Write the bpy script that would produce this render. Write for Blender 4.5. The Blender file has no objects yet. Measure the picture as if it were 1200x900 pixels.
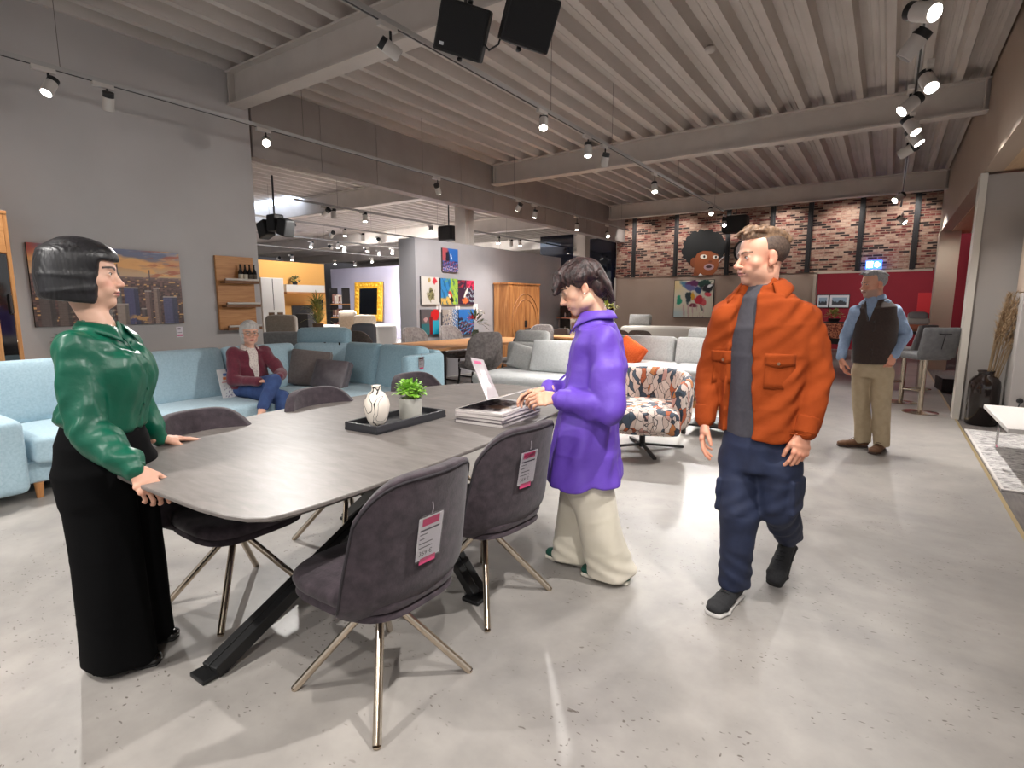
import bpy, bmesh, math, random
import numpy as np
from mathutils import Vector, Matrix, Euler
random.seed(7); RNG = np.random.default_rng(7)
SC = bpy.context.scene
COL = SC.collection
PI = math.pi

# ------------------------------------------------------------------ camera
FPX, HCAM, PITCH, YAW = 640.0, 1.43, math.atan(94/640), math.radians(34.3)
cd = bpy.data.cameras.new('camera'); cam = bpy.data.objects.new('camera', cd); COL.objects.link(cam)
cd.sensor_width = 36.0; cd.lens = FPX/1200*36.0; cd.clip_start = 0.05; cd.clip_end = 200
cam.location = (0, 0, HCAM); cam.rotation_euler = (PI/2-PITCH, 0, YAW)
SC.camera = cam
_fw = np.array([-math.sin(YAW)*math.cos(PITCH), math.cos(YAW)*math.cos(PITCH), -math.sin(PITCH)])
_rt = np.array([math.cos(YAW), math.sin(YAW), 0.0]); _up = np.cross(_rt, _fw); _C = np.array([0, 0, HCAM])
def _ray(px, py): return _fw + _rt*(px-600)/FPX - _up*(py-450)/FPX
def AZ(px, py, z=0.0):
    d = _ray(px, py); return _C + d*((z-HCAM)/d[2])
def AX(px, py, x):
    d = _ray(px, py); return _C + d*(x/d[0])
def AY(px, py, y):
    d = _ray(px, py); return _C + d*(y/d[1])
def AD(px, py, dep): return _C + _ray(px, py)*dep
def DEP(p): return float((np.array(p)-_C) @ _fw)

# ------------------------------------------------------------------ materials
def lin(c):
    c = c/255.0
    return c/12.92 if c <= 0.04045 else ((c+0.055)/1.055)**2.4
def rgb(t): return (lin(t[0]), lin(t[1]), lin(t[2]), 1.0)
MATS = {}
class NT:
    def __init__(s, m): s.m = m; s.t = m.node_tree; s.n = s.t.nodes; s.l = s.t.links
    def add(s, typ, **kw):
        nd = s.n.new(typ)
        for k, v in kw.items():
            if hasattr(nd, k): setattr(nd, k, v)
        return nd
    def val(s, nd, name, v): nd.inputs[name].default_value = v
    def link(s, a, b): s.l.new(a, b)
def base_mat(name):
    m = bpy.data.materials.new(name); m.use_nodes = True
    nt = NT(m); b = nt.n['Principled BSDF']
    return m, nt, b
def ramp(nt, fac, stops):
    r = nt.add('ShaderNodeValToRGB'); cr = r.color_ramp
    while len(cr.elements) > 1: cr.elements.remove(cr.elements[-1])
    cr.elements[0].position = stops[0][0]; cr.elements[0].color = rgb(stops[0][1])
    for p, c in stops[1:]:
        e = cr.elements.new(p); e.color = rgb(c)
    nt.link(fac, r.inputs['Fac']); return r
def coords(nt, scale=(1,1,1), kind='Object', rot=(0,0,0), loc=(0,0,0)):
    tc = nt.add('ShaderNodeTexCoord'); mp = nt.add('ShaderNodeMapping')
    nt.val(mp, 'Scale', scale); nt.val(mp, 'Rotation', rot); nt.val(mp, 'Location', loc)
    nt.link(tc.outputs[kind], mp.inputs['Vector']); return mp.outputs['Vector']
def noise(nt, vec, scale, detail=3, rough=.55, dist=0):
    n = nt.add('ShaderNodeTexNoise'); nt.val(n, 'Scale', scale); nt.val(n, 'Detail', detail); nt.val(n, 'Roughness', rough); nt.val(n, 'Distortion', dist)
    nt.link(vec, n.inputs['Vector']); return n
def bump(nt, b, h, strength=.2, dist=.01):
    bp = nt.add('ShaderNodeBump'); nt.val(bp, 'Strength', strength); nt.val(bp, 'Distance', dist)
    nt.link(h, bp.inputs['Height']); nt.link(bp.outputs['Normal'], b.inputs['Normal'])
def mat(name, c, rough=.6, metal=0, c2=None, ns=8, stretch=(1,1,1), bmp=None, emis=None, spec=None, sheen=0, coat=0, trans=0, detail=3, lo=.35, hi=.65, alpha=None):
    if name in MATS: return MATS[name]
    m, nt, b = base_mat(name)
    b.inputs['Base Color'].default_value = rgb(c); b.inputs['Roughness'].default_value = rough; b.inputs['Metallic'].default_value = metal
    if spec is not None: b.inputs['Specular IOR Level'].default_value = spec
    if sheen: b.inputs['Sheen Weight'].default_value = sheen; b.inputs['Sheen Roughness'].default_value = .5
    if coat: b.inputs['Coat Weight'].default_value = coat
    if trans: b.inputs['Transmission Weight'].default_value = trans
    if emis: b.inputs['Emission Color'].default_value = rgb(emis[0]); b.inputs['Emission Strength'].default_value = emis[1]
    if c2 is not None:
        v = coords(nt, stretch); n = noise(nt, v, ns, detail)
        r = ramp(nt, n.outputs['Fac'], [(lo, c), (hi, c2)]); nt.link(r.outputs['Color'], b.inputs['Base Color'])
    if bmp:
        v = coords(nt, stretch); n = noise(nt, v, bmp[0], 4); bump(nt, b, n.outputs['Fac'], bmp[1], bmp[2] if len(bmp) > 2 else .01)
    MATS[name] = m; return m
def wood(name, c1, c2, c3, axis='y', scale=1.0, rough=.5):
    if name in MATS: return MATS[name]
    m, nt, b = base_mat(name)
    st = {'x': (1.2, 14, 14), 'y': (14, 1.2, 14), 'z': (14, 14, 1.2)}[axis]
    v = coords(nt, tuple(k*scale for k in st)); n = noise(nt, v, 1.6, 5, .6, 1.2)
    r = ramp(nt, n.outputs['Fac'], [(.3, c1), (.5, c2), (.72, c3)])
    nt.link(r.outputs['Color'], b.inputs['Base Color']); b.inputs['Roughness'].default_value = rough
    bump(nt, b, n.outputs['Fac'], .08, .004)
    MATS[name] = m; return m

# ------------------------------------------------------------------ objects
def tag(o, label=None, cat=None, group=None, kind=None):
    if label: o['label'] = label
    if cat: o['category'] = cat
    if group: o['group'] = group
    if kind: o['kind'] = kind
    return o
def thing(name, label, cat, loc=(0,0,0), rz=0, group=None):
    o = bpy.data.objects.new(name, None); COL.objects.link(o); o.empty_display_size = .1
    o.location = loc; o.rotation_euler = (0, 0, rz)
    return tag(o, label, cat, group)
def link_mesh(name, me, mats, parent=None, smooth=None):
    o = bpy.data.objects.new(name, me); COL.objects.link(o)
    for m in (mats if isinstance(mats, (list, tuple)) else [mats]): me.materials.append(m)
    if smooth:
        me.shade_smooth()
        if smooth is not True: me.set_sharp_from_angle(angle=math.radians(smooth))
    if parent is not None: o.parent = parent
    return o
class B:
    """collects shapes into one mesh"""
    def __init__(s): s.v = []; s.f = []; s.mi = []; s.cur = 0
    def m(s, i): s.cur = i; return s
    def addv(s, vs, fs):
        o = len(s.v); s.v += [tuple(map(float, p)) for p in vs]
        for f in fs: s.f.append(tuple(i+o for i in f)); s.mi.append(s.cur)
        return s
    def box(s, x0, x1, y0, y1, z0, z1, M=None):
        vs = [(x0,y0,z0),(x1,y0,z0),(x1,y1,z0),(x0,y1,z0),(x0,y0,z1),(x1,y0,z1),(x1,y1,z1),(x0,y1,z1)]
        if M is not None: vs = [tuple(M @ Vector(p)) for p in vs]
        return s.addv(vs, [(0,3,2,1),(4,5,6,7),(0,1,5,4),(1,2,6,5),(2,3,7,6),(3,0,4,7)])
    def cyl(s, a, b, r, r2=None, n=16, cap=True):
        a = Vector(a); b = Vector(b); r2 = r if r2 is None else r2
        d = (b-a).normalized(); u = d.orthogonal().normalized(); w = d.cross(u)
        vs = []
        for p, q in ((a, r), (b, r2)):
            for i in range(n):
                t = 2*PI*i/n; vs.append(p+u*(q*math.cos(t))+w*(q*math.sin(t)))
        fs = [(i, (i+1) % n, n+(i+1) % n, n+i) for i in range(n)]
        if cap: fs += [tuple(reversed(range(n))), tuple(range(n, 2*n))]
        return s.addv(vs, fs)
    def tube(s, pts, r, n=10, closed=False):
        pts = [Vector(p) for p in pts]; N = len(pts); rs = r if isinstance(r, (list, tuple)) else [r]*N
        vs = []; u = None
        for i, p in enumerate(pts):
            if closed: d = (pts[(i+1) % N]-pts[i-1]).normalized()
            else: d = (pts[min(i+1, N-1)]-pts[max(i-1, 0)]).normalized()
            if u is None: u = d.orthogonal().normalized()
            u = (u-d*u.dot(d)).normalized(); w = d.cross(u)
            for k in range(n):
                t = 2*PI*k/n; vs.append(p+u*(rs[i]*math.cos(t))+w*(rs[i]*math.sin(t)))
        fs = []
        for i in range(N if closed else N-1):
            j = (i+1) % N
            for k in range(n): fs.append((i*n+k, i*n+(k+1) % n, j*n+(k+1) % n, j*n+k))
        if not closed: fs += [tuple(reversed(range(n))), tuple(range((N-1)*n, N*n))]
        return s.addv(vs, fs)
    def lathe(s, prof, c=(0,0,0), n=24):
        vs = []; fs = []; K = len(prof)
        for i in range(n):
            t = 2*PI*i/n
            for r, z in prof: vs.append((c[0]+r*math.cos(t), c[1]+r*math.sin(t), c[2]+z))
        for i in range(n):
            j = (i+1) % n
            for k in range(K-1): fs.append((i*K+k, j*K+k, j*K+k+1, i*K+k+1))
        if prof[0][0] > 1e-5: fs.append(tuple(i*K for i in reversed(range(n))))
        if prof[-1][0] > 1e-5: fs.append(tuple(i*K+K-1 for i in range(n)))
        return s.addv(vs, fs)
    def prism(s, poly, z0, z1, M=None):
        n = len(poly); vs = [(p[0], p[1], z0) for p in poly]+[(p[0], p[1], z1) for p in poly]
        if M is not None: vs = [tuple(M @ Vector(p)) for p in vs]
        return s.addv(vs, [tuple(reversed(range(n))), tuple(range(n, 2*n))]+[(i, (i+1) % n, n+(i+1) % n, n+i) for i in range(n)])
    def bar(s, a, b, w, h, up=(0,0,1)):
        """rectangular bar from a to b, w across, h along up"""
        a = Vector(a); b = Vector(b); d = (b-a).normalized(); u = Vector(up); x = d.cross(u).normalized(); u = x.cross(d).normalized()
        vs = []
        for p in (a, b):
            for sx, sy in ((-1,-1),(1,-1),(1,1),(-1,1)): vs.append(p+x*(sx*w/2)+u*(sy*h/2))
        return s.addv(vs, [(3,2,1,0),(4,5,6,7),(0,1,5,4),(1,2,6,5),(2,3,7,6),(3,0,4,7)])
    def sheet(s, P):
        """P[i][j] grid of points"""
        n, k = len(P), len(P[0]); vs = [p for row in P for p in row]
        return s.addv(vs, [(i*k+j, i*k+j+1, (i+1)*k+j+1, (i+1)*k+j) for i in range(n-1) for j in range(k-1)])
    def cushion(s, c, size, r=.05, bulge=(0,0,0), M=None, n=10, pw=1.0):
        """rounded puffy block; bulge per axis"""
        hx, hy, hz = (q/2 for q in size); H = np.array([hx, hy, hz]); r = min(r, *(H*.98))
        g = np.linspace(-1, 1, n+1)
        vid = {}; vs = []; fs = []
        def pt(i, j, k):
            key = (i, j, k)
            if key in vid: return vid[key]
            def tr(t):  # denser near the edges
                return math.copysign(1-(1-abs(t))**1.6, t)
            p = np.array([tr(g[i]), tr(g[j]), tr(g[k])])
            q = p*H; inn = np.clip(q, -(H-r), H-r); d = q-inn; L = np.linalg.norm(d)
            if L > 1e-9: q = inn+d/L*r
            a = 1-np.clip(np.abs(p), 0, 1)**2
            q = q+np.array([p[0]*bulge[0]*a[1]*a[2], p[1]*bulge[1]*a[0]*a[2], p[2]*bulge[2]*a[0]*a[1]])
            vid[key] = len(vs); vs.append(q); return vid[key]
        R = range(n)
        for i in R:
            for j in R:
                fs.append((pt(i,j,0), pt(i,j+1,0), pt(i+1,j+1,0), pt(i+1,j,0)))
                fs.append((pt(i,j,n), pt(i+1,j,n), pt(i+1,j+1,n), pt(i,j+1,n)))
                fs.append((pt(i,0,j), pt(i+1,0,j), pt(i+1,0,j+1), pt(i,0,j+1)))
                fs.append((pt(i,n,j), pt(i,n,j+1), pt(i+1,n,j+1), pt(i+1,n,j)))
                fs.append((pt(0,i,j), pt(0,i,j+1), pt(0,i+1,j+1), pt(0,i+1,j)))
                fs.append((pt(n,i,j), pt(n,i+1,j), pt(n,i+1,j+1), pt(n,i,j+1)))
        MM = Matrix.Translation(c) @ (M.to_4x4() if M is not None else Matrix.Identity(4))
        return s.addv([tuple(MM @ Vector(p)) for p in vs], fs)
    def ball(s, c, r, n=10, M=None):
        rx, ry, rz = r if isinstance(r, (list, tuple)) else (r, r, r)
        vs = []; fs = []; m = 2*n
        for i in range(n+1):
            th = PI*i/n
            for j in range(m):
                ph = 2*PI*j/m; p = Vector((rx*math.sin(th)*math.cos(ph), ry*math.sin(th)*math.sin(ph), rz*math.cos(th)))
                if M is not None: p = M @ p
                vs.append(Vector(c)+p)
        for i in range(n):
            for j in range(m): fs.append((i*m+j, (i+1)*m+j, (i+1)*m+(j+1) % m, i*m+(j+1) % m))
        return s.addv(vs, fs)
    def xf(s, M, start=0):
        for i in range(start, len(s.v)): s.v[i] = tuple(M @ Vector(s.v[i]))
        return s
    def mesh(s, name):
        me = bpy.data.meshes.new(name); me.from_pydata(s.v, [], s.f)
        if any(s.mi): me.polygons.foreach_set('material_index', s.mi)
        me.validate(); me.update(); return me
    def build(s, name, mats, parent=None, smooth=None, bevel=0, seg=2, sub=0, loc=None):
        o = link_mesh(name, s.mesh(name), mats, parent, smooth)
        if bevel:
            md = o.modifiers.new('bevel', 'BEVEL'); md.width = bevel; md.segments = seg; md.limit_method = 'ANGLE'; md.angle_limit = math.radians(40)
        if sub:
            md = o.modifiers.new('sub', 'SUBSURF'); md.levels = sub; md.render_levels = sub
        if loc is not None: o.location = loc
        return o
def struct(o): o['kind'] = 'structure'; return o
def copy_tree(o, parent=None):
    c = o.copy(); COL.objects.link(c)
    if parent is not None: c.parent = parent
    for ch in list(o.children): copy_tree(ch, c)
    return c
def recenter(o):
    """put the origin of a world-space mesh at the middle of its base"""
    me = o.data; n = len(me.vertices); co = np.empty(n*3, np.float32); me.vertices.foreach_get('co', co); co = co.reshape(-1, 3)
    c = np.array([(co[:,0].min()+co[:,0].max())/2, (co[:,1].min()+co[:,1].max())/2, co[:,2].min()])
    me.vertices.foreach_set('co', (co-c).astype(np.float32).ravel()); me.update(); o.location = o.location+Vector(c.tolist())
    return o
# ================================================================== SETTING
def m_floor():
    m, nt, b = base_mat('micro_cement')
    v = coords(nt)
    n1 = noise(nt, v, .9, 5, .6, .8); n2 = noise(nt, v, 5, 4, .6)
    r = ramp(nt, n1.outputs['Fac'], [(.3, (138,134,131)), (.5, (155,150,145)), (.7, (171,165,159))])
    r2 = ramp(nt, n2.outputs['Fac'], [(.3, (205,205,205)), (.7, (255,255,255))])
    mx = nt.add('ShaderNodeMixRGB', blend_type='MULTIPLY'); nt.val(mx, 'Fac', .55)
    nt.link(r.outputs['Color'], mx.inputs['Color1']); nt.link(r2.outputs['Color'], mx.inputs['Color2'])
    # pits : small stretched voronoi cells, only inside noise clusters
    v2 = coords(nt, (1, 1.7, 1), rot=(0,0,.6)); nd = noise(nt, v2, 9, 2); 
    mixv = nt.add('ShaderNodeVectorMath', operation='MULTIPLY_ADD'); nt.link(nd.outputs['Color'], mixv.inputs[0]); mixv.inputs[1].default_value = (.12,.12,.12); nt.link(v2, mixv.inputs[2])
    vo = nt.add('ShaderNodeTexVoronoi'); nt.val(vo, 'Scale', 26); nt.link(mixv.outputs[0], vo.inputs['Vector'])
    pit = ramp(nt, vo.outputs['Distance'], [(.11, (255,255,255)), (.20, (0,0,0))])
    ncl = noise(nt, v, 2.3, 3, .6); cl = ramp(nt, ncl.outputs['Fac'], [(.47, (0,0,0)), (.56, (255,255,255))])
    pm = nt.add('ShaderNodeMixRGB', blend_type='MULTIPLY'); nt.val(pm, 'Fac', 1); nt.link(pit.outputs['Color'], pm.inputs['Color1']); nt.link(cl.outputs['Color'], pm.inputs['Color2'])
    mx2 = nt.add('ShaderNodeMixRGB'); nt.link(pm.outputs['Color'], mx2.inputs['Fac']); nt.link(mx.outputs['Color'], mx2.inputs['Color1']); mx2.inputs['Color2'].default_value = rgb((96,88,82))
    nt.link(mx2.outputs['Color'], b.inputs['Base Color'])
    rr = nt.add('ShaderNodeMapRange'); nt.link(n2.outputs['Fac'], rr.inputs['Value']); nt.val(rr, 'To Min', .3); nt.val(rr, 'To Max', .48); nt.link(rr.outputs[0], b.inputs['Roughness'])
    inv = nt.add('ShaderNodeMath', operation='MULTIPLY_ADD'); nt.link(pm.outputs['Color'], inv.inputs[0]); inv.inputs[1].default_value = -1; nt.link(n2.outputs['Fac'], inv.inputs[2])
    bump(nt, b, inv.outputs[0], .12, .01)
    return m
M_FLOOR = m_floor()
M_CARPET = mat('grey_plank_floor', (98,90,86), .7, c2=(72,66,64), ns=3, stretch=(12, 1.2, 1))
struct(B().box(-32, .80, -6, 34, -.2, 0).build('floor', M_FLOOR))
struct(B().box(.825, 8, -6, 34, -.2, .0).build('floor', M_CARPET))
struct(B().box(.80, .825, -6, 34, -.2, .003).build('trim_1', mat('brass_edge', (176,156,118), .4, .6)))
M_STEEL = mat('painted_steel', (204,195,188), .55, c2=(196,187,180), ns=3)
M_DECK = mat('ceiling_sheet', (206,198,192), .6, c2=(192,184,177), ns=2.5, stretch=(1,.3,1))
# trapezoidal sheet ceiling, ribs along y
def ceiling(x0, x1, y0, y1, z, pitch=.335):
    prof = [(0,.0),(.028,0),(.03,.012),(.045,.07),(.06,.13),(.125,.13),(.131,.122),(.145,.122),(.151,.13),(.19,.13),(.196,.122),(.21,.122),(.216,.13),(.255,.13),(.27,.07),(.285,.012),(.287,0)]
    pts = []; x = x0
    while x < x1:
        pts += [(x+a, z+h) for a, h in prof]; x += pitch
    b = B(); vs = []; fs = []
    for (px, pz) in pts: vs += [(px, y0, pz), (px, y1, pz)]
    for i in range(len(pts)-1): fs.append((2*i, 2*i+1, 2*i+3, 2*i+2))
    n = len(vs); vs += [(x0, y0, z+.25), (x1+.3, y0, z+.25), (x1+.3, y1, z+.25), (x0, y1, z+.25)]; fs.append((n, n+1, n+2, n+3))
    b.addv(vs, fs); return struct(b.build('ceiling', M_DECK))
ceiling(-30, .7, -4.5, 33, 4.10)
# steel beams across (x), I section
def ibeam(name, x0, x1, y, z0, z1, fl=.2):
    b = B(); b.box(x0, x1, y-fl/2, y+fl/2, z0, z0+.022); b.box(x0, x1, y-fl/2, y+fl/2, z1-.02, z1); b.box(x0, x1, y-.012, y+.012, z0+.022, z1-.02)
    for k in (x0+.05, x1-.05): b.box(k-.008, k+.008, y-fl/2+.01, y+fl/2-.01, z0+.022, z1-.02)
    return struct(b.build(name, M_STEEL))
for i, y in enumerate((-1.5, 3.82, 9.02, 14.42)): ibeam('trim_%d' % (2+i), -6.58, .80, y, 3.72, 4.098)
for i, y in enumerate((9.02, 14.42, 19.8, 25.2)): ibeam('trim_%d' % (7+i), -30, -7.25, y, 3.66, 4.098)
# girder fascia along y over the left wall line, with panel joints
M_GIRD = mat('grey_fascia', (160,151,146), .6, c2=(152,143,138), ns=2)
b = B()
for k in range(14):
    y0 = 4.03+k*1.0; b.box(-6.80, -6.60, y0+.006, y0+.994, 3.22, 4.098)
b.box(-6.79, -6.61, 4.03, 18, 3.23, 4.09); struct(b.build('trim_12', M_GIRD))
# columns (H section) under the girder
def column(name, x, y):
    b = B(); b.box(x-.14, x+.14, y-.14, y-.125, 0, 3.7); b.box(x-.14, x+.14, y+.125, y+.14, 0, 3.7); b.box(x-.01, x+.01, y-.125, y+.125, 0, 3.7)
    b.box(x-.2, x+.2, y-.2, y+.2, 0, .02); return struct(b.build(name, M_STEEL))
column('trim_13', -7.36, 9.05); column('trim_14', -7.36, 14.4)
# left wall (grey plaster)
M_WALL = mat('grey_plaster', (188,183,181), .8, c2=(182,177,175), ns=1.5, bmp=(40,.03))
struct(B().box(-6.95, -6.56, -6, 3.98, 0, 4.098).build('wall_left', M_WALL))
struct(B().box(-6.56, -6.40, 1.62, 3.7, 0, .87).build('trim_15', mat('sofa_ledge', (196,190,186), .7)))
struct(B().box(-6.57, -6.385, 1.61, 3.7, .872, .895).build('trim_16', wood('ledge_wood', (150,118,88), (170,136,104), (184,152,120))))
# picture partition with end face
M_PART = mat('partition_grey', (172,170,174), .8, c2=(166,164,168), ns=2)
struct(B().box(-7.54, -7.12, 7.34, 12.7, 0, 2.61).build('wall_partition', M_PART))
# yellow and lavender walls of the far hall
M_YEL = mat('ochre_paint', (226,170,96), .8); M_LAV = mat('lavender_paint', (176,172,192), .8)
struct(B().box(-11.35, -11.15, 5.2, 8.42, 0, 2.36).build('wall_yellow', M_YEL))
struct(B().box(-21, -6.9, 16.2, 16.4, 0, 2.98).build('wall_lavender', M_LAV))
M_DARK = mat('dark_hall_wall', (58,60,72), .7)
struct(B().box(-31, -6.9, 32.8, 33, 0, 4.2).build('wall_far', M_DARK))
struct(B().box(-31, -30.8, -6, 33, 0, 4.2).build('wall_far_left', mat('hall_grey', (120,118,122), .8)))
# dark window band and taupe wall between partition and brick wall
M_TAUPE = mat('taupe_paint', (172,152,138), .8, c2=(166,146,132), ns=1.2)
# brick wall
def m_brick():
    m, nt, b = base_mat('brick_panel')
    tc = nt.add('ShaderNodeTexCoord'); sx = nt.add('ShaderNodeSeparateXYZ'); nt.link(tc.outputs['Object'], sx.inputs[0]); cx = nt.add('ShaderNodeCombineXYZ')
    nt.link(sx.outputs['X'], cx.inputs['X']); nt.link(sx.outputs['Z'], cx.inputs['Y'])
    bt = nt.add('ShaderNodeTexBrick'); nt.val(bt, 'Scale', 1.0); nt.val(bt, 'Brick Width', .2); nt.val(bt, 'Row Height', .056); nt.val(bt, 'Mortar Size', .008)
    bt.inputs['Color1'].default_value = rgb((0,0,0)); bt.inputs['Color2'].default_value = rgb((255,255,255)); bt.inputs['Mortar'].default_value = rgb((128,128,128)); nt.val(bt, 'Mortar Smooth', .3)
    nt.link(cx.outputs[0], bt.inputs['Vector'])
    n = noise(nt, cx.outputs[0], 5.5, 4, .7); ad = nt.add('ShaderNodeMixRGB'); nt.val(ad, 'Fac', .5); nt.link(bt.outputs['Color'], ad.inputs['Color1']); nt.link(n.outputs['Fac'], ad.inputs['Color2'])
    r = ramp(nt, ad.outputs['Color'], [(.32, (44,32,31)), (.40, (104,46,42)), (.46, (138,80,70)), (.52, (164,132,114)), (.62, (180,152,134)), (.72, (136,94,80))])
    mo = nt.add('ShaderNodeMixRGB'); nt.link(bt.outputs['Fac'], mo.inputs['Fac']); nt.link(r.outputs['Color'], mo.inputs['Color1']); mo.inputs['Color2'].default_value = rgb((150,126,110))
    nt.link(mo.outputs['Color'], b.inputs['Base Color']); b.inputs['Roughness'].default_value = .85
    iv = nt.add('ShaderNodeMath', operation='SUBTRACT'); iv.inputs[0].default_value = 1; nt.link(bt.outputs['Fac'], iv.inputs[1])
    bump(nt, b, iv.outputs[0], .6, .02); return m
M_BRICK = m_brick()
struct(B().box(-6.85, .82, 15.6, 15.85, 2.20, 4.2).build('wall_brick', M_BRICK))
struct(B().box(-6.85, -1.53, 15.62, 15.85, 0, 2.2).build('wall_taupe', M_TAUPE))
struct(B().box(-6.9, -6.85, 15.58, 15.85, 0, 2.2).build('trim_17', M_STEEL))
M_BLACKSTEEL = mat('black_steel', (34,31,32), .5)
for i, (x, z0) in enumerate(((-6.3, 2.2), (-5.06, 2.2), (-3.67, 2.2), (-2.6, 2.2), (-1.75, 2.2), (-.68, 2.2), (.37, 2.2))):
    b = B(); b.box(x-.055, x+.055, 15.55, 15.61, z0, 4.15); b.box(x-.02, x+.02, 15.53, 15.55, z0, 4.15); struct(b.build('trim_%d' % (20+i), M_BLACKSTEEL))
# opening to the red room: jamb, red walls
M_RED = mat('wine_red_paint', (150,30,46), .75, c2=(144,28,44), ns=1)
struct(B().box(-4, 4, 20.2, 20.4, 0, 3.4).build('wall_red', M_RED))
struct(B().box(1.9, 2.1, 9.5, 20.2, 0, 3.2).build('wall_red_side', M_RED))
struct(B().box(-1.58, -1.52, 15.55, 15.85, 0, 2.2).build('trim_27', mat('light_jamb', (190,176,160), .6)))
struct(B().box(-1.58, .75, 15.55, 15.6, 2.16, 2.215).build('trim_28', mat('light_jamb', (190,176,160), .6)))
# header over the right hand aisle edge, soffit and second pilaster
M_HEAD = mat('header_taupe', (168,150,134), .7); M_SOFF = wood('soffit_oak', (176,146,112), (190,160,126), (200,172,140), 'y')
struct(B().box(.80, .98, -6, 15.6, 2.96, 4.25).build('wall_header', M_HEAD))
struct(B().box(.98, 8, -6, 15.6, 2.96, 3.05).build('ceiling', M_SOFF))
struct(B().box(.98, 8, 9.3, 15.6, 2.94, 2.958).build('ceiling', M_SOFF))
struct(B().box(.78, 1.14, 15.0, 15.5, 0, 2.955).build('wall_pilaster', mat('pilaster_beige', (178,164,146), .7)))
# grey partition on the right with white edge trim
struct(B().box(.84, 3.2, 8.7, 8.86, 0, 2.93).build('wall_right', mat('right_grey', (164,158,153), .8)))
struct(B().box(.775, .845, 8.66, 8.90, 0, 2.95).build('trim_29', mat('white_edge', (208,202,192), .6)))
# ================================================================== TRACK LIGHTING
LAMPS = []
M_ALU = mat('track_alu', (176,174,172), .4, .3); M_LBLK = mat('lamp_black', (22,22,24), .5); M_LWHT = mat('lamp_white', (196,190,184), .45)
M_LENS = mat('lamp_lens', (255,255,255), .4, emis=((255,250,242), 22)); M_LOFF = mat('lamp_lens_off', (120,118,116), .3)
M_WIRE = mat('steel_wire', (120,114,108), .4, .5)
def track(label, x, y0, y1, z, wires, group=None, along='y'):
    t = thing('lighting_track', label, 'lighting track', (x, y0, z), 0, group)
    b = B(); b.box(-.018, .018, 0, y1-y0, 0, .035); b.build('rail', M_ALU, t)
    B().box(-.007, .007, .01, y1-y0-.01, -.003, 0).build('slot', M_LBLK, t)
    for y in wires: B().cyl((0, y-y0, .035), (0, y-y0, 4.1-z), .003, n=6).build('suspension_wire', M_WIRE, t)
    return t
def spot(label, p, aim, on=True, group=None, black=True, power=0, tz=None, size=1.0, detail=True, side=1):
    """p head middle, aim direction of the beam, tz height of the track underside"""
    t = thing('track_spotlight', label, 'spotlight', tuple(p), 0, group)
    d = Vector(aim).normalized(); r = .045*size; h = .065*size
    c0 = -d*h; c1 = d*h
    hd = B(); hd.cyl(c0+d*.02*size, c1, r, n=18).cyl(c1, c1+d*.004, r, r*.9, n=18); hd.build('lamp_head', M_LWHT, t, 30)
    B().cyl(c0-d*.02*size, c0+d*.02*size, r*.96, n=18).build('heat_sink', M_LBLK, t, 30)
    B().cyl(c1+d*.0041, c1+d*.006, r*.84, n=18).build('lens', M_LENS if on else M_LOFF, t)
    if tz is not None:
        zz = tz-p[2]
        B().cyl((0, 0, 0), (0, 0, zz), .009*size, n=8).build('stem', M_LBLK, t)
        B().box(-.02*size, .02*size, -.11*size if side > 0 else -.05*size, .05*size if side > 0 else .11*size, zz-.036, zz).build('adapter', M_LWHT, t, bevel=.003)
    if power and on: LAMPS.append((t, tuple(Vector(p)+d*(h+.012)), tuple(d), power))
    return t
ZT = 3.33
track('long rail with spotlights running past the hanging black speakers', -3.0, -4, 12.2, ZT, (.5, 2.6, 5.1, 6.6, 9.2, 11.5))
track('long rail with spotlights hung along the grey wall and the fascia', -5.82, -4, 14.0, ZT, (-1, 1.9, 4.2, 6.2, 8.6, 11, 13.5))
track('rail crowded with spotlights hung close to the right header', .045, -4, 13.6, ZT, (0, 3.9, 7.8, 12.0))
def onA(px, py, x): p = AX(px, py, x); return p
gA = 'spotlights on the rail past the speakers'; gB = 'spotlights along the grey wall rail'; gC = 'spotlights on the right rail'
P1 = 260
# rail A
for (px, py, aim, on, lab, pw) in (
    (637,144,(.25,-.45,-.8),1,'lit white spotlight nearest behind the second hanging speaker', 1),
    (689,176,(.1,-.2,-1),1,'lit spotlight left of a close pair where the rail crosses the second beam', 1),
    (709,188,(-.35,.3,-.9),0,'unlit looking spotlight right of a close pair on the rail by the second beam', 0),
    (767,220,(.2,-.3,-1),1,'lit black backed spotlight just beyond the second beam', 1),
    (833,248,(.3,-.6,-.7),1,'lit spotlight at the far end of the rail before the brick wall', .6)):
    p = onA(px, py, -3.0); spot(lab, p, aim, bool(on), gA, power=P1*pw, tz=ZT)
p = onA(458, 58, -3.0); t = spot('nearest spotlight of the speaker rail turned away, on its big adapter box', p, (.45,.75,-.5), False, gA, tz=ZT)
p = onA(836, 246, -3.0)
spot('lit spotlight hanging right of the far end of the rail near the brick wall', AZ(849, 262, 3.15), (.2,-.7,-.6), True, gA, power=100, tz=ZT)
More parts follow.
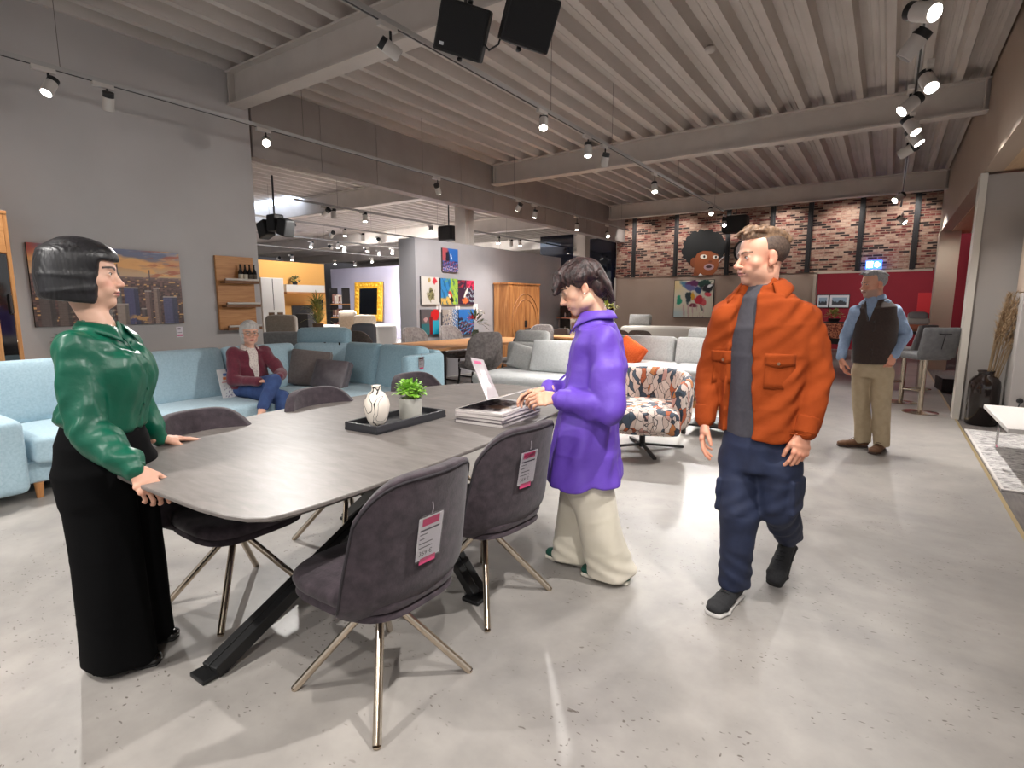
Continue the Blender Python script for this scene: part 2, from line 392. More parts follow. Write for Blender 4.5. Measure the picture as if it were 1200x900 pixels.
# rail B
for (px, py, aim, on, lab, pw) in (
    (58,102,(.12,-.25,-.45),1,'round lit spotlight at far left in front of grey wall', .8),
    (127,120,(-.5,.1,-.85),0,'black square backed spotlight turned to the grey wall', 0),
    (312,166,(.75,-.48,-.45),1,'dazzling spotlight at the end of the grey wall aimed at the aisle', .9),
    (513,222,(-.25,.65,-.7),1,'lit downward spotlight in front of the fascia below the second beam', .55),
    (608,243,(-.7,.12,-.75),1,'black spotlight turned away past the second beam end', .08),
    (627,251,(-.2,.0,-1),1,'lit downward spotlight right of the turned black one', .45),
    (676,266,(.1,-.15,-1),1,'lit downward spotlight in front of the far column', .6),
    (712,275,(.4,-.5,-.7),1,'last lit spotlight of the wall rail beside the brick wall', .5)):
    p = onA(px, py, -5.82); spot(lab, p, aim, bool(on), gB, power=P1*pw, tz=ZT)
# rail C
for (px, py, aim, on, lab, pw) in (
    (1082,14,(.5,-.45,-.35),1,'topmost spotlight of the crowded right rail, edge on', .8),
    (1070,54,(-.55,.1,-.75),0,'black and white spotlight below the topmost one of the right rail', 0),
    (1088,96,(.25,-.55,-.7),1,'lit round spotlight facing the camera on the right rail', .9),
    (1066,123,(-.6,-.35,-.6),1,'lit spotlight facing left on the right rail', .9),
    (1068,148,(.45,-.25,-.75),1,'lit slanted spotlight under the left facing one on the right rail', .6),
    (1072,161,(.5,-.1,-.75),1,'thin lit spotlight, last but one of the near right cluster', .5),
    (1063,177,(-.6,.2,-.3),0,'bottom unlit spotlight of the near right cluster', 0),
    (1053,232,(-.5,-.5,-.5),1,'lit spotlight over the brick wall, upper of the far right cluster', .4),
    (1057,258,(.6,-.3,-.6),1,'lit slanted spotlight, lower of the far right cluster', .4)):
    zz = 3.2; p = AZ(px, py, zz); p[0] = max(min(p[0], .2), -.1); spot(lab, p, aim, bool(on), gC, power=P1*pw, tz=ZT, size=1.25)
# the rails go on behind the camera; unseen lamps added there for fill
for x, y, aim, pw in ((-3.0,-.6,(.1,.5,-.8),1),(-3.0,-2.4,(.1,.5,-.8),1),(-5.82,-.8,(.1,.3,-.9),.8),(.045,.6,(-.35,.5,-.8),1),(.045,-1.2,(-.3,.6,-.8),1),(.045,2.2,(-.45,-.22,-.85),4.5)):  # last one hangs above the view and casts the chair shadows
    spot('unseen lit white spotlight further along its rail', (x, y, 3.19), aim, True, 'unseen spotlights further along the rails', power=P1*pw, tz=ZT)
# far hall
gF = 'spotlights in the far hall'
far = ((382,249,1),(391,251,0),(343,267,0),(389,275,1),(425,278,0),(445,282,1),(365,287,1),(388,290,1),(404,292,1),(430,294,1),(444,297,0),(460,295,1),(326,303,1),(342,302,2),(436,305,1),(393,308,1),(416,309,1),(505,269,1),(584,282,1),(599,285,0),(620,305,1),(627,306,1),(639,307,1),(618,315,1),(634,316,1),(697,304,1),(697,315,1),(706,319,1),(704,323,1),(353,315,0),(372,314,0))
for i, (px, py, on) in enumerate(far):
    p = AZ(px, py, 3.25); r = random.uniform
    if p[1] > 31: p = AY(px, py, 31)
    special = {0:((-.9,.0,-.5),60),3:((-.8,.1,-.6),60),5:((-.3,.85,-.4),420),7:((-.2,.9,-.4),420),9:((.2,.9,-.4),420),12:((-.9,-.1,-.4),60)}.get(i)
    s = spot('small %s spotlight far back in the hall under the ceiling' % ('lit' if on else 'dark'), p, special[0] if special else ((r(.1,.6), r(-.6,-.2), r(-.9,-.6)) if i % 3 != 1 else (0,0,-1)), on > 0, gF+(' lit' if on else ' dark'), tz=3.36, size=1.25 if on < 2 else 1.5, power=special[1] if special else (160 if on == 2 else (520 if on and i % 3 == 1 else 0)))
gT = 'rails in the far hall'
for i, (x, y0, y1) in enumerate(((-9.4, 6.5, 17), (-11.8, 6.5, 20), (-14.5, 7, 23), (-17.5, 9, 27))):
    track('thin lighting rail hung from the ceiling of the far hall', x, y0, y1, 3.36, (y0+1, y0+4, y0+7, y0+10), gT)
for x, y in ((-9.4, 8.2), (-9.4, 11.2), (-9.4, 14.2), (-11.8, 9.6), (-11.8, 13), (-14.5, 11.5), (-14.5, 15)):  # extra downlights added so the far hall ceiling gets more bounce
    spot('small downward spotlight added on a near rail to brighten the far hall', (x, y, 3.25), (.1, -.05, -1), True, 'added downward spotlights of the far hall rails', tz=3.36, size=1.2, power=420)
# hanging loudspeakers
def hang_speaker(label, c, M, logo=True):
    t = thing('loudspeaker', label, 'loudspeaker', c, 0, None)
    pl = [(-.17,-.10),(.17,-.10),(.18,-.02),(.10,.14),(-.10,.14),(-.18,-.02)]
    b = B(); b.prism(pl, -.16, .16, M); b.build('cabinet', mat('speaker_black', (16,16,17), .6, c2=(22,22,23), ns=40), t, bevel=.012)
    b = B(); b.prism([(-.16,-.103),(.16,-.103),(.16,-.112),(-.16,-.112)], -.145, .145, M); b.build('grille', mat('speaker_grille', (20,20,22), .75, bmp=(220,.5)), t, bevel=.004)
    if logo: b = B(); b.prism([(-.13,-.1135),(-.10,-.1135),(-.10,-.1125),(-.13,-.1125)], -.12, -.10, M); b.build('badge', mat('badge_silver', (190,190,190), .3, .8), t)
    b = B(); b.tube([tuple(M @ Vector((0, .03, .175))), tuple(M @ Vector((0, .10, .19))), tuple(M @ Vector((0,.13,0))), tuple(M @ Vector((0, .10, -.19))), tuple(M @ Vector((0, .03, -.175)))], .012, 8); b.build('bracket', M_LBLK, t, True)
    top = M @ Vector((0, .13, 0)); B().cyl(tuple(top), (top.x, top.y, 4.1-c[2]), .012, n=8).build('hanger', M_LBLK, t)
    return t
# ================================================================== DINING GROUP
def fabric(name, c, c2, ns=14, weave=260, bs=.25, rough=.85, sheen=.3):
    return mat(name, c, rough, c2=c2, ns=ns, bmp=(weave, bs, .004), sheen=sheen)
M_VELV = mat('plum_grey_velvet', (37,28,34), .85, c2=(62,50,57), ns=26, bmp=(120,.25,.004), sheen=.12, lo=.32, hi=.72)
M_CHROME = mat('brushed_nickel', (196,182,164), .22, 1.0)
M_PIPE = mat('velvet_piping', (36,31,36), .8)
def text_mesh(txt, size, align='LEFT'):
    cu = bpy.data.curves.new('txt', 'FONT'); cu.body = txt; cu.size = size; cu.align_x = align; cu.resolution_u = 2
    o = bpy.data.objects.new('txt', cu); COL.objects.link(o); bpy.context.view_layer.update()
    me = bpy.data.meshes.new_from_object(o.evaluated_get(bpy.context.evaluated_depsgraph_get())); bpy.data.objects.remove(o)
    return me
def add_text(b, txt, size, M, align='LEFT'):
    me = text_mesh(txt, size, align)
    b.addv([tuple(M @ v.co) for v in me.vertices], [tuple(p.vertices) for p in me.polygons])
def price_card(parent, M, w=.105, h=.155, price='369 €'):
    """card in a clear sleeve; M maps (x right, y up, z out)"""
    def P(b): return b.xf(M)
    s = P(B().box(-w/2, w/2, -h/2, h/2, 0, .002)).build('price_card', mat('card_white', (226,220,226), .5), parent)
    s['label'] = 'white price card with pink bands in a clear sleeve'
    P(B().box(-w*.36, w*.34, h*.30, h*.47, .002, .003)).build('pink_band', mat('card_pink', (214,72,122), .5), s)
    P(B().box(-w*.33, w*.33, -h*.62, -h*.47, .0, .0025)).build('pink_band', mat('card_pink', (214,72,122), .5), s)
    b = B(); y = h*.22
    for wd, t in ((.8,.006),(.3,.003),(.2,.003),(.55,.003),(.55,.003)):
        b.box(-w*.42, -w*.42+w*wd, y-t, y, .002, .0026); y -= h*.105
    P(b).build('print_lines', mat('print_grey', (88,80,92), .6), s)
    b = B()
    if price: add_text(b, price, h*.155, Matrix.Translation((-w*.40, -h*.40, .0026))); price and P(b).build('price_print', mat('print_black', (38,30,34), .6), s)
    P(B().box(-w*.52, w*.52, -h*.53, h*.56, .003, .0036)).build('sleeve', mat('clear_sleeve', (255,255,255), .08, trans=1.0), s)
    P(B().tube([(0, h*.56, .003), (.002, h*.66, .004), (0, h*.8, 0)], .0016, 6)).build('tag_string', mat('string_grey', (150,140,146), .7), s)
    return s
# ---- shell chair; faces +y, origin on the floor under the hub
def shell_point(s, t, off):
    """s -1..1 around, t 0..1 up, off outwards; tapered wrap-around back"""
    wid = .282-.040*t**1.5-.03*max(0, .35-t); ph = s*math.radians(64-6*t)
    x = (wid+off)*math.sin(ph)/math.sin(math.radians(64))
    z = .352+.555*t
    y = .055-.11*t**1.15-(.275+off)*(.25+.75*math.cos(ph))/1.0+.02*t
    pinch = max(0, 1-t*3.6)
    y += .10*pinch**2; x *= 1-.16*pinch**2
    return Vector((x, y, z))
def chair_parts(t, detail=True, m_f=None, m_l=None, legs=True):
    m_f = m_f or M_VELV; m_l = m_l or M_CHROME
    n, k = 28, 16; th = .022
    def grid(off, inset=0):
        G = []
        for j in range(k+1):
            row = []
            for i in range(n+1):
                s = -1+2*i/n; tt = j/k
                tm = 1-.24*abs(s)**4.5; t0 = .20*abs(s)**3; tt = t0+(1-t0)*tt
                row.append(shell_point(s*(1-inset), tt*tm, off))
            G.append(row)
        return G
    b = B(); Go = grid(th); Gi = grid(-th)
    vs = [p for r in Go for p in r]+[p for r in Gi for p in r]; N = (n+1)*(k+1); fs = []
    for j in range(k):
        for i in range(n):
            a = j*(n+1)+i; fs.append((a, a+1, a+n+2, a+n+1)); fs.append((N+a+n+1, N+a+n+2, N+a+1, N+a))
    for i in range(n):
        fs.append((N+i, N+i+1, i+1, i)); a = k*(n+1)+i; fs.append((a, a+1, N+a+1, N+a))
    for j in range(k):
        a = j*(n+1); c = (j+1)*(n+1); fs.append((a, c, N+c, N+a)); a += n; c += n; fs.append((N+a, N+c, c, a))
    b.addv(vs, fs); o = b.build('backrest', m_f, t, True); md = o.modifiers.new('b', 'BEVEL'); md.width = .012; md.segments = 3; md.limit_method = 'ANGLE'; md.angle_limit = math.radians(50)
    # piping along the outer edge
    Gp = grid(th*.95, .02)
    path = [Gp[j][0] for j in range(1, k)]+[Gp[k-1][i]*.5+Gp[k][i]*.5 for i in range(1, n)]+[Gp[j][n] for j in reversed(range(1, k))]
    if detail: B().tube(path, .0055, 6).build('piping', M_PIPE if m_f is M_VELV else m_f, t, True)
    # seat : outline wider at the front, rounded, two layers
    out = []
    for i in range(44):
        an = 2*PI*i/44; e = .58
        cx = math.copysign(abs(math.cos(an))**e, math.cos(an)); cy = math.copysign(abs(math.sin(an))**e, math.sin(an))
        w = .245+.012*cy; out.append((w*cx, .022+.262*cy))
    def slab(z0, z1, sc0, sc1, dome, name, mm):
        bb = B(); rings = []
        for f, z in ((.80, z0), (.97, z0+.012), (1.0, z0+(z1-z0)*.5), (.985, z1-.012), (.93, z1), (.7, z1+dome*.6), (.35, z1+dome)):
            rings.append([(x*f*(sc0 if z <= z0+.012 else sc1), .022+(y-.022)*f*(sc0 if z <= z0+.012 else sc1), z) for x, y in out])
        vv = [p for r in rings for p in r]; ff = []; m = len(out)
        for q in range(len(rings)-1):
            for i in range(m): ff.append((q*m+i, q*m+(i+1) % m, (q+1)*m+(i+1) % m, (q+1)*m+i))
        ff.append(tuple(reversed(range(m)))); ff.append(tuple(range((len(rings)-1)*m, len(rings)*m)))
        bb.addv(vv, ff); return bb.build(name, mm, t, 50)
    slab(.37, .425, .82, .97, 0, 'seat_shell', m_f); slab(.415, .475, 1, 1, .012, 'seat', m_f)
    if legs:
        B().cyl((0,0,.30), (0,0,.375), .045, n=24).cyl((0,0,.29), (0,0,.30), .038, .045, n=24).build('hub', m_l, t, 40)
        for a in (45, 135, 225, 315):
            c, s = math.cos(math.radians(a)), math.sin(math.radians(a))
            B().cyl((.025*c, .025*s, .335), (.325*c, .325*s, .008), .015, n=14).cyl((.325*c, .325*s, .008), (.327*c, .327*s, 0), .015, .013, n=14).build('leg', m_l, t, 40)
    return t
def dining_chair(label, x, y, rz, card=None):
    t = thing('dining_chair', label, 'chair', (x, y, 0), rz, 'plum velvet shell chairs around the grey dining table')
    chair_parts(t)
    if card:
        p = shell_point(card[0], card[1], .0235); q = shell_point(card[0]+.08, card[1], .0235); u = shell_point(card[0], card[1]+.08, .0235)
        X = -(q-p).normalized(); Y = (u-p).normalized(); Z = X.cross(Y).normalized()
        if Z.y > 0: X = -X; Z = -Z
        Y = Z.cross(X)
        M = Matrix.Translation(p+Z*.004) @ Matrix((X, Y, Z)).transposed().to_4x4()
        price_card(t, M, price=card[2])
    return t
dining_chair('nearest plum velvet chair in front, price card on its back reading 369', -1.48, 1.30, PI/2-.03, (-.10, .58, '369 €'))
dining_chair('plum velvet chair beside the person in purple, white price card on its back', -1.55, 2.03, PI/2-.10, (-.12, .66, '369 €'))
dining_chair('plum velvet chair pushed far under the table end beside the person in green', -2.52, 1.32, -PI/2+.03)
dining_chair('plum velvet chair on the sofa side, in front of the seated person', -2.66, 2.10, -PI/2)
dining_chair('plum velvet chair behind the potted plant, on the sofa side of the table', -2.70, 2.98, -PI/2-.05)
# ---- table
def chaikin(P, it=2):
    for _ in range(it):
        Q = []
        for i in range(len(P)):
            a = P[i]; b_ = P[(i+1) % len(P)]
            Q.append((a[0]*.75+b_[0]*.25, a[1]*.75+b_[1]*.25)); Q.append((a[0]*.25+b_[0]*.75, a[1]*.25+b_[1]*.75))
        P = Q
    return P
TABZ = .80
def m_ceramic():
    m, nt, b = base_mat('grey_ceramic'); v = coords(nt, (3, 12, 3), rot=(0,0,.3)); n = noise(nt, v, 2.2, 6, .65, .6)
    r = ramp(nt, n.outputs['Fac'], [(.3, (94,88,85)), (.5, (106,100,96)), (.7, (118,111,107))]); nt.link(r.outputs['Color'], b.inputs['Base Color'])
    b.inputs['Roughness'].default_value = .43; bump(nt, b, n.outputs['Fac'], .03, .003); return m
TT = thing('dining_table', 'long boat shaped grey ceramic dining table with crossed black legs', 'table', (-2.25, 2.1, 0))
poly = chaikin([(-1.50,.80),(-1.44,.98),(-1.445,1.5),(-1.46,2.0),(-1.52,2.5),(-1.62,3.05),(-1.74,3.42),(-1.88,3.5),(-2.2,3.52),(-2.56,3.5),(-2.74,3.4),(-2.90,3.05),(-2.97,2.7),(-3.0,2.2),(-2.97,1.8),(-2.88,1.42),(-2.77,1.10),(-2.66,.86),(-2.58,.80),(-2.1,.785)], 2)
poly = [(x+2.25, y-2.1) for x, y in poly]
b = B(); rings = []
cx = sum(p[0] for p in poly)/len(poly); cy = sum(p[1] for p in poly)/len(poly)
for ins, z in ((.035, TABZ-.028), (.008, TABZ-.017), (.0, TABZ-.012), (.0, TABZ-.003), (.003, TABZ)):
    rings.append([(x-(x-cx)/math.hypot(x-cx, y-cy)*ins, y-(y-cy)/math.hypot(x-cx, y-cy)*ins, z) for x, y in poly])
m_ = len(poly); vv = [p for r in rings for p in r]; ff = []
for q in range(len(rings)-1):
    for i in range(m_): ff.append((q*m_+i, q*m_+(i+1) % m_, (q+1)*m_+(i+1) % m_, (q+1)*m_+i))
ff += [tuple(reversed(range(m_))), tuple(range(4*m_, 5*m_))]
b.addv(vv, ff); b.build('tabletop', m_ceramic(), TT, 25)
M_TLEG = mat('black_table_steel', (20,20,21), .45)
for (f, u) in (((.18,-1.16),(-.12,.98)), ((.70,-.14),(-.46,.22)), ((-.18,1.12),(.12,-.95)), ((-.62,.18),(.52,-.22))):
    b = B(); a = Vector((f[0], f[1], .02)); c = Vector((u[0], u[1], TABZ-.035)); side = Vector((-(c-a).y, (c-a).x, 0)).normalized()*.035
    b.bar(a-side, c-side, .04, .055); b.bar(a+side*.2, c+side*.2, .04, .055)
    b.box(a.x-.05, a.x+.05, a.y-.05, a.y+.05, 0, .018); b.build('leg', M_TLEG, TT, bevel=.004)
b = B(); b.box(-.5, .5, -.05, .05, TABZ-.04, TABZ-.028); b.box(-.05, .05, -1.0, 1.0, TABZ-.04, TABZ-.028); b.build('top_frame', M_TLEG, TT)
# ---- tray, vase, plant on it
def rect_from(p0, p1, p2):
    return p0, p1, p2
ty = thing('serving_tray', 'narrow black tray holding the vase and the plant', 'tray', (-2.115, 2.02, TABZ), .03)
L, W = .52, .23; b = B(); b.box(-W/2, W/2, -L/2, L/2, .0, .012)
b.build('tray_base', mat('tray_black', (34,34,37), .5, c2=(44,44,48), ns=30), ty)
b = B(); 
for x0, x1, y0, y1 in ((-W/2, -W/2+.014, -L/2, L/2), (W/2-.014, W/2, -L/2, L/2), (-W/2+.014, W/2-.014, -L/2, -L/2+.014), (-W/2+.014, W/2-.014, L/2-.014, L/2)): b.box(x0, x1, y0, y1, .0, .042)
b.build('tray_rim', mat('tray_rim', (44,44,48), .45), ty, bevel=.003)
def m_vase():
    m, nt, b = base_mat('brush_line_vase'); v = coords(nt, (1,1,1)); n = noise(nt, v, 9.5, 1, .4, 1.6)
    sub = nt.add('ShaderNodeMath', operation='SUBTRACT'); nt.link(n.outputs['Fac'], sub.inputs[0]); sub.inputs[1].default_value = .5
    ab = nt.add('ShaderNodeMath', operation='ABSOLUTE'); nt.link(sub.outputs[0], ab.inputs[0])
    r = ramp(nt, ab.outputs[0], [(.0, (34,26,24)), (.016, (40,32,30)), (.024, (222,212,200)), (1, (222,212,200))]); nt.link(r.outputs['Color'], b.inputs['Base Color']); b.inputs['Roughness'].default_value = .4
    return m
VA = thing('ceramic_vase', 'cream round vase with loose black brush lines', 'vase', (-2.125, 1.885, TABZ+.012))
B().lathe([(.0,0),(.030,0),(.036,.004),(.050,.03),(.062,.075),(.066,.105),(.060,.135),(.042,.165),(.025,.178),(.022,.186),(.023,.202),(.026,.206),(.022,.207),(.019,.2),(.018,.18)], n=36).build('vase_body', m_vase(), VA, True)
PLT = thing('potted_plant', 'small bright green plant in a pale grey pot', 'plant', (-2.10, 2.10, TABZ+.012))
B().lathe([(0,0),(.054,0),(.060,.004),(.063,.11),(.063,.115),(.057,.115),(.055,.10),(0,.10)], n=32).build('pot', mat('pot_grey', (172,170,162), .6, c2=(160,158,150), ns=10), PLT, 40)
def leaf(b, base, d, L, w, up, bend=.25):
    d = Vector(d).normalized(); side = d.cross(up).normalized() if abs(d.dot(up)) < .98 else Vector((1,0,0)); n = side.cross(d).normalized(); P = []
    for t, q in ((0,.12),(.3,.85),(.6,1),(.85,.6),(1,.05)):
        c = Vector(base)+d*(L*t)-n*0+Vector((0,0,-bend*L*t*t)); P.append([c-side*(w*q/2)+n*(.12*w*q), c, c+side*(w*q/2)+n*(.12*w*q)])
    b.sheet(P)
def foliage(b, c, R, n, L, w, seed=1, flat=.8):
    rr = random.Random(seed)
    for i in range(n):
        z = rr.uniform(-.3, 1); a = rr.uniform(0, 2*PI); q = math.sqrt(max(0, 1-z*z)); d = Vector((q*math.cos(a), q*math.sin(a), z*flat)); r = R*rr.uniform(.35, 1)
        leaf(b, Vector(c)+d*r, d+Vector((rr.uniform(-.5,.5), rr.uniform(-.5,.5), rr.uniform(-.2,.5))), L*rr.uniform(.7,1.2), w*rr.uniform(.8,1.2), Vector((0,0,1)))
    return b
b = foliage(B(), (0,0,.148), .078, 260, .028, .026, 3, .8); b.build('leaves', mat('bright_leaf', (122,176,52), .5, c2=(150,200,76), ns=20), PLT, True)
b = B(); rr = random.Random(5)
for i in range(16): b.tube([(rr.uniform(-.03,.03), rr.uniform(-.03,.03), .1), (rr.uniform(-.06,.06), rr.uniform(-.06,.06), .17)], .0018, 5)
b.build('stems', mat('stem_green', (110,140,60), .6), PLT)
B().cyl((0,0,.095), (0,0,.104), .055, n=24).build('soil', mat('soil', (52,40,32), .95), PLT)
# ---- display stand (acrylic binder) and catalogues at the far end
ST = thing('menu_stand', 'leaning clear price folder standing at the far table end', 'display stand', (-2.13, 2.80, TABZ), .0)
def quad_slab(pts, th, nrm):
    n = Vector(nrm).normalized()*th; return [Vector(p) for p in pts]+[Vector(p)+n for p in pts]
def slab4(b, pts, th):
    pts = [Vector(p) for p in pts]; n = (pts[1]-pts[0]).cross(pts[3]-pts[0]).normalized()*th
    vs = pts+[p+n for p in pts]; return b.addv(vs, [(3,2,1,0),(4,5,6,7),(0,1,5,4),(1,2,6,5),(2,3,7,6),(3,0,4,7)])
dST = DEP((-2.13, 2.80, TABZ)); o_ = Vector((-2.13, 2.80, TABZ))
c4 = [Vector(AD(571, 466, dST-.02))-o_, Vector(AD(585, 463, dST+.06))-o_, Vector(AD(566, 418, dST+.16))-o_, Vector(AD(551, 415, dST+.08))-o_]
dz = .004-min(p.z for p in c4[:2]); c4 = [p+Vector((0,0,dz)) for p in c4]
slab4(B(), c4, .003).build('clear_panel', mat('acrylic', (236,226,230), .2, trans=.55), ST)
mid = lambda a, b_, t: a+(b_-a)*t
n4 = (c4[1]-c4[0]).cross(c4[3]-c4[0]).normalized()
pg = [mid(c4[0], c4[3], .05)-n4*.001, mid(c4[1], c4[2], .05)-n4*.001, mid(c4[1], c4[2], .95)-n4*.001, mid(c4[0], c4[3], .95)-n4*.001]
slab4(B(), pg, -.002).build('price_sheet', mat('sheet_pink_white', (214,200,206), .5), ST)
def sub4(u0, u1, v0, v1, off):
    P = lambda u, v: mid(mid(c4[0], c4[1], u), mid(c4[3], c4[2], u), v)-n4*off
    return [P(u0, v0), P(u1, v0), P(u1, v1), P(u0, v1)]
for off in (-.0045, .0045):
    slab4(B(), sub4(.15, .7, .86, .93, off), .001).build('pink_band', mat('card_pink', (214,72,122), .5), ST)
bb = B()
for v in (.78, .7, .66): slab4(bb, sub4(.15, .8, v, v+.02, .0045), .001)
bb.build('print_lines', mat('print_grey', (88,80,92), .6), ST)
foot = B(); slab4(foot, [(-.02,-.02,.001),(.06,.02,.001),(.16,-.16,.001),(.08,-.2,.001)], .003); foot.build('foot_plate', mat('acrylic', (236,226,230), .2, trans=.55), ST)
# catalogue stack: each book its own thing, pages built as thin blocks
def book(label, c, rz, w, l, h, cov, group, z0, printed=True):
    t = thing('catalogue', label, 'catalogue', (c[0], c[1], z0), rz, group)
    B().box(-w/2, w/2, -l/2, l/2, 0, .002).box(-w/2, w/2, -l/2, l/2, h-.002, h).box(-w/2, -w/2+.003, -l/2, l/2, .002, h-.002).build('cover', mat(*cov), t)
    B().box(-w/2+.003, w/2-.004, -l/2+.004, l/2-.004, .002, h-.002).build('pages', mat('paper_edge', (214,206,202), .8, c2=(150,142,140), ns=4, stretch=(1,1,200)), t)
    return t
cx_, cy_ = -1.74, 2.42
book('bottom catalogue of the pile on the table beside the reading person', (cx_, cy_), .08, .30, .42, .020, ('cover_grey', (96,90,92), .4), 'catalogues in the pile', TABZ)
book('middle catalogue of the pile, dark cover with light spine', (cx_+.005, cy_+.005), .03, .29, .41, .018, ('cover_dark', (58,50,54), .35), 'catalogues in the pile', TABZ+.020)
book('upper closed catalogue of the pile under the open one', (cx_-.004, cy_), .10, .295, .41, .022, ('cover_pale', (170,160,160), .35), 'catalogues in the pile', TABZ+.038)
OB = thing('open_catalogue', 'open picture catalogue whose page the person in purple lifts', 'catalogue', (cx_, cy_, TABZ+.060), .06, None)
def art_mesh(name, P, fn, parent, nu, nv, m=None, th=.0):
    """grid over corner function P(u,v); fn(u,v)->srgb array; colour attribute"""
    u, v = np.meshgrid(np.linspace(0, 1, nu), np.linspace(0, 1, nv)); u = u.ravel(); v = v.ravel()
    co = [tuple(P(a, b_)) for a, b_ in zip(u, v)]
    fs = [(j*nu+i, j*nu+i+1, (j+1)*nu+i+1, (j+1)*nu+i) for j in range(nv-1) for i in range(nu-1)]
    me = bpy.data.meshes.new(name); me.from_pydata(co, [], fs); c = np.clip(fn(u, v), 0, 255)/255.0
    c = np.where(c <= .04045, c/12.92, ((c+.055)/1.055)**2.4); at = me.color_attributes.new('Col', 'FLOAT_COLOR', 'POINT')
    at.data.foreach_set('color', np.column_stack([c, np.ones(len(c))]).astype(np.float32).ravel()); me.update()
    return link_mesh(name, me, m or vcol_mat('printed_picture', .45), parent)
def vcol_mat(name, rough=.5, bmp=None, sss=0, spec=None):
    if name in MATS: return MATS[name]
    m, nt, b = base_mat(name); a = nt.add('ShaderNodeVertexColor'); a.layer_name = 'Col'; nt.link(a.outputs['Color'], b.inputs['Base Color']); b.inputs['Roughness'].default_value = rough
    if sss: b.inputs['Subsurface Weight'].default_value = sss; b.inputs['Subsurface Radius'].default_value = (.012, .005, .003); b.inputs['Subsurface Scale'].default_value = 1
    if spec is not None: b.inputs['Specular IOR Level'].default_value = spec
    if bmp: v = coords(nt); n = noise(nt, v, bmp[0], 4); bump(nt, b, n.outputs['Fac'], bmp[1], .004)
    MATS[name] = m; return m
def fbm(u, v, s, seed=0, oct=4):
    r = np.random.default_rng(seed); o = np.zeros_like(u); a = 1.0
    for k in range(oct):
        for _ in range(3):
            th = r.uniform(0, 2*PI); f = s*(2**k)*r.uniform(.7, 1.3); o += a*np.sin(f*(u*math.cos(th)+v*math.sin(th))*2*PI+r.uniform(0, 6.28)); 
        a *= .55
    return o/4.0
def mixc(c, col, mk): return c*(1-mk[:, None])+np.array(col, float)[None, :]*mk[:, None]
def sm(x, a, b_): t = np.clip((x-a)/(b_-a+1e-9), 0, 1); return t*t*(3-2*t)
def blob(u, v, cu, cv, ru, rv, rot=0, soft=.25, wob=0, seed=0):
    du = u-cu; dv = v-cv; c, s = math.cos(rot), math.sin(rot); x = (du*c+dv*s)/ru; y = (-du*s+dv*c)/rv
    d = np.sqrt(x*x+y*y)
    if wob: d = d+wob*fbm(u, v, 5, seed)
    return 1-sm(d, 1-soft, 1)
def page_art(seed):
    def f(u, v):
        c = np.full((len(u), 3), 222.0)-np.array([0, 6, 8]); n = fbm(u, v, 4, seed)
        c = mixc(c, (92,78,76), sm(n, .0, .15)*(v > .12)*(v < .9)*(u > .08)*(u < .92)); c = mixc(c, (44,38,42), sm(fbm(u, v*2, 6, seed+3), .2, .3)*(v > .12)*(v < .9)*(u > .08)*(u < .92))
        c = mixc(c, (190,166,140), blob(u, v, .6, .4, .25, .12)); return c
    return f
pb = B(); pb.box(-.148, .146, -.205, .205, 0, .012); pb.build('page_block', mat('paper_edge', (214,206,202), .8), OB)
art_mesh('lower_page', lambda u, v: (-.146+.29*u, -.203+.406*v, .0125), page_art(11), OB, 30, 40)
def lift(u, v): # page lifted at its right end, curling up
    x = -.146+.28*u; return (x, -.203+.406*v, .0135+.085*(u**1.3)+.012*math.sin(PI*u))
o = art_mesh('lifted_page', lift, page_art(23), OB, 30, 40); md = o.modifiers.new('s', 'SOLIDIFY'); md.thickness = .0012
# ================================================================== BLUE CORNER SOFA
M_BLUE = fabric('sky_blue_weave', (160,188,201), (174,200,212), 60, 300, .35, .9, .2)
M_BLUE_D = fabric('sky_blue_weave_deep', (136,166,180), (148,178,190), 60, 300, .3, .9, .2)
SO = thing('corner_sofa', 'pale blue corner sofa along the grey wall with raised headrest', 'sofa', (-5.7, 2.8, 0))
ox, oy = -5.7, 2.8
def scu(name, c, size, r=.06, bulge=(0,0,.015), rx=0, ry=0, rz=0, m=None, parent=None, n=12):
    M = Matrix.Rotation(rz, 3, 'Z') @ Matrix.Rotation(rx, 3, 'X') @ Matrix.Rotation(ry, 3, 'Y')
    return B().cushion((c[0]-ox, c[1]-oy, c[2]), size, r, bulge, M, n).build(name, m or M_BLUE, parent or SO, True)
B().box(-6.28-ox, -5.12-ox, 1.15-oy, 4.75-oy, .11, .28).box(-5.3-ox, -4.45-ox, 3.95-oy, 4.75-oy, .11, .28).build('base', M_BLUE, SO, bevel=.02)
for y0, y1 in ((1.22, 2.15), (2.15, 3.08), (3.08, 4.0)): scu('seat_cushion', (-5.43, (y0+y1)/2, .365), (.86, y1-y0-.006, .2), .05, (0,0,.02))
scu('seat_cushion', (-4.93, 4.10, .365), (1.0, .86, .2), .05, (0,0,.02)); scu('seat_cushion', (-5.62, 4.24, .36), (.6, .6, .2), .05, (0,0,.01))
for y0, y1 in ((1.2, 2.15), (2.15, 3.10), (3.10, 3.98)): scu('back_cushion', (-5.93, (y0+y1)/2, .68), (.24, y1-y0-.006, .56), .06, (.035,0,0), ry=-.30)
scu('back_frame', (-6.17, 2.85, .55), (.16, 3.7, .7), .05, (0,0,0), ry=-.16)
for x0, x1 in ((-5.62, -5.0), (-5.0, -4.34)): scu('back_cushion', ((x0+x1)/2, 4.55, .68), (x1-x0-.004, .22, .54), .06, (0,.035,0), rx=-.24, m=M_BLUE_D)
scu('back_frame', (-4.95, 4.73, .52), (1.35, .14, .76), .04, (0,0,0), rx=-.08, m=M_BLUE_D)
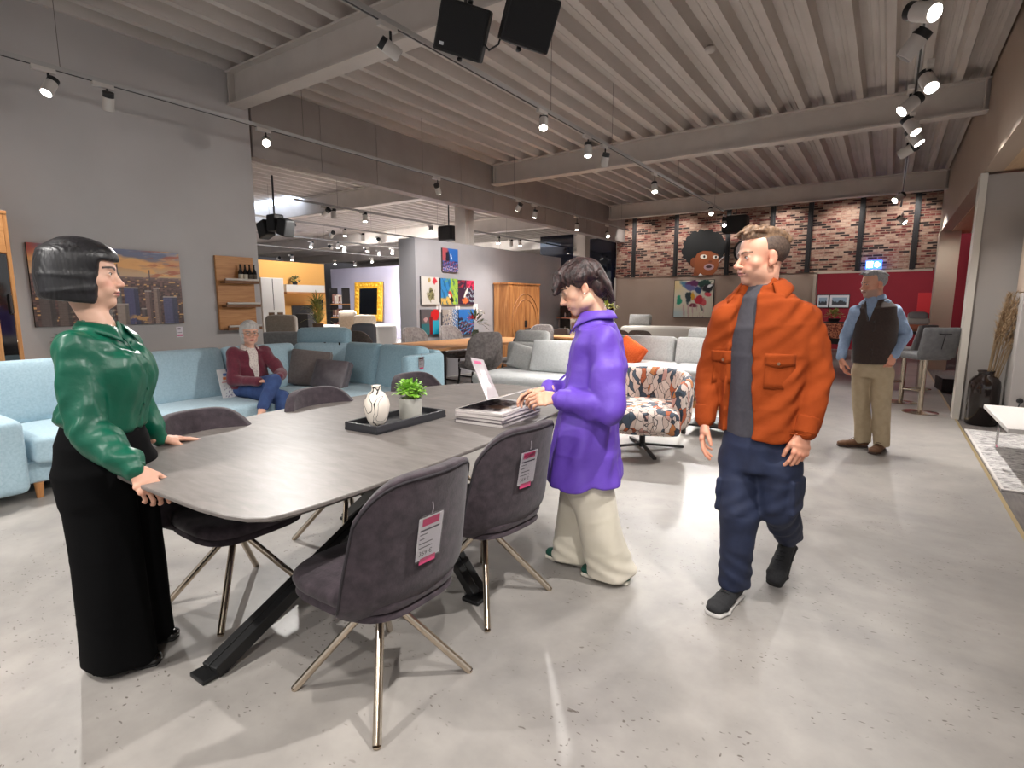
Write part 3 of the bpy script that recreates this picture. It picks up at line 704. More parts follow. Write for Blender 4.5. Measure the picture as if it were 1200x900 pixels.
scu('side_panel', (-4.28, 4.50, .47), (.12, .62, .80), .05, (0,0,0), m=M_BLUE_D)
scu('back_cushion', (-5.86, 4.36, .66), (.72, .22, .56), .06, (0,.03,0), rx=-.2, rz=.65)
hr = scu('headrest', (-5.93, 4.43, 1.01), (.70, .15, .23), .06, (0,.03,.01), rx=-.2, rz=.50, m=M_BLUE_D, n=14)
B().cyl((-5.83-ox, 4.36-oy, .85), (-5.83-ox, 4.36-oy, .95), .012, n=8).cyl((-5.66-ox, 4.45-oy, .85), (-5.66-ox, 4.45-oy, .95), .012, n=8).build('headrest_stem', M_LBLK, SO)
scu('armrest', (-5.60, .93, .34), (1.16, .52, .54), .055, (0,0,.01)); 
B().cyl((-5.01-ox, .74-oy, .46), (-4.985-ox, .74-oy, .46), .03, n=20).build('arm_knob', M_CHROME, SO, 40)
for x, y in ((-5.12, 1.25), (-6.2, 1.25), (-5.12, 3.0), (-4.5, 4.6), (-4.5, 3.9), (-6.2, 4.6)): B().cyl((x-ox, y-oy, 0), (x-ox, y-oy, .115), .022, .03, n=14).build('leg', wood('oak_leg', (170,112,62), (186,128,76), (200,142,90), 'z'), SO, 40)
# stitched tag on the side panel
price_card(SO, Matrix.Translation((-4.215-ox, 4.40-oy, .79)) @ Matrix(((0,0,1),(1,0,0),(0,1,0))).to_4x4(), .085, .12, '')
def pillow(label, c, size, M, m, group=None, cat='cushion'):
    t = thing('throw_pillow', label, cat, c, 0, group)
    b = B(); b.cushion((0,0,0), size, .02, (0, size[1]*.35, 0), M, 14)
    for i in range(len(b.v)):  # pinch corners
        pass
    b.build('pillow_cover', m, t, True)
    hx, hz = size[0]/2, size[2]/2
    B().tube([M @ Vector(p) for p in ((-hx,0,-hz),(0,0,-hz*1.0),(hx,0,-hz),(hx,0,0),(hx,0,hz),(0,0,hz),(-hx,0,hz),(-hx,0,0))], .006, 6, True).build('piping', m, t, True)
    return t
R3 = lambda rx=0, ry=0, rz=0: (Matrix.Rotation(rz, 3, 'Z') @ Matrix.Rotation(rx, 3, 'X') @ Matrix.Rotation(ry, 3, 'Y'))
pillow('taupe square cushion leaning below the blue headrest', (-5.62, 3.98, .67), (.46, .13, .42), R3(-.30, .10, .62), fabric('taupe_cushion', (104,94,92), (116,106,102), 40))
pillow('dark grey satin cushion in front of the taupe one', (-5.28, 4.02, .61), (.44, .13, .34), R3(-.45, .05, .30), mat('grey_satin', (92,84,88), .38, c2=(106,98,102), ns=18))
# magazine standing beside the seated person
MG = thing('magazine', 'white brochure with colour pictures standing on the sofa beside the seated person', 'magazine', (-5.52, 2.98, .475), 0)
Mg = R3(-.0, -.30, 0)
B().box(-.004, .004, -.11, .11, 0, .30, Mg.to_4x4()).build('page_block', mat('paper_white', (226,222,222), .6), MG)
def mag_art(u, v):
    c = np.full((len(u), 3), 226.0); c = mixc(c, (70,110,170), (v > .75)*(v < .86)*(u > .25)*1.0); c = mixc(c, (222,130,70), (v > .64)*(v < .74)*(u > .2)*1.0); c = mixc(c, (200,120,110), (v > .52)*(v < .58)*(u > .1)*1.0)
    c = mixc(c, (120,110,140), (fbm(u, v, 9, 4) > .35)*(v < .45)*(u > .15)*1.0); return mixc(c, (40,60,120), (v > .9)*(u > .4)*(u < .9)*1.0)
art_mesh('cover_picture', lambda u, v: Mg @ Vector((.0045, .11-.22*u if False else -.11+.22*u, .30*v)), mag_art, MG, 24, 32)
# ================================================================== BACKGROUND
M_OAK = wood('wild_oak', (168,110,60), (186,128,74), (202,146,90), 'z'); M_OAKX = wood('wild_oak_long', (168,110,60), (186,128,74), (202,146,90), 'y')
M_DGLASS = mat('smoked_glass', (22,20,20), .06, spec=.8); M_WHITE = mat('white_lacquer', (214,210,206), .3)
def vase_plant(label, p, pot_r, pot_h, R, n, L, w, leafm, potm, cat='plant', flat=.8, seed=1, zoff=None, name='potted_plant', group=None):
    t = thing(name, label, cat, p, 0, group)
    B().lathe([(0,0),(pot_r*.75,0),(pot_r*.85,.01),(pot_r,pot_h*.9),(pot_r,pot_h),(pot_r*.88,pot_h),(pot_r*.8,pot_h*.85),(0,pot_h*.85)], n=20).build('pot', potm, t, 40)
    z = pot_h+R*flat*.5 if zoff is None else zoff
    b = foliage(B(), (0,0,z), R, n, L, w, seed, flat); b.build('leaves', leafm, t, True)
    rr = random.Random(seed); b = B()
    for i in range(10): b.tube([(0, 0, pot_h*.8), (rr.uniform(-R,R)*.6, rr.uniform(-R,R)*.6, z+R*.3)], max(.002, R*.015), 5)
    b.build('stems', mat('stem_green', (110,140,60), .6), t); return t
# ---- oak display cabinet at far left
OC = thing('display_cabinet', 'tall oak cabinet with smoked glass door at far left by the grey wall', 'cabinet', (-6.44, 1.05, .0))
b = B(); b.box(-.11, .20, -.5, -.47, .0, 2.2).box(-.11, .20, .46, .49, .0, 2.2).box(-.11, .20, -.47, .46, .02, .08).box(-.11, -.09, -.47, .46, .08, 2.2).box(-.11, .205, -.5, .49, 2.18, 2.21)
b.build('carcass', M_OAK, OC, bevel=.004)
B().box(-.09, .20, -.47, .46, 1.86, 2.18).build('top_panel', wood('wild_oak_front', (176,118,66), (194,136,80), (208,152,96), 'y'), OC, bevel=.003)
B().box(.19, .202, -.10, .455, .08, 1.85).build('glass_door', M_DGLASS, OC)
for y in (.30,): B().box(.2021, .215, y, y+.055, .08, 1.86).build('door_rail', M_OAK, OC)
B().box(-.08, .19, -.47, .46, 1.10, 1.118).build('glass_shelf', mat('shelf_light', (255,240,214), .4, emis=((255,236,206), 1.5)), OC)
B().tube([(.215,.44,1.34),(.245,.44,1.35),(.245,.44,1.50),(.215,.44,1.51)], .008, 8).build('handle', mat('dark_handle', (70,62,58), .35, .6), OC)
vase_plant('small dark green plant on the ledge behind the person in green', (-6.47, 1.93, .895), .05, .13, .10, 60, .07, .035, mat('dark_leaf', (62,84,52), .5), mat('pot_stone', (150,140,130), .7), seed=9)
# ---- skyline picture (a plain invented city at sunset)
def city(u, v):
    n = fbm(u, v*2.2, 2.2, 2); c = np.zeros((len(u), 3))
    top = np.array([120,138,176.]); midc = np.array([214,150,96.]); low = np.array([206,170,132.])
    t = np.clip((v-.62)/.38, 0, 1); c[:] = low; c = mixc(c, midc, sm(t, .1, .55)); c = mixc(c, top, sm(t, .55, 1)*.8)
    c = mixc(c, (238,176,104), sm(n, .05, .35)*(t > .1)*.8); c = mixc(c, (88,96,128), sm(-n, .1, .4)*sm(t, .3, .8)*.8); c = mixc(c, (172,82,52), sm(fbm(u, v*3, 3, 9), .2, .4)*sm(u, .6, .9)*(t > 0)*.8)
    c = mixc(c, (170,70,56), sm(u, .12, .0)*sm(v, .8, .95))
    # ground of small roofs
    g = (v < .64)*1.0; cell = np.sin(np.floor(u*60)*12.9+np.floor(v*60)*78.2)*43758.5; cell = cell-np.floor(cell)
    base = np.stack([70+70*cell, 54+46*cell, 52+40*cell], 1); base = base*(0.75+.25*np.clip(v/.6, 0, 1))[:, None]
    c = c*(1-g[:, None])+base*g[:, None]; c = mixc(c, (224,170,110), g*(cell > .93)); c = mixc(c, (150,120,110), g*sm(v, .56, .64)*.6)
    r = np.random.default_rng(5)
    for k, (x, w_, h, col) in enumerate(((.30,.05,.42,(120,104,96)),(.40,.06,.52,(104,94,92)),(.47,.04,.6,(128,120,118)),(.535,.035,.70,(122,118,112)),(.62,.10,.50,(70,68,104)),(.74,.05,.46,(120,92,86)),(.80,.045,.50,(134,108,98)),(.90,.11,.38,(76,74,106)),(.18,.08,.40,(96,78,70)),(.08,.09,.5,(84,70,66)),(.55,.08,.28,(146,128,116)),(.70,.04,.22,(90,74,72)))):
        m = (abs(u-x) < w_/2)*(v < h)*1.0; win = (np.sin(u*420)*np.sin(v*300) > .35)*1.0
        cc = np.array(col, float)*np.where(u > x+w_*.15, .72, 1.0)[:, None]+win[:, None]*34; c = c*(1-m[:, None])+cc*m[:, None]
        c = mixc(c, (176,160,150), m*(v > h-.015))
    c = mixc(c, (90,80,80), (abs(u-.535) < .004)*(v < .80)*(v > .6)*1.0); c = mixc(c, (90,80,80), (abs(u-.76) < .003)*(v < .74)*(v > .6)*1.0)
    gl = fbm(u, v, 14, 8); c = mixc(c, (236,196,160), (gl > .34)*blob(u, v, .36, .16, .17, .3, soft=.5)); c = mixc(c, (96,60,48), (gl < -.25)*blob(u, v, .36, .16, .17, .3, soft=.5)); c = mixc(c, (200,150,96), (fbm(u, v, 9, 12) > .2)*blob(u, v, .67, .07, .1, .1, soft=.5))
    return c
def canvas(label, x, y0, y1, z0, z1, fn, nu=60, nv=80, cat='picture', group=None, th=.03, name='picture', frame=None, tilt=0):
    """flat picture on a wall whose face is x=const looking to +x"""
    t = thing(name, label, cat, (x, (y0+y1)/2, z0), 0, group); w = (y1-y0)/2
    B().box(0, th, -w, w, 0, z1-z0).build('canvas', frame or mat('canvas_edge', (60,56,56), .7), t)
    art_mesh('image', lambda u, v: (th+.0012, -w+2*w*u, (z1-z0)*v), fn, t, nu, nv); return t
canvas('wide skyline picture at sunset on the grey wall', -6.5599, 1.72, 3.03, 1.215, 1.985, city, 220, 130)
pt = thing('price_tag', 'small price tag under the right corner of the skyline picture', 'price tag', (-6.5599, 2.985, 1.06)); B().box(0, .004, -.035, .035, 0, .115).build('card', mat('card_white', (226,220,226), .5), pt); B().box(.004, .0046, -.03, .03, .012, .028).build('pink_band', mat('card_pink', (214,72,122), .5), pt); B().box(.004, .0046, -.02, .01, .085, .1).box(.004, .0046, -.022, .022, .05, .054).build('print_lines', mat('print_black', (38,30,34), .6), pt)
# ---- oak wine rack
WR = thing('shelf', 'oak wall board with three narrow shelves right of the skyline picture', 'wall shelf', (-6.556, 3.66, 1.12))
B().box(0, .035, -.235, .225, 0, .87).build('back_board', M_OAKX, WR, bevel=.003)
for z in (.55, .27, .0):
    s = B().box(.035, .15, -.20, .225, z, z+.018).box(.137, .15, -.20, .225, z+.018, z+.05).build('shelf', mat('shelf_dark_oak', (120,78,44), .6), WR); B().cyl((.152, -.19, z+.045), (.152, .215, z+.045), .012, n=10).build('retaining_bar', mat('bar_white', (206,200,192), .3), s)
for i, (y, lab) in enumerate(((.035,'dark wine bottle at the left end of the row on the top shelf'), (.095,'second wine bottle in the row on the top shelf'), (.15,'third wine bottle in the row, on the top shelf'), (.21,'dark bottle at the right end of the top shelf'))):
    t = thing('wine_bottle', lab, 'bottle', (-6.556+.085, 3.66+y-.005, 1.12+.568), 0, 'wine bottles on the oak shelf')
    B().lathe([(0,0),(.025,0),(.027,.005),(.027,.115),(.02,.14),(.0095,.16),(.0085,.20),(.011,.203),(.011,.212),(0,.212)], n=16).build('glass', mat('bottle_black', (22,20,20), .12), t, True)
    B().cyl((0,0,.035), (0,0,.095), .0275, n=16, cap=False).build('paper_label', mat('label_cream', (200,190,170), .6) if i < 2 else mat('label_dark', (70,60,46), .6), t)
# ---- pictures on the partition
XP = -7.1195
def pyz(px, py): p = AX(px, py, XP); return p[1], p[2]
def A_boat(u, v):
    c = np.zeros((len(u), 3))+np.array([36,100,180.]); c = mixc(c, (176,76,84), blob(u, v, .05, .75, .4, .4, wob=.15)); c = mixc(c, (20,24,44), blob(u, v, .33, .62, .14, .3, wob=.2)); c = mixc(c, (226,226,236), blob(u, v, .55, .66, .04, .15, .3))
    c = mixc(c, (40,36,70), (v < .46)*.9); c = mixc(c, (150,70,90), (v < .46)*sm(fbm(u, v, 6, 1), .1, .25)); c = mixc(c, (70,110,190), (v < .46)*sm(fbm(u, v, 8, 4), .15, .3)); return mixc(c, (220,200,220), (v < .25)*sm(fbm(u, v, 9, 7), .3, .4))
def A_skull(u, v):
    c = np.zeros((len(u), 3))+np.array([214,210,204.]); c = mixc(c, (206,44,60), blob(u, v, .75, .86, .13, .12, wob=.3)); c = mixc(c, (176,150,90), blob(u, v, .45, .88, .08, .1, wob=.3)); m = blob(u, v, .55, .38, .22, .26, wob=.35, seed=3)
    c = mixc(c, (138,134,92), m); return mixc(c, (70,66,40), m*sm(fbm(u, v, 7, 5), .1, .25))
def A_multi(u, v):
    c = np.zeros((len(u), 3))+np.array([50,134,200.]); c = mixc(c, (160,196,70), sm(u+.2*fbm(u, v, 2, 1), .35, .6)); c = mixc(c, (220,180,90), sm(.3-v+.1*fbm(u, v, 3, 2), 0, .1)*(u < .7)); c = mixc(c, (30,90,120), sm(fbm(u, v, 5, 3), .25, .35)*.7); c = mixc(c, (210,60,60), blob(u, v, .55, .4, .1, .16, .7)); c = mixc(c, (24,20,24), blob(u, v, .62, .2, .1, .16, .9)); return mixc(c, (230,226,210), blob(u, v, .5, .33, .06, .12, .7))
def A_dark(u, v):
    c = np.zeros((len(u), 3))+np.array([58,32,54.]); c = mixc(c, (214,44,86), sm(v-.66+.15*fbm(u, v, 3, 1), 0, .08)*sm(u, .45, .6)); c = mixc(c, (150,40,60), sm(fbm(u, v, 4, 8), .1, .2)*(v > .7)); m = sm(fbm(u, v, 6, 2), .22, .3); c = mixc(c, (150,170,180), m*(v < .7)*(u > .4)); c = mixc(c, (226,110,60), blob(u, v, .45, .16, .2, .14, wob=.4)); return mixc(c, (230,220,210), blob(u, v, .5, .5, .06, .3, -.6, wob=.3))
def A_red(u, v):
    c = np.zeros((len(u), 3))+np.array([92,88,92.]); c = mixc(c, (40,110,118), (v < .42)*1.0); c = mixc(c, (36,160,190), (v < .55)*(u > .62)*1.0); c = mixc(c, (206,24,30), blob(u, v, .78, .78, .3, .25, .4, wob=.15)); c = mixc(c, (120,14,24), (abs(u-.55) < .09)*(v < .7)*1.0); return mixc(c, (190,150,150), blob(u, v, .25, .6, .12, .1, wob=.3))
def A_gray(u, v):
    c = np.zeros((len(u), 3))+np.array([160,152,144.]); c = mixc(c, (70,120,176), sm(u, .55, .8)); c = mixc(c, (60,66,96), sm(fbm(u, v, 7, 4), .2, .3)*(v < .8)); c = mixc(c, (196,34,36), blob(u, v, .35, .17, .2, .13, wob=.2)); return mixc(c, (226,220,216), sm(fbm(u, v, 9, 6), .28, .36)*(u > .4))
def A_blue(u, v):
    c = np.zeros((len(u), 3))+np.array([40,110,186.]); c = mixc(c, (24,24,50), sm(.75-v-u*.4+.1*fbm(u, v, 3, 1), 0, .1)); c = mixc(c, (150,60,80), sm(fbm(u, v, 8, 2), .15, .3)*(v < .5)); return mixc(c, (80,150,200), sm(fbm(u, v, 8, 5), .2, .3)*(v < .6))
gP = 'canvases on the grey partition'
for lab, fn, (x0, y0, x1, y1) in (
    ('single blue and red canvas hung highest on the grey partition', A_boat, (517,291,535,319)), ('off white canvas with a green figure, upper left of the six', A_skull, (492,324,513,357)),
    ('blue and lime green canvas, upper middle of the six', A_multi, (515,326,535,357)), ('dark canvas with pink top, upper right of the six', A_dark, (535,328,554,357)),
    ('grey and teal canvas with a big red shape, lower left of the six', A_red, (492,362,513,392)), ('grey and blue canvas with a red spot below, lower middle', A_gray, (517,362,535,392)),
    ('blue canvas behind the flower vase, lower right of the six', A_blue, (536,362,554,392))):
    a = pyz(x0, (y0+y1)/2); c = pyz(x1, (y0+y1)/2); zt = (pyz(x0, y0)[1]+pyz(x1, y0+1)[1])/2; zb = (pyz(x0, y1)[1]+pyz(x1, y1-.5)[1])/2
    canvas(lab, XP, a[0], c[0], zb, zt, fn, 40, 56, group=gP, th=.035, frame=mat('canvas_edge', (30,28,30), .7))
for i, (px, py) in enumerate(((514,362), (536,361), (557,363))):
    y, z = pyz(px, py); t = thing('price_tag', ('price tag between the two left columns of canvases','price tag between the two right columns of canvases','price tag right of the canvases')[i], 'price tag', (XP-.0015, y, z-.07), 0, 'tags on the partition'); B().box(0, .01, -.07, .07, 0, .19).build('card', mat('tag_white', (232,230,230), .5), t, bevel=.01); B().box(.01, .0108, -.03, .03, .05, .13).build('print_block', mat('tag_print', (190,186,190), .6), t)
# ---- carved wood cabinet by the partition
WC = thing('carved_cabinet', 'warm wood cabinet with carved round arches on its doors by the partition', 'cabinet', (-6.88, 10.3, 0)); M_ACA = wood('acacia', (128,78,40), (164,108,60), (196,142,88), 'z', .6)
b = B(); b.box(-.20, .20, -.62, .62, .08, 1.84).box(-.21, .215, -.64, .64, 1.84, 1.88).box(-.19, .19, -.60, -.54, 0, .08).box(-.19, .19, .54, .60, 0, .08); b.build('carcass', M_ACA, WC, bevel=.006)
for s in (-1, 1):
    d = B().box(.20, .222, .012 if s > 0 else -.60, .60 if s > 0 else -.012, .12, 1.80).build('door', M_ACA, WC, bevel=.004)
    for q in (.26, .21): B().tube([(.222, s*(.015+ .0)+s*q*2.0*math.sin(t_)*1.0 if False else s*.02+s*q*2*abs(math.sin(t_)), 1.02+.62*(q/.26)*math.cos(t_)) for t_ in np.linspace(.02, PI-.02, 24)], .012, 8).build('carved_arch', wood('acacia_dark', (110,66,34), (146,94,50), (176,122,72), 'z'), d, True)
    B().box(.222, .24, s*.03-.015, s*.03+.015, .92, 1.06).build('handle', M_BLACKSTEEL, d)
# ---- second dining table and its marbled chairs
T2 = thing('dining_table', 'long oak plank table with black legs near the grey partition', 'table', (-6.2, 7.55, 0), .0)
def pt2(px, py, z): p = AZ(px, py, z); return (p[0]+6.2, p[1]-7.55)
q = [(-.70,-1.05),(.66,-1.5),(.80,1.5),(-.45,1.5)]
b = B(); b.prism(q, .72, .765); b.build('tabletop', wood('oak_plank', (176,122,76), (196,140,90), (212,158,108), 'y'), T2, bevel=.006)
for x, y in ((.5,-1.15), (-.45,-.85), (.55,1.2), (-.25,1.2)): B().box(x-.05, x+.05, y-.05, y+.05, 0, .72).build('leg', M_BLACKSTEEL, T2)
M_MARB = mat('marbled_grey_velvet', (112,104,102), .8, c2=(146,138,136), ns=26, bmp=(120,.2,.004), sheen=.3, detail=5); M_BRN = mat('brown_marl', (92,82,76), .85, c2=(110,98,92), ns=40)
def chair2(label, x, y, rz, m, sled=True):
    t = thing('dining_chair', label, 'chair', (x, y, 0), rz, 'grey chairs around the oak table'); chair_parts(t, False, m, M_BLACKSTEEL, not sled)
    t.scale = (1.12, 1.12, 1.12)
    if sled:
        for s in (-1, 1): B().tube([(s*.2,.2,.37),(s*.24,.24,.012),(s*.24,-.24,.012),(s*.2,-.2,.37)], .014, 8).build('leg', M_BLACKSTEEL, t, True)
    return t
chair2('marbled grey chair at the oak table, nearest to the clear price folder', -5.22, 6.74, PI/2-.45, M_MARB)
chair2('marbled grey chair at the oak table, next to the white headrest sofa', -5.02, 7.62, PI/2-.40, M_MARB)
chair2('brown grey chair at the head of the oak table behind the blue sofa', -6.80, 6.02, -.15, M_BRN)
chair2('marbled grey chair behind the oak table, left one by the partition', -6.74, 7.10, -PI/2-.1, M_MARB)
chair2('marbled grey chair behind the oak table, below the canvases', -6.72, 8.05, -PI/2-.1, M_MARB)
chair2('marbled grey chair at the far end of the oak table before the carved cabinet', -5.75, 9.25, PI, M_MARB)
# flower vase on it
fv = thing('flower_vase', 'glass vase of red and white flowers on the oak table', 'flowers', (-6.0, 7.65, .765)); B().lathe([(0,0),(.06,0),(.07,.02),(.075,.14),(.05,.2),(.055,.21),(.045,.2),(.06,.13),(.05,.02),(0,.02)], n=18).build('vase', mat('green_glass', (90,100,84), .15, trans=.5), fv, True)
foliage(B(), (0,0,.33), .16, 60, .13, .03, 4, 1.0).build('leaves', mat('dark_leaf', (62,84,52), .5), fv, True); foliage(B(), (-.02,-.06,.40), .06, 26, .06, .05, 5).build('red_bloom', mat('red_petal', (200,48,34), .6), fv, True); foliage(B(), (.03,.08,.50), .06, 26, .07, .05, 6).build('white_bloom', mat('white_petal', (230,224,214), .6), fv, True)
# ---- pale sofa with headrest, left of the person in purple
M_LG = fabric('silver_grey_weave', (166,166,164), (182,182,180), 40, 260, .25, .85, .25); M_LG2 = fabric('silver_white_weave', (196,198,198), (208,210,210), 40, 260, .25, .85, .25)
def sofa_part(name, t, c, size, m, r=.06, bulge=(0,0,.015), M=None, n=10): return B().cushion(c, size, r, bulge, M, n).build(name, m, t, True)
WS = thing('sofa', 'pale sofa with raised headrest beside the marbled chairs', 'sofa', (-3.9, 6.35, 0), .12)
sofa_part('base', WS, (0, .1, .24), (1.5, 1.0, .30), M_LG, .08); sofa_part('seat_cushion', WS, (0, .02, .42), (1.54, 1.1, .15), M_LG2, .07); sofa_part('back_cushion', WS, (.0, .52, .66), (1.45, .22, .42), M_LG, .07, (0,.03,0), R3(-.15)); sofa_part('headrest', WS, (-.38, .62, .93), (.55, .16, .22), M_LG, .07, (0,.02,0), R3(-.25))
for x, y in ((-.65,-.3), (.65,-.3), (-.65,.5), (.65,.5)): B().cyl((x, y, 0), (x, y, .1), .02, n=10).build('leg', M_BLACKSTEEL, WS)
pillow('large white fluffy cushion on the pale sofa', (-3.72, 6.52, .70), (.66, .2, .44), R3(-.35, 0, .1), M_LG2); pillow('grey cushion with pink tag behind the white fluffy cushion', (-4.28, 6.58, .66), (.42, .14, .34), R3(-.3, .25, .25), M_LG)
# ---- light grey sofa behind the armchair
GS = thing('sofa', 'light grey two seat sofa behind the patterned armchair', 'sofa', (-2.75, 8.55, 0), -.06)
sofa_part('base', GS, (0, .05, .25), (2.5, .95, .22), M_LG, .05); 
for s in (-1, 1): sofa_part('seat_cushion', GS, (s*.60, -.02, .40), (1.19, .95, .17), M_LG2, .06); sofa_part('back_cushion', GS, (s*.60-.1, .40, .66), (1.17, .22, .46), M_LG, .06, (0,.035,0), R3(-.2)); sofa_part('armrest', GS, (s*1.34, .05, .36), (.18, .98, .48), M_LG, .06)
sofa_part('headrest', GS, (.55, .52, .93), (1.0, .16, .22), M_LG, .07, (0,.02,0), R3(-.2))
for x, y in ((-1.15,-.3), (1.15,-.3), (-1.15,.4), (1.15,.4)): B().cyl((x, y, 0), (x, y, .14), .02, n=10).build('leg', M_BLACKSTEEL, GS)
pillow('burnt orange knitted cushion on the light grey sofa', (-3.42, 8.42, .64), (.44, .16, .40), R3(-.3, .5, -.1), mat('orange_knit', (206,76,22), .9, c2=(222,98,36), ns=60, bmp=(90,.8,.01)))
# ---- patterned swivel armchair
def m_leafy():
    m, nt, b = base_mat('leaf_print_velvet'); v = coords(nt); n = noise(nt, v, 6, 2)
    mv = nt.add('ShaderNodeVectorMath', operation='MULTIPLY_ADD'); nt.link(n.outputs['Color'], mv.inputs[0]); mv.inputs[1].default_value = (.12,.12,.12); nt.link(v, mv.inputs[2])
    st = nt.add('ShaderNodeMapping'); nt.val(st, 'Rotation', (.5, .6, .7)); nt.val(st, 'Scale', (1, 1, .38)); nt.link(mv.outputs[0], st.inputs['Vector'])
    vo = nt.add('ShaderNodeTexVoronoi'); nt.val(vo, 'Scale', 21); nt.link(st.outputs[0], vo.inputs['Vector'])
    ve = nt.add('ShaderNodeTexVoronoi', feature='DISTANCE_TO_EDGE'); nt.val(ve, 'Scale', 21); nt.link(st.outputs[0], ve.inputs['Vector'])
    sp = nt.add('ShaderNodeSeparateColor'); nt.link(vo.outputs['Color'], sp.inputs[0])
    r = ramp(nt, sp.outputs[0], [(0, (214,196,186)), (.30, (204,182,170)), (.45, (66,78,92)), (.60, (216,200,190)), (.72, (176,92,56)), (.80, (48,62,76)), (.88, (196,150,140)), (.95, (188,120,70))]); r.color_ramp.interpolation = 'CONSTANT'
    e = ramp(nt, ve.outputs['Distance'], [(.015, (0,0,0)), (.045, (255,255,255))]); mx = nt.add('ShaderNodeMixRGB'); nt.link(e.outputs['Color'], mx.inputs['Fac']); mx.inputs['Color1'].default_value = rgb((44,40,46)); nt.link(r.outputs['Color'], mx.inputs['Color2']); nt.link(mx.outputs['Color'], b.inputs['Base Color']); b.inputs['Roughness'].default_value = .75; return m
M_LEAF = m_leafy(); AC = thing('armchair', 'tub armchair with leaf print cover on a black swivel foot', 'armchair', (-1.92, 5.12, 0), .30)
def tubshell():
    b = B(); n = 40; rows = []
    for (f, z, o) in ((.86,.24,0),(.97,.27,0),(1,.36,0),(1.02,.55,0),(1.02,.70,0),(.985,.765,0),(.90,.79,0),(.80,.765,1),(.755,.70,1),(.74,.55,1),(.73,.40,1)):
        row = []
        for i in range(n+1):
            a = math.radians(-128+256*i/n)+PI/2; e = i/n*2-1; drop = .10*abs(e)**3
            cx_ = .46*f*math.cos(a); cy_ = .44*f*math.sin(a); front = max(0, abs(e)-.86)/.14
            zz = z-(drop+.06*front**2)*max(0, (z-.36)/.44); row.append((cx_, cy_, zz))
        rows.append(row)
    b.sheet(rows); k = len(rows)
    for i in (0, n): b.addv([r[i] for r in rows], [tuple(range(k)) if i == n else tuple(reversed(range(k)))])
    return b
o = tubshell().build('tub_shell', M_LEAF, AC, 60); o.modifiers.new('s', 'SUBSURF').render_levels = 1
sofa_part('seat_cushion', AC, (0, -.06, .36), (.70, .80, .22), M_LEAF, .07, (0,.02,.02)); sofa_part('front_panel', AC, (0, -.34, .31), (.72, .16, .16), M_LEAF, .05)
B().cyl((0,0,.02), (0,0,.25), .03, n=14).build('post', M_BLACKSTEEL, AC)
for a in (20, 110, 200, 290): B().bar((0,0,.05), (.42*math.cos(math.radians(a)), .42*math.sin(math.radians(a)), .012), .035, .022).build('foot_arm', M_BLACKSTEEL, AC, bevel=.004)
# ---- low shelf table seen between armchair and walking person
LT = thing('side_table', 'black framed side table with wood shelf behind the patterned armchair', 'side table', (-1.30, 6.25, 0)); B().box(-.5, .5, -.3, .3, .50, .53).build('tabletop', M_BLACKSTEEL, LT); B().box(-.46, .46, -.27, .27, .30, .38).build('drawer_box', M_OAKX, LT)
for x in (-.47, .47):
    for y in (-.27, .27): B().box(x-.02, x+.02, y-.02, y+.02, 0, .5).build('leg', M_BLACKSTEEL, LT)
B().box(-.46, .46, -.27, .27, .10, .12).build('lower_shelf', M_BLACKSTEEL, LT)
# ---- dining group in front of the brick wall
def arm_chair3(label, x, y, rz, m, group):
    t = thing('dining_chair', label, 'chair', (x, y, 0), rz, group); chair_parts(t, False, m, M_BLACKSTEEL, True); return t
g3 = 'brown chairs before the taupe wall'
for lab, x, y in (('brown shell chair with white tag, left of two behind the light grey sofa', -4.55, 10.7), ('brown shell chair with white tag, right of two behind the light grey sofa', -4.12, 10.8)):
    t = arm_chair3(lab, x, y, .1, M_BRN, g3); B().box(-.05, .05, -.365, -.355, .62, .82).build('price_card', mat('card_white', (226,220,226), .5), t)
WSo = thing('sofa', 'white sofa seen from behind before the taupe wall', 'sofa', (-4.0, 12.4, 0), .05); sofa_part('base', WSo, (0,0,.25), (2.2,.9,.5), M_WHITE, .06); sofa_part('back_frame', WSo, (0,-.4,.62), (2.2,.2,.62), mat('cream_leather', (206,200,192), .5), .08); sofa_part('seat_cushion', WSo, (0,.1,.5), (1.9,.8,.14), M_WHITE, .06); sofa_part('armrest', WSo, (1.05,0,.45), (.2,.9,.5), M_WHITE, .07); sofa_part('armrest', WSo, (-1.05,0,.45), (.2,.9,.5), M_WHITE, .07)
pillow('pale blue grey cushion on the white sofa back', (-4.72, 12.2, 1.06), (.50, .14, .24), R3(-.2), M_LG)
DSo = thing('sofa', 'dark taupe sofa back beside the abstract painting', 'sofa', (-2.05, 12.75, 0)); sofa_part('base', DSo, (0,0,.25), (1.5,.9,.5), M_BRN, .06); sofa_part('back_cushion', DSo, (0,-.35,.68), (1.5,.24,.58), M_BRN, .08); sofa_part('seat_cushion', DSo, (0,.1,.5), (1.4,.7,.14), M_BRN, .06)
HY = vase_plant('green hydrangea heads behind the shoulder of the person in purple', (-4.62, 10.2, .765), .09, .22, .17, 90, .07, .06, mat('lime_bloom', (160,172,70), .6, c2=(196,200,110), ns=12), M_WHITE, 'plant', .6, 12, .60)
T3 = thing('dining_table', 'oak table behind the person in purple carrying the hydrangea', 'table', (-5.1, 10.2, 0)); B().box(-.9, .9, -.5, .5, .72, .765).build('tabletop', wood('oak_plank', (176,122,76), (196,140,90), (212,158,108), 'y'), T3, bevel=.005)
for x in (-.8, .8): B().box(x-.04, x+.04, -.4, .4, 0, .72).build('leg', M_BLACKSTEEL, T3)
arm_chair3('brown round back chair at the oak table left of the purple shirt', -5.70, 11.25, PI, M_BRN, 'chairs in front of the decor shelf')
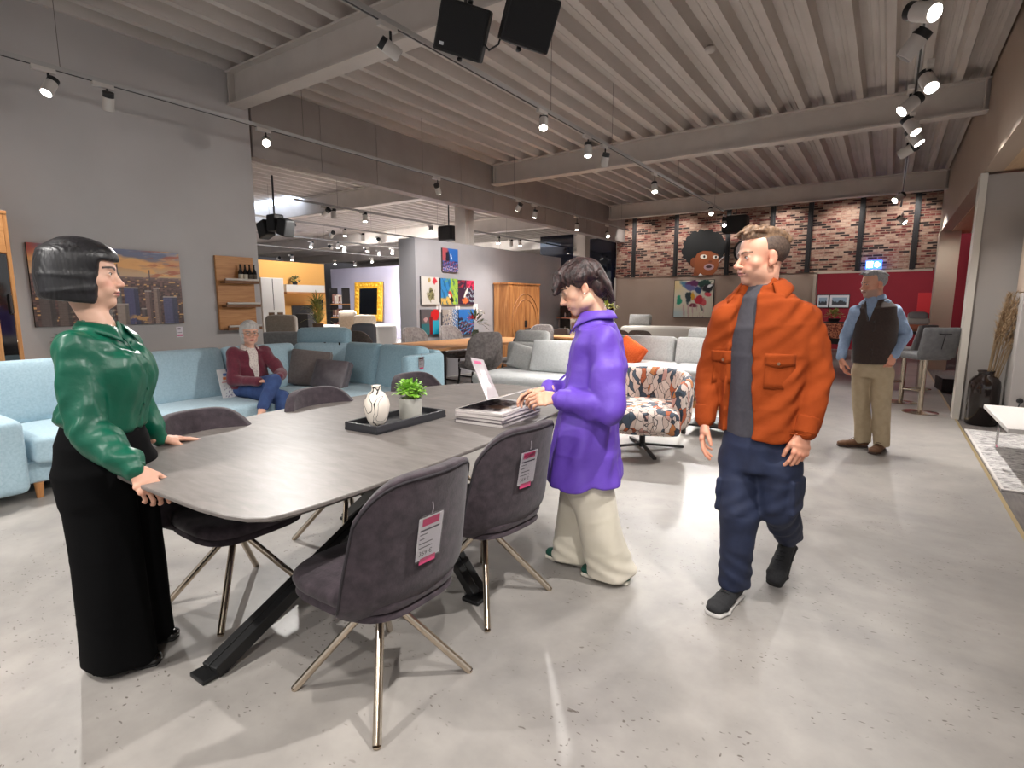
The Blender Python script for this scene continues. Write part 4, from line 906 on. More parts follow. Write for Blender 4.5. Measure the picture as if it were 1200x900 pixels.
for i, x in enumerate((-6.42, -5.82)): arm_chair3(('dark chair under the carved cabinet, left one','dark chair under the carved cabinet, right one')[i], x, 9.9+.25*i, PI-.1, mat('dark_brown_velvet', (52,42,40), .8), 'dark chairs before the carved cabinet')
# ---- decor shelf full of small goods
DS = thing('display_shelf', 'low display shelf crowded with small decor before the far hall', 'shelf', (-7.0, 12.75, 0)); M_PEACH = mat('peach_board', (222,150,120), .7)
for z in (.35, .72, 1.05): B().box(-1.0, 1.0, -.25, .25, z, z+.03).build('shelf_board', M_PEACH if z > 1 else mat('shelf_dark', (60,48,46), .6), DS)
for x in (-.98, .0, .98): B().box(x-.02, x+.02, -.25, .25, 0, 1.38 if x == .0 else 1.05).build('upright', M_BLACKSTEEL, DS)
B().box(-.15, .65, .2, .25, 1.05, 1.42).build('back_panel', M_PEACH, DS)
rr = random.Random(11); gD = 'small decor on the display shelf'; pal = ((214,206,200),(60,46,44),(196,150,130),(230,224,216),(120,70,60),(150,140,130),(196,170,80),(40,36,38))
kinds = ('round vase','tall bottle vase','bowl','boxed candle'); cn = {0:'white',1:'dark brown',2:'dusty rose',3:'cream',4:'wine brown',5:'grey',6:'mustard',7:'black'}
for z, n in ((.38, 15), (.75, 17), (1.08, 9)):
    for i in range(n):
        x = -7.0-.92+1.84*(i+.5)/n; k = rr.randrange(4); ci = rr.randrange(8); h = rr.uniform(.12, .26); r = rr.uniform(.035, .055)
        t = thing('decor_piece', '%s %s, number %d from the left on the %s shelf board' % (cn[ci], kinds[k], i+1, {.38:'lowest',.75:'middle',1.08:'top'}[z]), 'decoration', (x, 12.75-.08*(i % 2)-.05, z), 0, gD); m = mat('decor_%d' % ci, pal[ci], .5)
        if k == 0: b = B().lathe([(0,0),(r*.6,0),(r,h*.35),(r*.8,h*.7),(r*.4,h*.9),(r*.5,h),(0,h)], n=12)
        elif k == 1: b = B().lathe([(0,0),(r*.8,0),(r*.8,h*.5),(r*.3,h*.7),(r*.3,h),(0,h)], n=12)
        elif k == 2: b = B().lathe([(0,0),(r*.5,0),(r*1.0,h*.4),(r*.95,h*.4),(r*.45,h*.08),(0,h*.08)], n=12)
        else: b = B().box(-r, r, -r, r, 0, h*.8)
        b.build({0:'vase_body',1:'vase_body',2:'bowl_body',3:'box_body'}[k], m, t, 50)
struct(B().box(-9.6, -6.86, 15.7, 15.85, 0, 2.45).build('wall_taupe_left', M_TAUPE))
# dark window bands above with the night outside
M_NIGHT = mat('night_glass', (14,18,34), .05, spec=.7)
wd = struct(B().box(-9.6, -8.4, 15.72, 15.78, 2.45, 3.6).build('window_1', M_NIGHT)); struct(B().box(-8.05, -6.9, 15.6, 15.68, 0.9, 3.4).build('window_2', M_NIGHT))
# ---- abstract canvas on the taupe wall and mural
def A_abs(u, v):
    c = np.zeros((len(u), 3))+np.array([214,206,186.]); c = mixc(c, (226,196,130), sm(.35-u, 0, .3)*sm(v, .5, .9)*.7); c = mixc(c, (170,196,206), sm(.3-v, 0, .2)*sm(.5-u, 0, .4)*.7)
    for (a, b_, ra, rb, rot, col, s) in ((.3,.88,.18,.1,-.5,(84,130,156),1),(.5,.92,.2,.1,0,(96,36,84),2),(.45,.8,.2,.09,-.3,(96,98,150),3),(.75,.92,.22,.1,.2,(26,60,52),4),(.85,.78,.18,.14,.3,(28,26,34),5),(.62,.74,.1,.1,0,(40,66,110),6),(.38,.55,.09,.2,0,(34,52,60),7),(.48,.58,.06,.12,0,(214,158,40),8),(.13,.47,.08,.14,0,(30,150,116),9),(.66,.47,.16,.13,-.5,(190,36,52),10),(.88,.62,.12,.06,0,(212,70,84),11),(.5,.32,.13,.06,0,(120,40,60),12),(.72,.27,.03,.12,.4,(90,96,90),13),(.78,.4,.06,.12,0,(206,80,84),14),(.9,.84,.09,.04,.5,(220,220,222),15)): c = mixc(c, col, blob(u, v, a, b_, ra, rb, rot, .35, .3, s))
    return mixc(c, (190,150,150), (fbm(u*3, v*.4, 4, 3) > .3)*(v < .35)*(u > .2)*(u < .8)*.7)
AB = thing('picture', 'square colourful abstract canvas on the taupe wall', 'picture', (-4.51, 15.62, 1.04)); B().box(-.55, .55, -.045, 0, 0, 1.05).build('canvas', mat('frame_dark', (50,40,36), .6), AB); art_mesh('image', lambda u, v: (-.535+1.07*u, -.0465, .015+1.02*v), A_abs, AB, 80, 80)
MU = thing('mural', 'painted laughing dark haired head on the brick wall', 'mural', (-4.3, 15.602, 2.205))
def flat(name, pts, y, col, parent=MU, rough=.7):
    b = B(); b.prism([(p[0], p[1]) for p in pts], 0, .006, Matrix(((1,0,0,0),(0,0,-1,y),(0,1,0,0),(0,0,0,1)))); return b.build(name, mat('paint_%d_%d_%d' % col, col, rough), parent)
el = lambda cx_, cz, rx, rz_, n=24, w=0, s=0, rot=0: [(cx_+(rx*math.cos(t_)*math.cos(rot)-rz_*math.sin(t_)*math.sin(rot))*(1+w*random.Random(s+i).uniform(-1,1)), cz+(rz_*math.sin(t_)*math.cos(rot)+rx*math.cos(t_)*math.sin(rot))*(1+w*random.Random(s+i).uniform(-1,1))) for i, t_ in enumerate(np.linspace(0, 2*PI, n, endpoint=False))]
flat('painted_hair', [(x, max(z, .0)) for x, z in el(.0, .72, .60, .50, 60, .08, 3)], -.004, (8,7,7))
fc = flat('painted_face', [(x, max(z, .005)) for x, z in el(.10, .35, .33, .40, 30)], -.012, (142,74,34)); flat('painted_ear', el(-.26, .36, .08, .13, 16), -.011, (128,64,30)); flat('painted_neck', [(-.24,.0),(.05,.0),(.02,.25),(-.22,.3)], -.010, (128,64,30))
flat('painted_hair', [(-.25,.62),(-.2,.86),(.1,.95),(.42,.82),(.45,.6),(.36,.55),(.2,.64),(.0,.66),(-.16,.6)], -.018, (8,7,7))
for ex, ez, r in ((.02,.50,.095), (.33,.475,.075)): e = flat('painted_eye', el(ex, ez, r, r*.6, 18, rot=-.1), -.020, (226,218,206)); flat('painted_pupil', el(ex+.015, ez, .028, .036, 12), -.027, (20,16,16), e)
flat('painted_lips', el(.17, .22, .135, .085, 20), -.020, (176,142,146)); flat('painted_mouth', el(.17, .225, .08, .036, 16), -.027, (60,28,30)); flat('painted_nose', el(.2, .36, .05, .03, 14), -.020, (110,54,26))
flat('painted_collar', [(-.1,.0),(.02,.0),(-.05,.06)], -.021, (226,222,220)); b = B(); b.tube([(.42,-.014,.34),(.52,-.014,.46),(.62,-.014,.50),(.70,-.014,.495)], .012, 6); b.build('painted_line', mat('paint_white', (226,222,220), .6), MU)
M2U = thing('mural', 'painted speech bubble with an eye on the brick wall beside the orange jacket', 'mural', (-3.3, 15.604, 2.45)); flat('painted_ring', el(.0, .35, .22, .28, 24), -.004, (20,18,18), M2U); flat('painted_bubble', el(.02, .35, .18, .24, 24), -.011, (206,196,196), M2U); flat('painted_eye', el(.03,.0,.13,.09,16), -.004, (214,206,204), M2U); flat('painted_pupil', el(.05,.0,.05,.06,12), -.011, (20,18,18), M2U)
sp = thing('loudspeaker', 'black hanging loudspeaker in front of the brick wall above the walking person', 'loudspeaker', (-3.35, 14.9, 3.2)); B().box(-.3, .3, -.2, .2, 0, .42).build('cabinet', mat('speaker_black', (16,16,17), .6), sp, bevel=.05); B().cyl((0,0,.42), (0,0,.9), .015, n=8).build('hanger', M_LBLK, sp)
sp = thing('loudspeaker', 'black loudspeaker above the top edge of the grey partition', 'loudspeaker', AD(526, 276, 12.2)); B().box(-.2, .2, -.16, .16, -.12, .2).build('cabinet', mat('speaker_black', (16,16,17), .6), sp, bevel=.04); B().cyl((0,0,.2), (0,0,4.1-sp.location.z), .015, n=8).build('hanger', M_LBLK, sp)
# two speakers near the camera
sA = AD(543, 36, 3.45); sB = AD(619, 24, 3.35)
hang_speaker('black loudspeaker hung near the ceiling, left of the pair', tuple(sA), R3(.38, .30, .52).to_4x4() @ Matrix.Scale(.9, 4))
hang_speaker('black loudspeaker hung near the ceiling, right of the pair', tuple(sB), R3(.42, .22, .78).to_4x4() @ Matrix.Scale(.9, 4), False)
cb = B(); cb.tube([tuple(Vector(AD(566, 50, 3.42))), tuple(Vector(AD(573, 59, 3.42))), tuple(Vector(AD(584, 52, 3.40))), tuple(Vector(AD(588, 40, 3.38)))], .006, 6); tag(recenter(cb.build('speaker_cable', M_LBLK, None, True)), 'black cable looping between the two hung loudspeakers', 'cable')
# smoke detectors
for i, (px, py, lab) in enumerate(((832,62,'white smoke detector between ribs of the ceiling near the middle'), (916,176,'small white smoke detector under the second ceiling beam'))):
    p = AZ(px, py, 4.04 if i == 0 else 4.06); t = thing('smoke_detector', lab, 'smoke detector', tuple(p), 0, 'smoke detectors'); B().lathe([(0,0),(.03,.002),(.05,.015),(.055,.03),(.055,.045),(0,.045)], n=20).build('housing', M_LWHT, t, 40); B().cyl((0,0,.045), (0,0,.07), .035, n=16).build('base', mat('detector_base', (120,112,106), .6), t)
# ---- exit sign
EX = thing('exit_sign', 'lit exit sign with running figure and arrow on the brick wall', 'exit sign', (-.36, 15.54, 2.24)); B().box(-.16, .16, -.04, .06, 0, .19).build('housing', mat('sign_blue', (40,70,190), .4, emis=((60,110,255), 3)), EX)
M_SGN = mat('sign_white', (240,250,255), .4, emis=((225,240,255), 9)); M_SGT = mat('sign_teal', (20,110,130), .5)
B().box(-.135, -.02, -.046, -.04, .03, .165).build('door_panel', M_SGN, EX); b = B(); b.addv([(.02,-.046,.05),(.06,-.046,.05),(.06,-.046,.02),(.14,-.046,.09),(.06,-.046,.165),(.06,-.046,.135),(.02,-.046,.135)], [(0,1,2,3,4,5,6)]); b.build('arrow', M_SGN, EX)
b = B(); b.cyl((-.08,-.047,.143), (-.08,-.05,.143), .013, n=12); b.tube([(-.085,-.048,.125),(-.08,-.048,.09)], .011, 6); b.tube([(-.08,-.048,.09),(-.055,-.048,.07),(-.06,-.048,.04)], .008, 6); b.tube([(-.08,-.048,.09),(-.10,-.048,.065),(-.122,-.048,.06)], .008, 6); b.tube([(-.085,-.048,.12),(-.06,-.048,.11),(-.05,-.048,.125)], .006, 6); b.tube([(-.085,-.048,.12),(-.11,-.048,.105),(-.105,-.048,.085)], .006, 6); b.build('running_figure', M_SGT, EX)
# ---- red room
def A_photo(seed):
    def f(u, v):
        c = np.zeros((len(u), 3))+np.array([224,224,226.]); m = (u > .12)*(u < .88)*(v > .18)*(v < .82); c = mixc(c, (150,170,190), m*1.0); return mixc(c, (60,60,66), m*(v < .5+.12*fbm(u, v*.2, 3, seed)))
    return f
for i, (x, lab) in enumerate(((-1.74,'white mounted photograph in black frame, left of two on the red wall'), (-1.29,'white mounted photograph in black frame, right of two on the red wall'))):
    t = thing('picture', lab, 'picture', (x, 20.2, 1.30), 0, 'framed photographs on the red wall'); B().box(-.28 if i else -.17, .28 if i else .17, -.03, 0, 0, .42).build('frame', M_BLACKSTEEL, t); w_ = .26 if i else .15; art_mesh('image', lambda u, v: (-w_+2*w_*u, -.032, .02+.38*v), A_photo(i+2), t, 30, 24)
SB = thing('sideboard', 'black sideboard with rust patterned front in the red room', 'sideboard', (-1.5, 18.9, 0)); B().box(-.8, .6, -.2, .2, .25, .9).build('carcass', M_BLACKSTEEL, SB); B().box(-.78, .58, -.215, -.2, .42, .86).build('patterned_front', mat('rust_pattern', (206,130,96), .6, c2=(120,50,40), ns=30, lo=.48, hi=.52), SB)
for x in (-.7, .5): B().box(x-.03, x+.03, -.15, .15, 0, .25).build('leg', M_BLACKSTEEL, SB)
vase_plant('small yellow green plant on the sideboard in the red room', (-1.3, 18.85, .9), .16, .1, .22, 90, .1, .06, mat('yellow_leaf', (150,150,80), .6), M_BLACKSTEEL, seed=15)
BT = thing('bar_table', 'high narrow table with dark top behind the bar stools', 'table', (.35, 11.4, 0)); B().box(-.35, .22, -.4, .4, .94, .98).build('tabletop', M_BLACKSTEEL, BT)
for x in (-.3, .18): B().box(x-.03, x+.03, -.35, .35, 0, .94).build('leg', M_CHROME, BT)
for i, (dz, w_, col, lab) in enumerate(((.0,.24,(222,140,110),'peach folded blanket lowest of the pile on the high table'), (.11,.22,(206,204,200),'white folded blanket in the middle of the pile'), (.2,.18,(150,150,152),'grey cushion on top of the blanket pile'))):
    t = thing('folded_blanket', lab, 'blanket', (.42-.0, 11.4, .98+dz)); B().cushion((0,0,.055), (w_*1.5, .4, .11), .05, (0,0,.01)).build('folded_cloth', mat('blanket_%d' % i, col, .9), t, True)
RS = thing('picture', 'plain bright red square panel above the blanket pile', 'picture', (1.0, 20.19, 1.15)); B().box(-.3, .3, -.03, 0, 0, .6).build('panel', mat('bright_red', (206,36,44), .6), RS)
for i, (px, lab) in enumerate(((966,'tiny white spotlight over the left part of the red room'), (1056,'tiny white spotlight over the middle of the red room'), (1060,'tiny lit spotlight beside it over the red room'))):
    p = AY(px, 322+2*(i > 0), 16.3); spot(lab, (p[0], p[1], 2.42), (.5*(i-1), .5, -.7), i == 2, 'small spotlights of the red room', power=0, size=1.0, tz=2.5)
# ---- bar stools
M_STOOL = mat('stool_grey', (120,120,122), .6, c2=(108,108,112), ns=20)
def stool(label, x, y, rz):
    t = thing('bar_stool', label, 'bar stool', (x, y, 0), rz, 'grey bar stools on chrome posts')
    B().cushion((0, .02, .76), (.42, .42, .09), .035, (0,0,.01)).build('seat', M_STOOL, t, True); B().cushion((0,-.22,.94), (.46,.06,.40), .025, (0,.01,0), R3(.22), 10).build('backrest', M_STOOL, t, True)
    b = B(); b.bar((0,-.262,.86), (0,-.305,1.04), .006, .006); b.bar((-.07,-.309,1.055), (.07,-.309,1.055), .02, .012); b.build('back_seam', M_PIPE, t)
    B().cyl((0,0,.02), (0,0,.72), .03, n=16).build('post', M_CHROME, t, 40); B().lathe([(0,0),(.2,0),(.205,.008),(.06,.022),(.03,.03),(0,.03)], n=28).build('foot_plate', M_CHROME, t, 40); B().tube([(.028,.0,.30),(.15,.06,.30),(.17,.14,.30),(0,.2,.30),(-.17,.14,.30),(-.15,.06,.30),(-.028,0,.30)], .009, 8).build('foot_ring', M_CHROME, t, True); return t
stool('grey bar stool nearest to the white edged partition', .46, 8.95, .55); stool('grey bar stool behind the nearest one, beside the person in a vest', .26, 9.75, 1.1)
bx = thing('floor_box', 'low black box on the grey floor behind the bar stools', 'box', (1.0, 11.6, 0), .1); B().box(-.2, .16, -.3, .3, 0, .22).build('box_body', M_BLACKSTEEL, bx, bevel=.01)
# ---- pampas grass in brown glass vase, rug, low white table
FV = thing('floor_vase', 'large dark brown glass vase with pampas grass against the grey partition', 'vase', (1.02, 8.45, 0))
B().lathe([(0,.0),(.13,0),(.15,.015),(.152,.46),(.145,.52),(.11,.575),(.075,.595),(.07,.62),(.085,.645),(.078,.65),(.06,.62),(.065,.59),(.10,.565),(.138,.51),(.145,.46),(.142,.02),(0,.02)], n=40).build('glass_body', mat('brown_glass', (46,34,30), .06, trans=.55, spec=.6), FV, True)
rr = random.Random(21); b = B(); st = B()
for i in range(34):
    a = rr.uniform(-.5, .8); L = rr.uniform(.55, 1.05); lean = rr.uniform(.12, .62); dx = lean*math.cos(a); dy = -lean*math.sin(a)*.6
    base = Vector((rr.uniform(-.03,.03), rr.uniform(-.03,.03), .1)); tip = Vector((dx, dy, .62+L)); mid_ = Vector((dx*.35, dy*.35, .62+L*.45)); st.tube([base, mid_, tip], .003, 5)
    for k in range(120):
        t_ = rr.random(); p = mid_+(tip-mid_)*t_; q = (1-abs(t_-.4)*1.1)*.09+.02; d = (tip-mid_).normalized()*rr.uniform(.5,1)+Vector((rr.uniform(-.6,.6), rr.uniform(-.6,.6), rr.uniform(-.35,.35)))
        d = d.normalized()*q; s_ = d.cross(Vector((rr.uniform(-1,1), rr.uniform(-1,1), .3))).normalized()*.0036; b.addv([p-s_, p+s_, p+d], [(0,1,2)])
b.build('pampas_plumes', mat('pampas_beige', (150,122,92), .9, c2=(176,150,118), ns=20), FV); st.build('stalks', mat('stalk_tan', (140,116,86), .8), FV)
def m_rug():
    m, nt, b = base_mat('worn_rug'); v = coords(nt, (3, 9, 1)); n = noise(nt, v, 3.5, 6, .75, .6); r = ramp(nt, n.outputs['Fac'], [(.40, (206,202,198)), (.5, (176,172,170)), (.58, (118,114,114))]); nt.link(r.outputs['Color'], b.inputs['Base Color']); b.inputs['Roughness'].default_value = .95; bump(nt, b, n.outputs['Fac'], .3, .01); return m
RG = thing('rug', 'grey and white worn pattern rug at the right edge on the dark floor', 'rug', (1.75, 6.75, .001)); B().box(-.90, .9, -1.25, 1.2, 0, .012).build('pile_field', m_rug(), RG); b = B()
for x0, x1, y0, y1 in ((-.915,-.895,-1.27,1.22),(.895,.915,-1.27,1.22),(-.895,.895,-1.27,-1.25),(-.895,.895,1.2,1.22)): b.box(x0, x1, y0, y1, 0, .013)
b.build('border', mat('rug_border', (196,190,186), .9), RG)
RG.location.z = .002
WT = thing('coffee_table', 'low white square coffee table with pink price tag, cut by the right edge', 'coffee table', (1.55, 6.5, .014)); q = [(-.67,.68),(-.66,-.62),(.7,-.62),(.7,.68)]
B().prism(q, .37, .41).build('tabletop', M_WHITE, WT, bevel=.006)
B().box(-.2, .6, -.4, .45, .02, .37).build('pedestal', mat('table_grey', (150,148,148), .4), WT); B().box(-.3, .65, -.5, .55, 0, .02).build('foot_plate', M_WHITE, WT)
price_card(WT, Matrix.Translation((-.672, -.3, .28)) @ Matrix(((0,0,-1),(-1,0,0),(0,1,0))).to_4x4(), .11, .15, '')
WB = thing('white_cabinet', 'pale grey cabinet side behind the pampas vase at the right edge', 'cabinet', (1.75, 8.35, 0)); B().box(-.54, .6, -.2, .24, 0, 1.55).build('carcass', mat('pale_grey_front', (160,154,150), .5), WB, bevel=.006); B().box(-.54, .6, -.2, .22, 1.56, 2.5).build('upper_unit', mat('beige_front', (176,156,140), .5), WB, bevel=.006)
PG = thing('power_plug', 'black power plug with cable on the pale cabinet side', 'plug', (1.30, 8.145, .36)); B().cyl((0,0,0), (0,-.035,0), .032, .024, n=16).build('plug_body', M_LBLK, PG, 40); B().tube([(0,-.03,-.01),(-.02,-.06,-.07),(-.05,-.06,-.14),(-.06,-.05,-.22)], .006, 6).build('cord', M_LBLK, PG, True)
# ---- far hall furniture
M_BEI = fabric('beige_weave', (150,138,124), (162,150,136), 30); M_GRY = fabric('mid_grey_weave', (116,116,116), (128,128,128), 30)
def yx(px, py): p = AX(px, py, -11.12); return p
TC = thing('tall_cabinet', 'tall white cabinet with glass doors on the ochre wall', 'cabinet', (-10.93, 6.85, .35)); B().box(-.19, .18, -.30, .22, 0, 1.62).build('carcass', M_WHITE, TC, bevel=.01)
for y in (-.17, .03): B().box(.18, .19, y, y+.13, .35, .9).build('glass_door', mat('brown_glass_door', (96,74,56), .1), TC)
B().box(.18, .186, -.045, -.035, .95, 1.6).build('door_gap', M_BLACKSTEEL, TC)
B().box(-.2, .19, -.3, .22, -.35, 0).build('plinth', M_WHITE, TC)
SHF = thing('shelf', 'white wall shelf with wood underside on the ochre wall', 'shelf', (-11.14, 7.74, 1.65)); B().box(0, .22, -.5, .5, .04, .20).build('shelf_box', M_WHITE, SHF); B().box(0, .23, -.5, .5, 0, .04).build('wood_base', M_OAKX, SHF)
vase_plant('small plant on the white shelf of the ochre wall', (-10.98, 7.5, 1.85), .06, .06, .10, 40, .09, .04, mat('dark_leaf', (62,84,52), .5), M_BLACKSTEEL, seed=31)
TVc = thing('television', 'black television in front of the ochre wall', 'television', (-10.9, 7.62, 1.05)); B().box(-.03, .0, -.28, .26, 0, .34).build('screen', M_DGLASS, TVc, bevel=.005); B().box(-.03, -.0, -.1, .1, -.1, 0).build('foot', M_BLACKSTEEL, TVc); 
LB = thing('lowboard', 'white lowboard under the television', 'sideboard', (-10.85, 7.78, 0)); B().box(-.2, .2, -.62, .62, .1, .94).build('carcass', M_WHITE, LB, bevel=.01); B().box(-.18, .18, -.58, .58, 0, .1).build('plinth', M_BLACKSTEEL, LB); 
ART = thing('picture', 'small dark picture on the ochre wall beside the tall grass plant', 'picture', (-11.14, 8.22, 1.28)); B().box(0, .03, -.1, .1, 0, .24).build('canvas', M_BLACKSTEEL, ART); B().box(.03, .032, -.08, .08, .02, .22).build('image', mat('dim_photo', (70,66,62), .5), ART)
def far_sofa(label, px0, px1, pyt, dep, m, rz=.0, h=.85, d=.9):
    a = AD(px0, pyt, dep); c = AD(px1, pyt, dep); w_ = np.linalg.norm(a-c); mid2 = (a+c)/2; h = mid2[2] if h is None else h
    t = thing('sofa', label, 'sofa', (mid2[0], mid2[1], 0), math.atan2(c[1]-a[1], c[0]-a[0])+rz); sofa_part('back_frame', t, (0, 0, h/2+.05), (w_, .22, h-.1), m, .07, n=8); sofa_part('seat_cushion', t, (0, d/2, .35), (w_*.96, d*.9, .3), m, .07, n=8)
    B().box(-w_*.45, w_*.45, .0, d*.8, 0, .2).build('base', M_BLACKSTEEL, t); return t
far_sofa('grey sofa back behind the seated person, left of the grass plant', 303, 366, 381, 8.3, M_GRY, h=1.0); far_sofa('beige sofa before the ochre wall', 312, 347, 369, 10.0, M_BEI, h=1.22)
far_sofa('grey armchair right of the tall grass plant', 378, 408, 383, 10.0, M_GRY, h=1.0, d=.6); far_sofa('dark grey high back armchair behind the brown chair', 412, 440, 378, 9.0, mat('slate_weave', (96,98,104), .9), h=1.1)
far_sofa('beige wing armchair in the far hall left of the mirror', 397, 417, 363, 14.5, M_BEI, h=1.25); far_sofa('taupe armchair below the yellow mirror', 415, 440, 368, 13.6, M_BEI, h=1.15); far_sofa('white sofa with dark stripe beside the partition end', 438, 464, 374, 11.5, M_WHITE, h=1.0)
bb_ = AD(359, 373, 11.6); t = thing('pouf', 'black cube shaped side unit before the television', 'cabinet', (bb_[0], bb_[1], 0), .3); B().box(-.16, .16, -.16, .16, .02, 1.22).build('carcass', M_BLACKSTEEL, t, bevel=.01); B().box(-.14, .14, -.14, .14, 0, .02).build('plinth', M_LBLK, t)
GP = AD(374, 400, 8.2); t = thing('tall_plant', 'tall yellow green grass plant in a brown vase behind the blue sofa', 'plant', (GP[0], GP[1], .78)); B().lathe([(0,0),(.06,0),(.07,.02),(.075,.3),(.08,.36),(.07,.36),(.06,.3),(0,.28)], n=20).build('pot', mat('brown_pot', (96,70,52), .5), t, True)
rr = random.Random(8); b = B()
for i in range(210):
    a = rr.uniform(0, 2*PI); q = rr.uniform(.1, .42); leaf(b, Vector((.03*math.cos(a), .03*math.sin(a), .34+rr.uniform(0,.35))), Vector((q*math.cos(a), q*math.sin(a), rr.uniform(.1,.8))), rr.uniform(.12,.36), .016, Vector((0,0,1)), .5)
b.build('leaves', mat('olive_leaf', (176,166,84), .6, c2=(140,150,76), ns=8), t, True); CT = thing('console_table', 'narrow console carrying the tall grass plant', 'table', (GP[0], GP[1], 0)); B().box(-.25, .25, -.2, .2, .74, .78).build('tabletop', M_WHITE, CT)
for x in (-.22, .22): B().box(x-.02, x+.02, -.17, .17, 0, .74).build('leg', M_BLACKSTEEL, CT)
MR = thing('mirror', 'leaning mirror in an ornate golden yellow frame on the lavender wall', 'mirror', (-18.35, 15.98, .7), 0); M_GOLD = mat('yellow_gold', (222,156,30), .4, c2=(240,186,60), ns=14, bmp=(30,.8,.03))
Mm = R3(-.06).to_4x4()
for x0, x1, z0, z1 in ((-.85,-.58,0,1.65),(.58,.85,0,1.65),(-.58,.58,1.38,1.65),(-.58,.58,0,.27)):
    b = B(); b.box(x0, x1, -.06, .06, z0, z1, Mm); b.build('frame_side', M_GOLD, MR, bevel=.03)
    if x1-x0 < .5 or True:
        k = max(int(max(x1-x0, z1-z0)/.17), 2); b = B()
        for i in range(k):
            f = (i+.5)/k; b.ball(tuple(Mm @ Vector((x0+(x1-x0)*(f if x1-x0 > .5 else .5), -.06, z0+(z1-z0)*(f if x1-x0 < .5 else .5)))), (.09,.05,.07), 5)
        b.build('frame_ornament', M_GOLD, MR, True)
B().box(-.58, .58, -.01, .01, .27, 1.38, Mm).build('mirror_glass', mat('mirror', (120,130,140), .05, 1.0), MR)
BS = thing('bookshelf', 'corner shelf with books and boxes right of the ochre wall', 'shelf', AD(398, 345, 16.5)); BS.location.z = 0
for z in (.6, 1.0, 1.4): B().box(-.3, .3, -.14, .14, z, z+.03).build('shelf_board', M_OAKX, BS)
for x in (-.28, .28): B().box(x-.015, x+.015, -.14, .14, 0, 1.9).build('upright', M_BLACKSTEEL, BS)
rr = random.Random(3); bl = BS.location; cols = ((196,186,176),(96,60,52),(60,56,70),(170,140,120),(130,90,80)); cnm = ('cream','maroon','slate','tan','brown')
for zi, z in enumerate((.63, 1.03, 1.43)):
    for i in range(5):
        h = rr.uniform(.2, .3); ci = rr.randrange(5); t = thing('book', '%s book standing %s on the %s board of the corner shelf' % (cnm[ci], ('first','second','third','fourth','fifth')[i], ('lowest','middle','top')[zi]), 'book', (bl.x-.2+.1*i, bl.y, z), 0, 'books on the corner shelf')
        B().box(-.03, .03, -.1, .1, 0, h).build('cover', mat('bookc_%d' % ci, cols[ci], .7), t); B().box(-.025, .025, -.102, -.1, .03, .06).build('spine_label', mat('card_white', (226,220,226), .5), t)
# bright skylight field in the far hall ceiling
struct(B().box(-20, -12.6, 8.6, 10.1, 4.05, 4.09).build('window_3', mat('skylight', (235,242,255), .5, emis=((215,232,255), 3.0))))
pj = AZ(322, 263, 3.1); t = thing('projector', 'dark cluster of hall speakers hung under the far ceiling', 'loudspeaker', tuple(pj))
for i in range(3): B().box(-.5+.37*i, -.2+.37*i, -.12, .12, -.15, .2, R3(0, .3*(i-1)).to_4x4()).build('speaker_box', mat('speaker_black', (16,16,17), .6), t, bevel=.03)
B().cyl((0,0,.2), (0,0,4.1-pj[2]), .02, n=8).build('hanger', M_LBLK, t)

# unseen spots added to brighten the brick wall and the red room
for i, x in enumerate((-6.2, -4.9, -3.6, -2.3, -1.0, .2)):
    spot('unseen spotlight added behind the third beam to brighten the brick wall', (x, 14.78, 3.93), (0, .62, -.8), True, 'unseen spotlights added behind the third beam', power=34, tz=4.09)
for i, x in enumerate((-2.6, -1.0, .6)):
    spot('unseen spotlight added to brighten the red room', (x, 17.2, 3.3), (.05, .75, -.6), True, 'unseen spotlights added in the red room', power=36, tz=4.09)
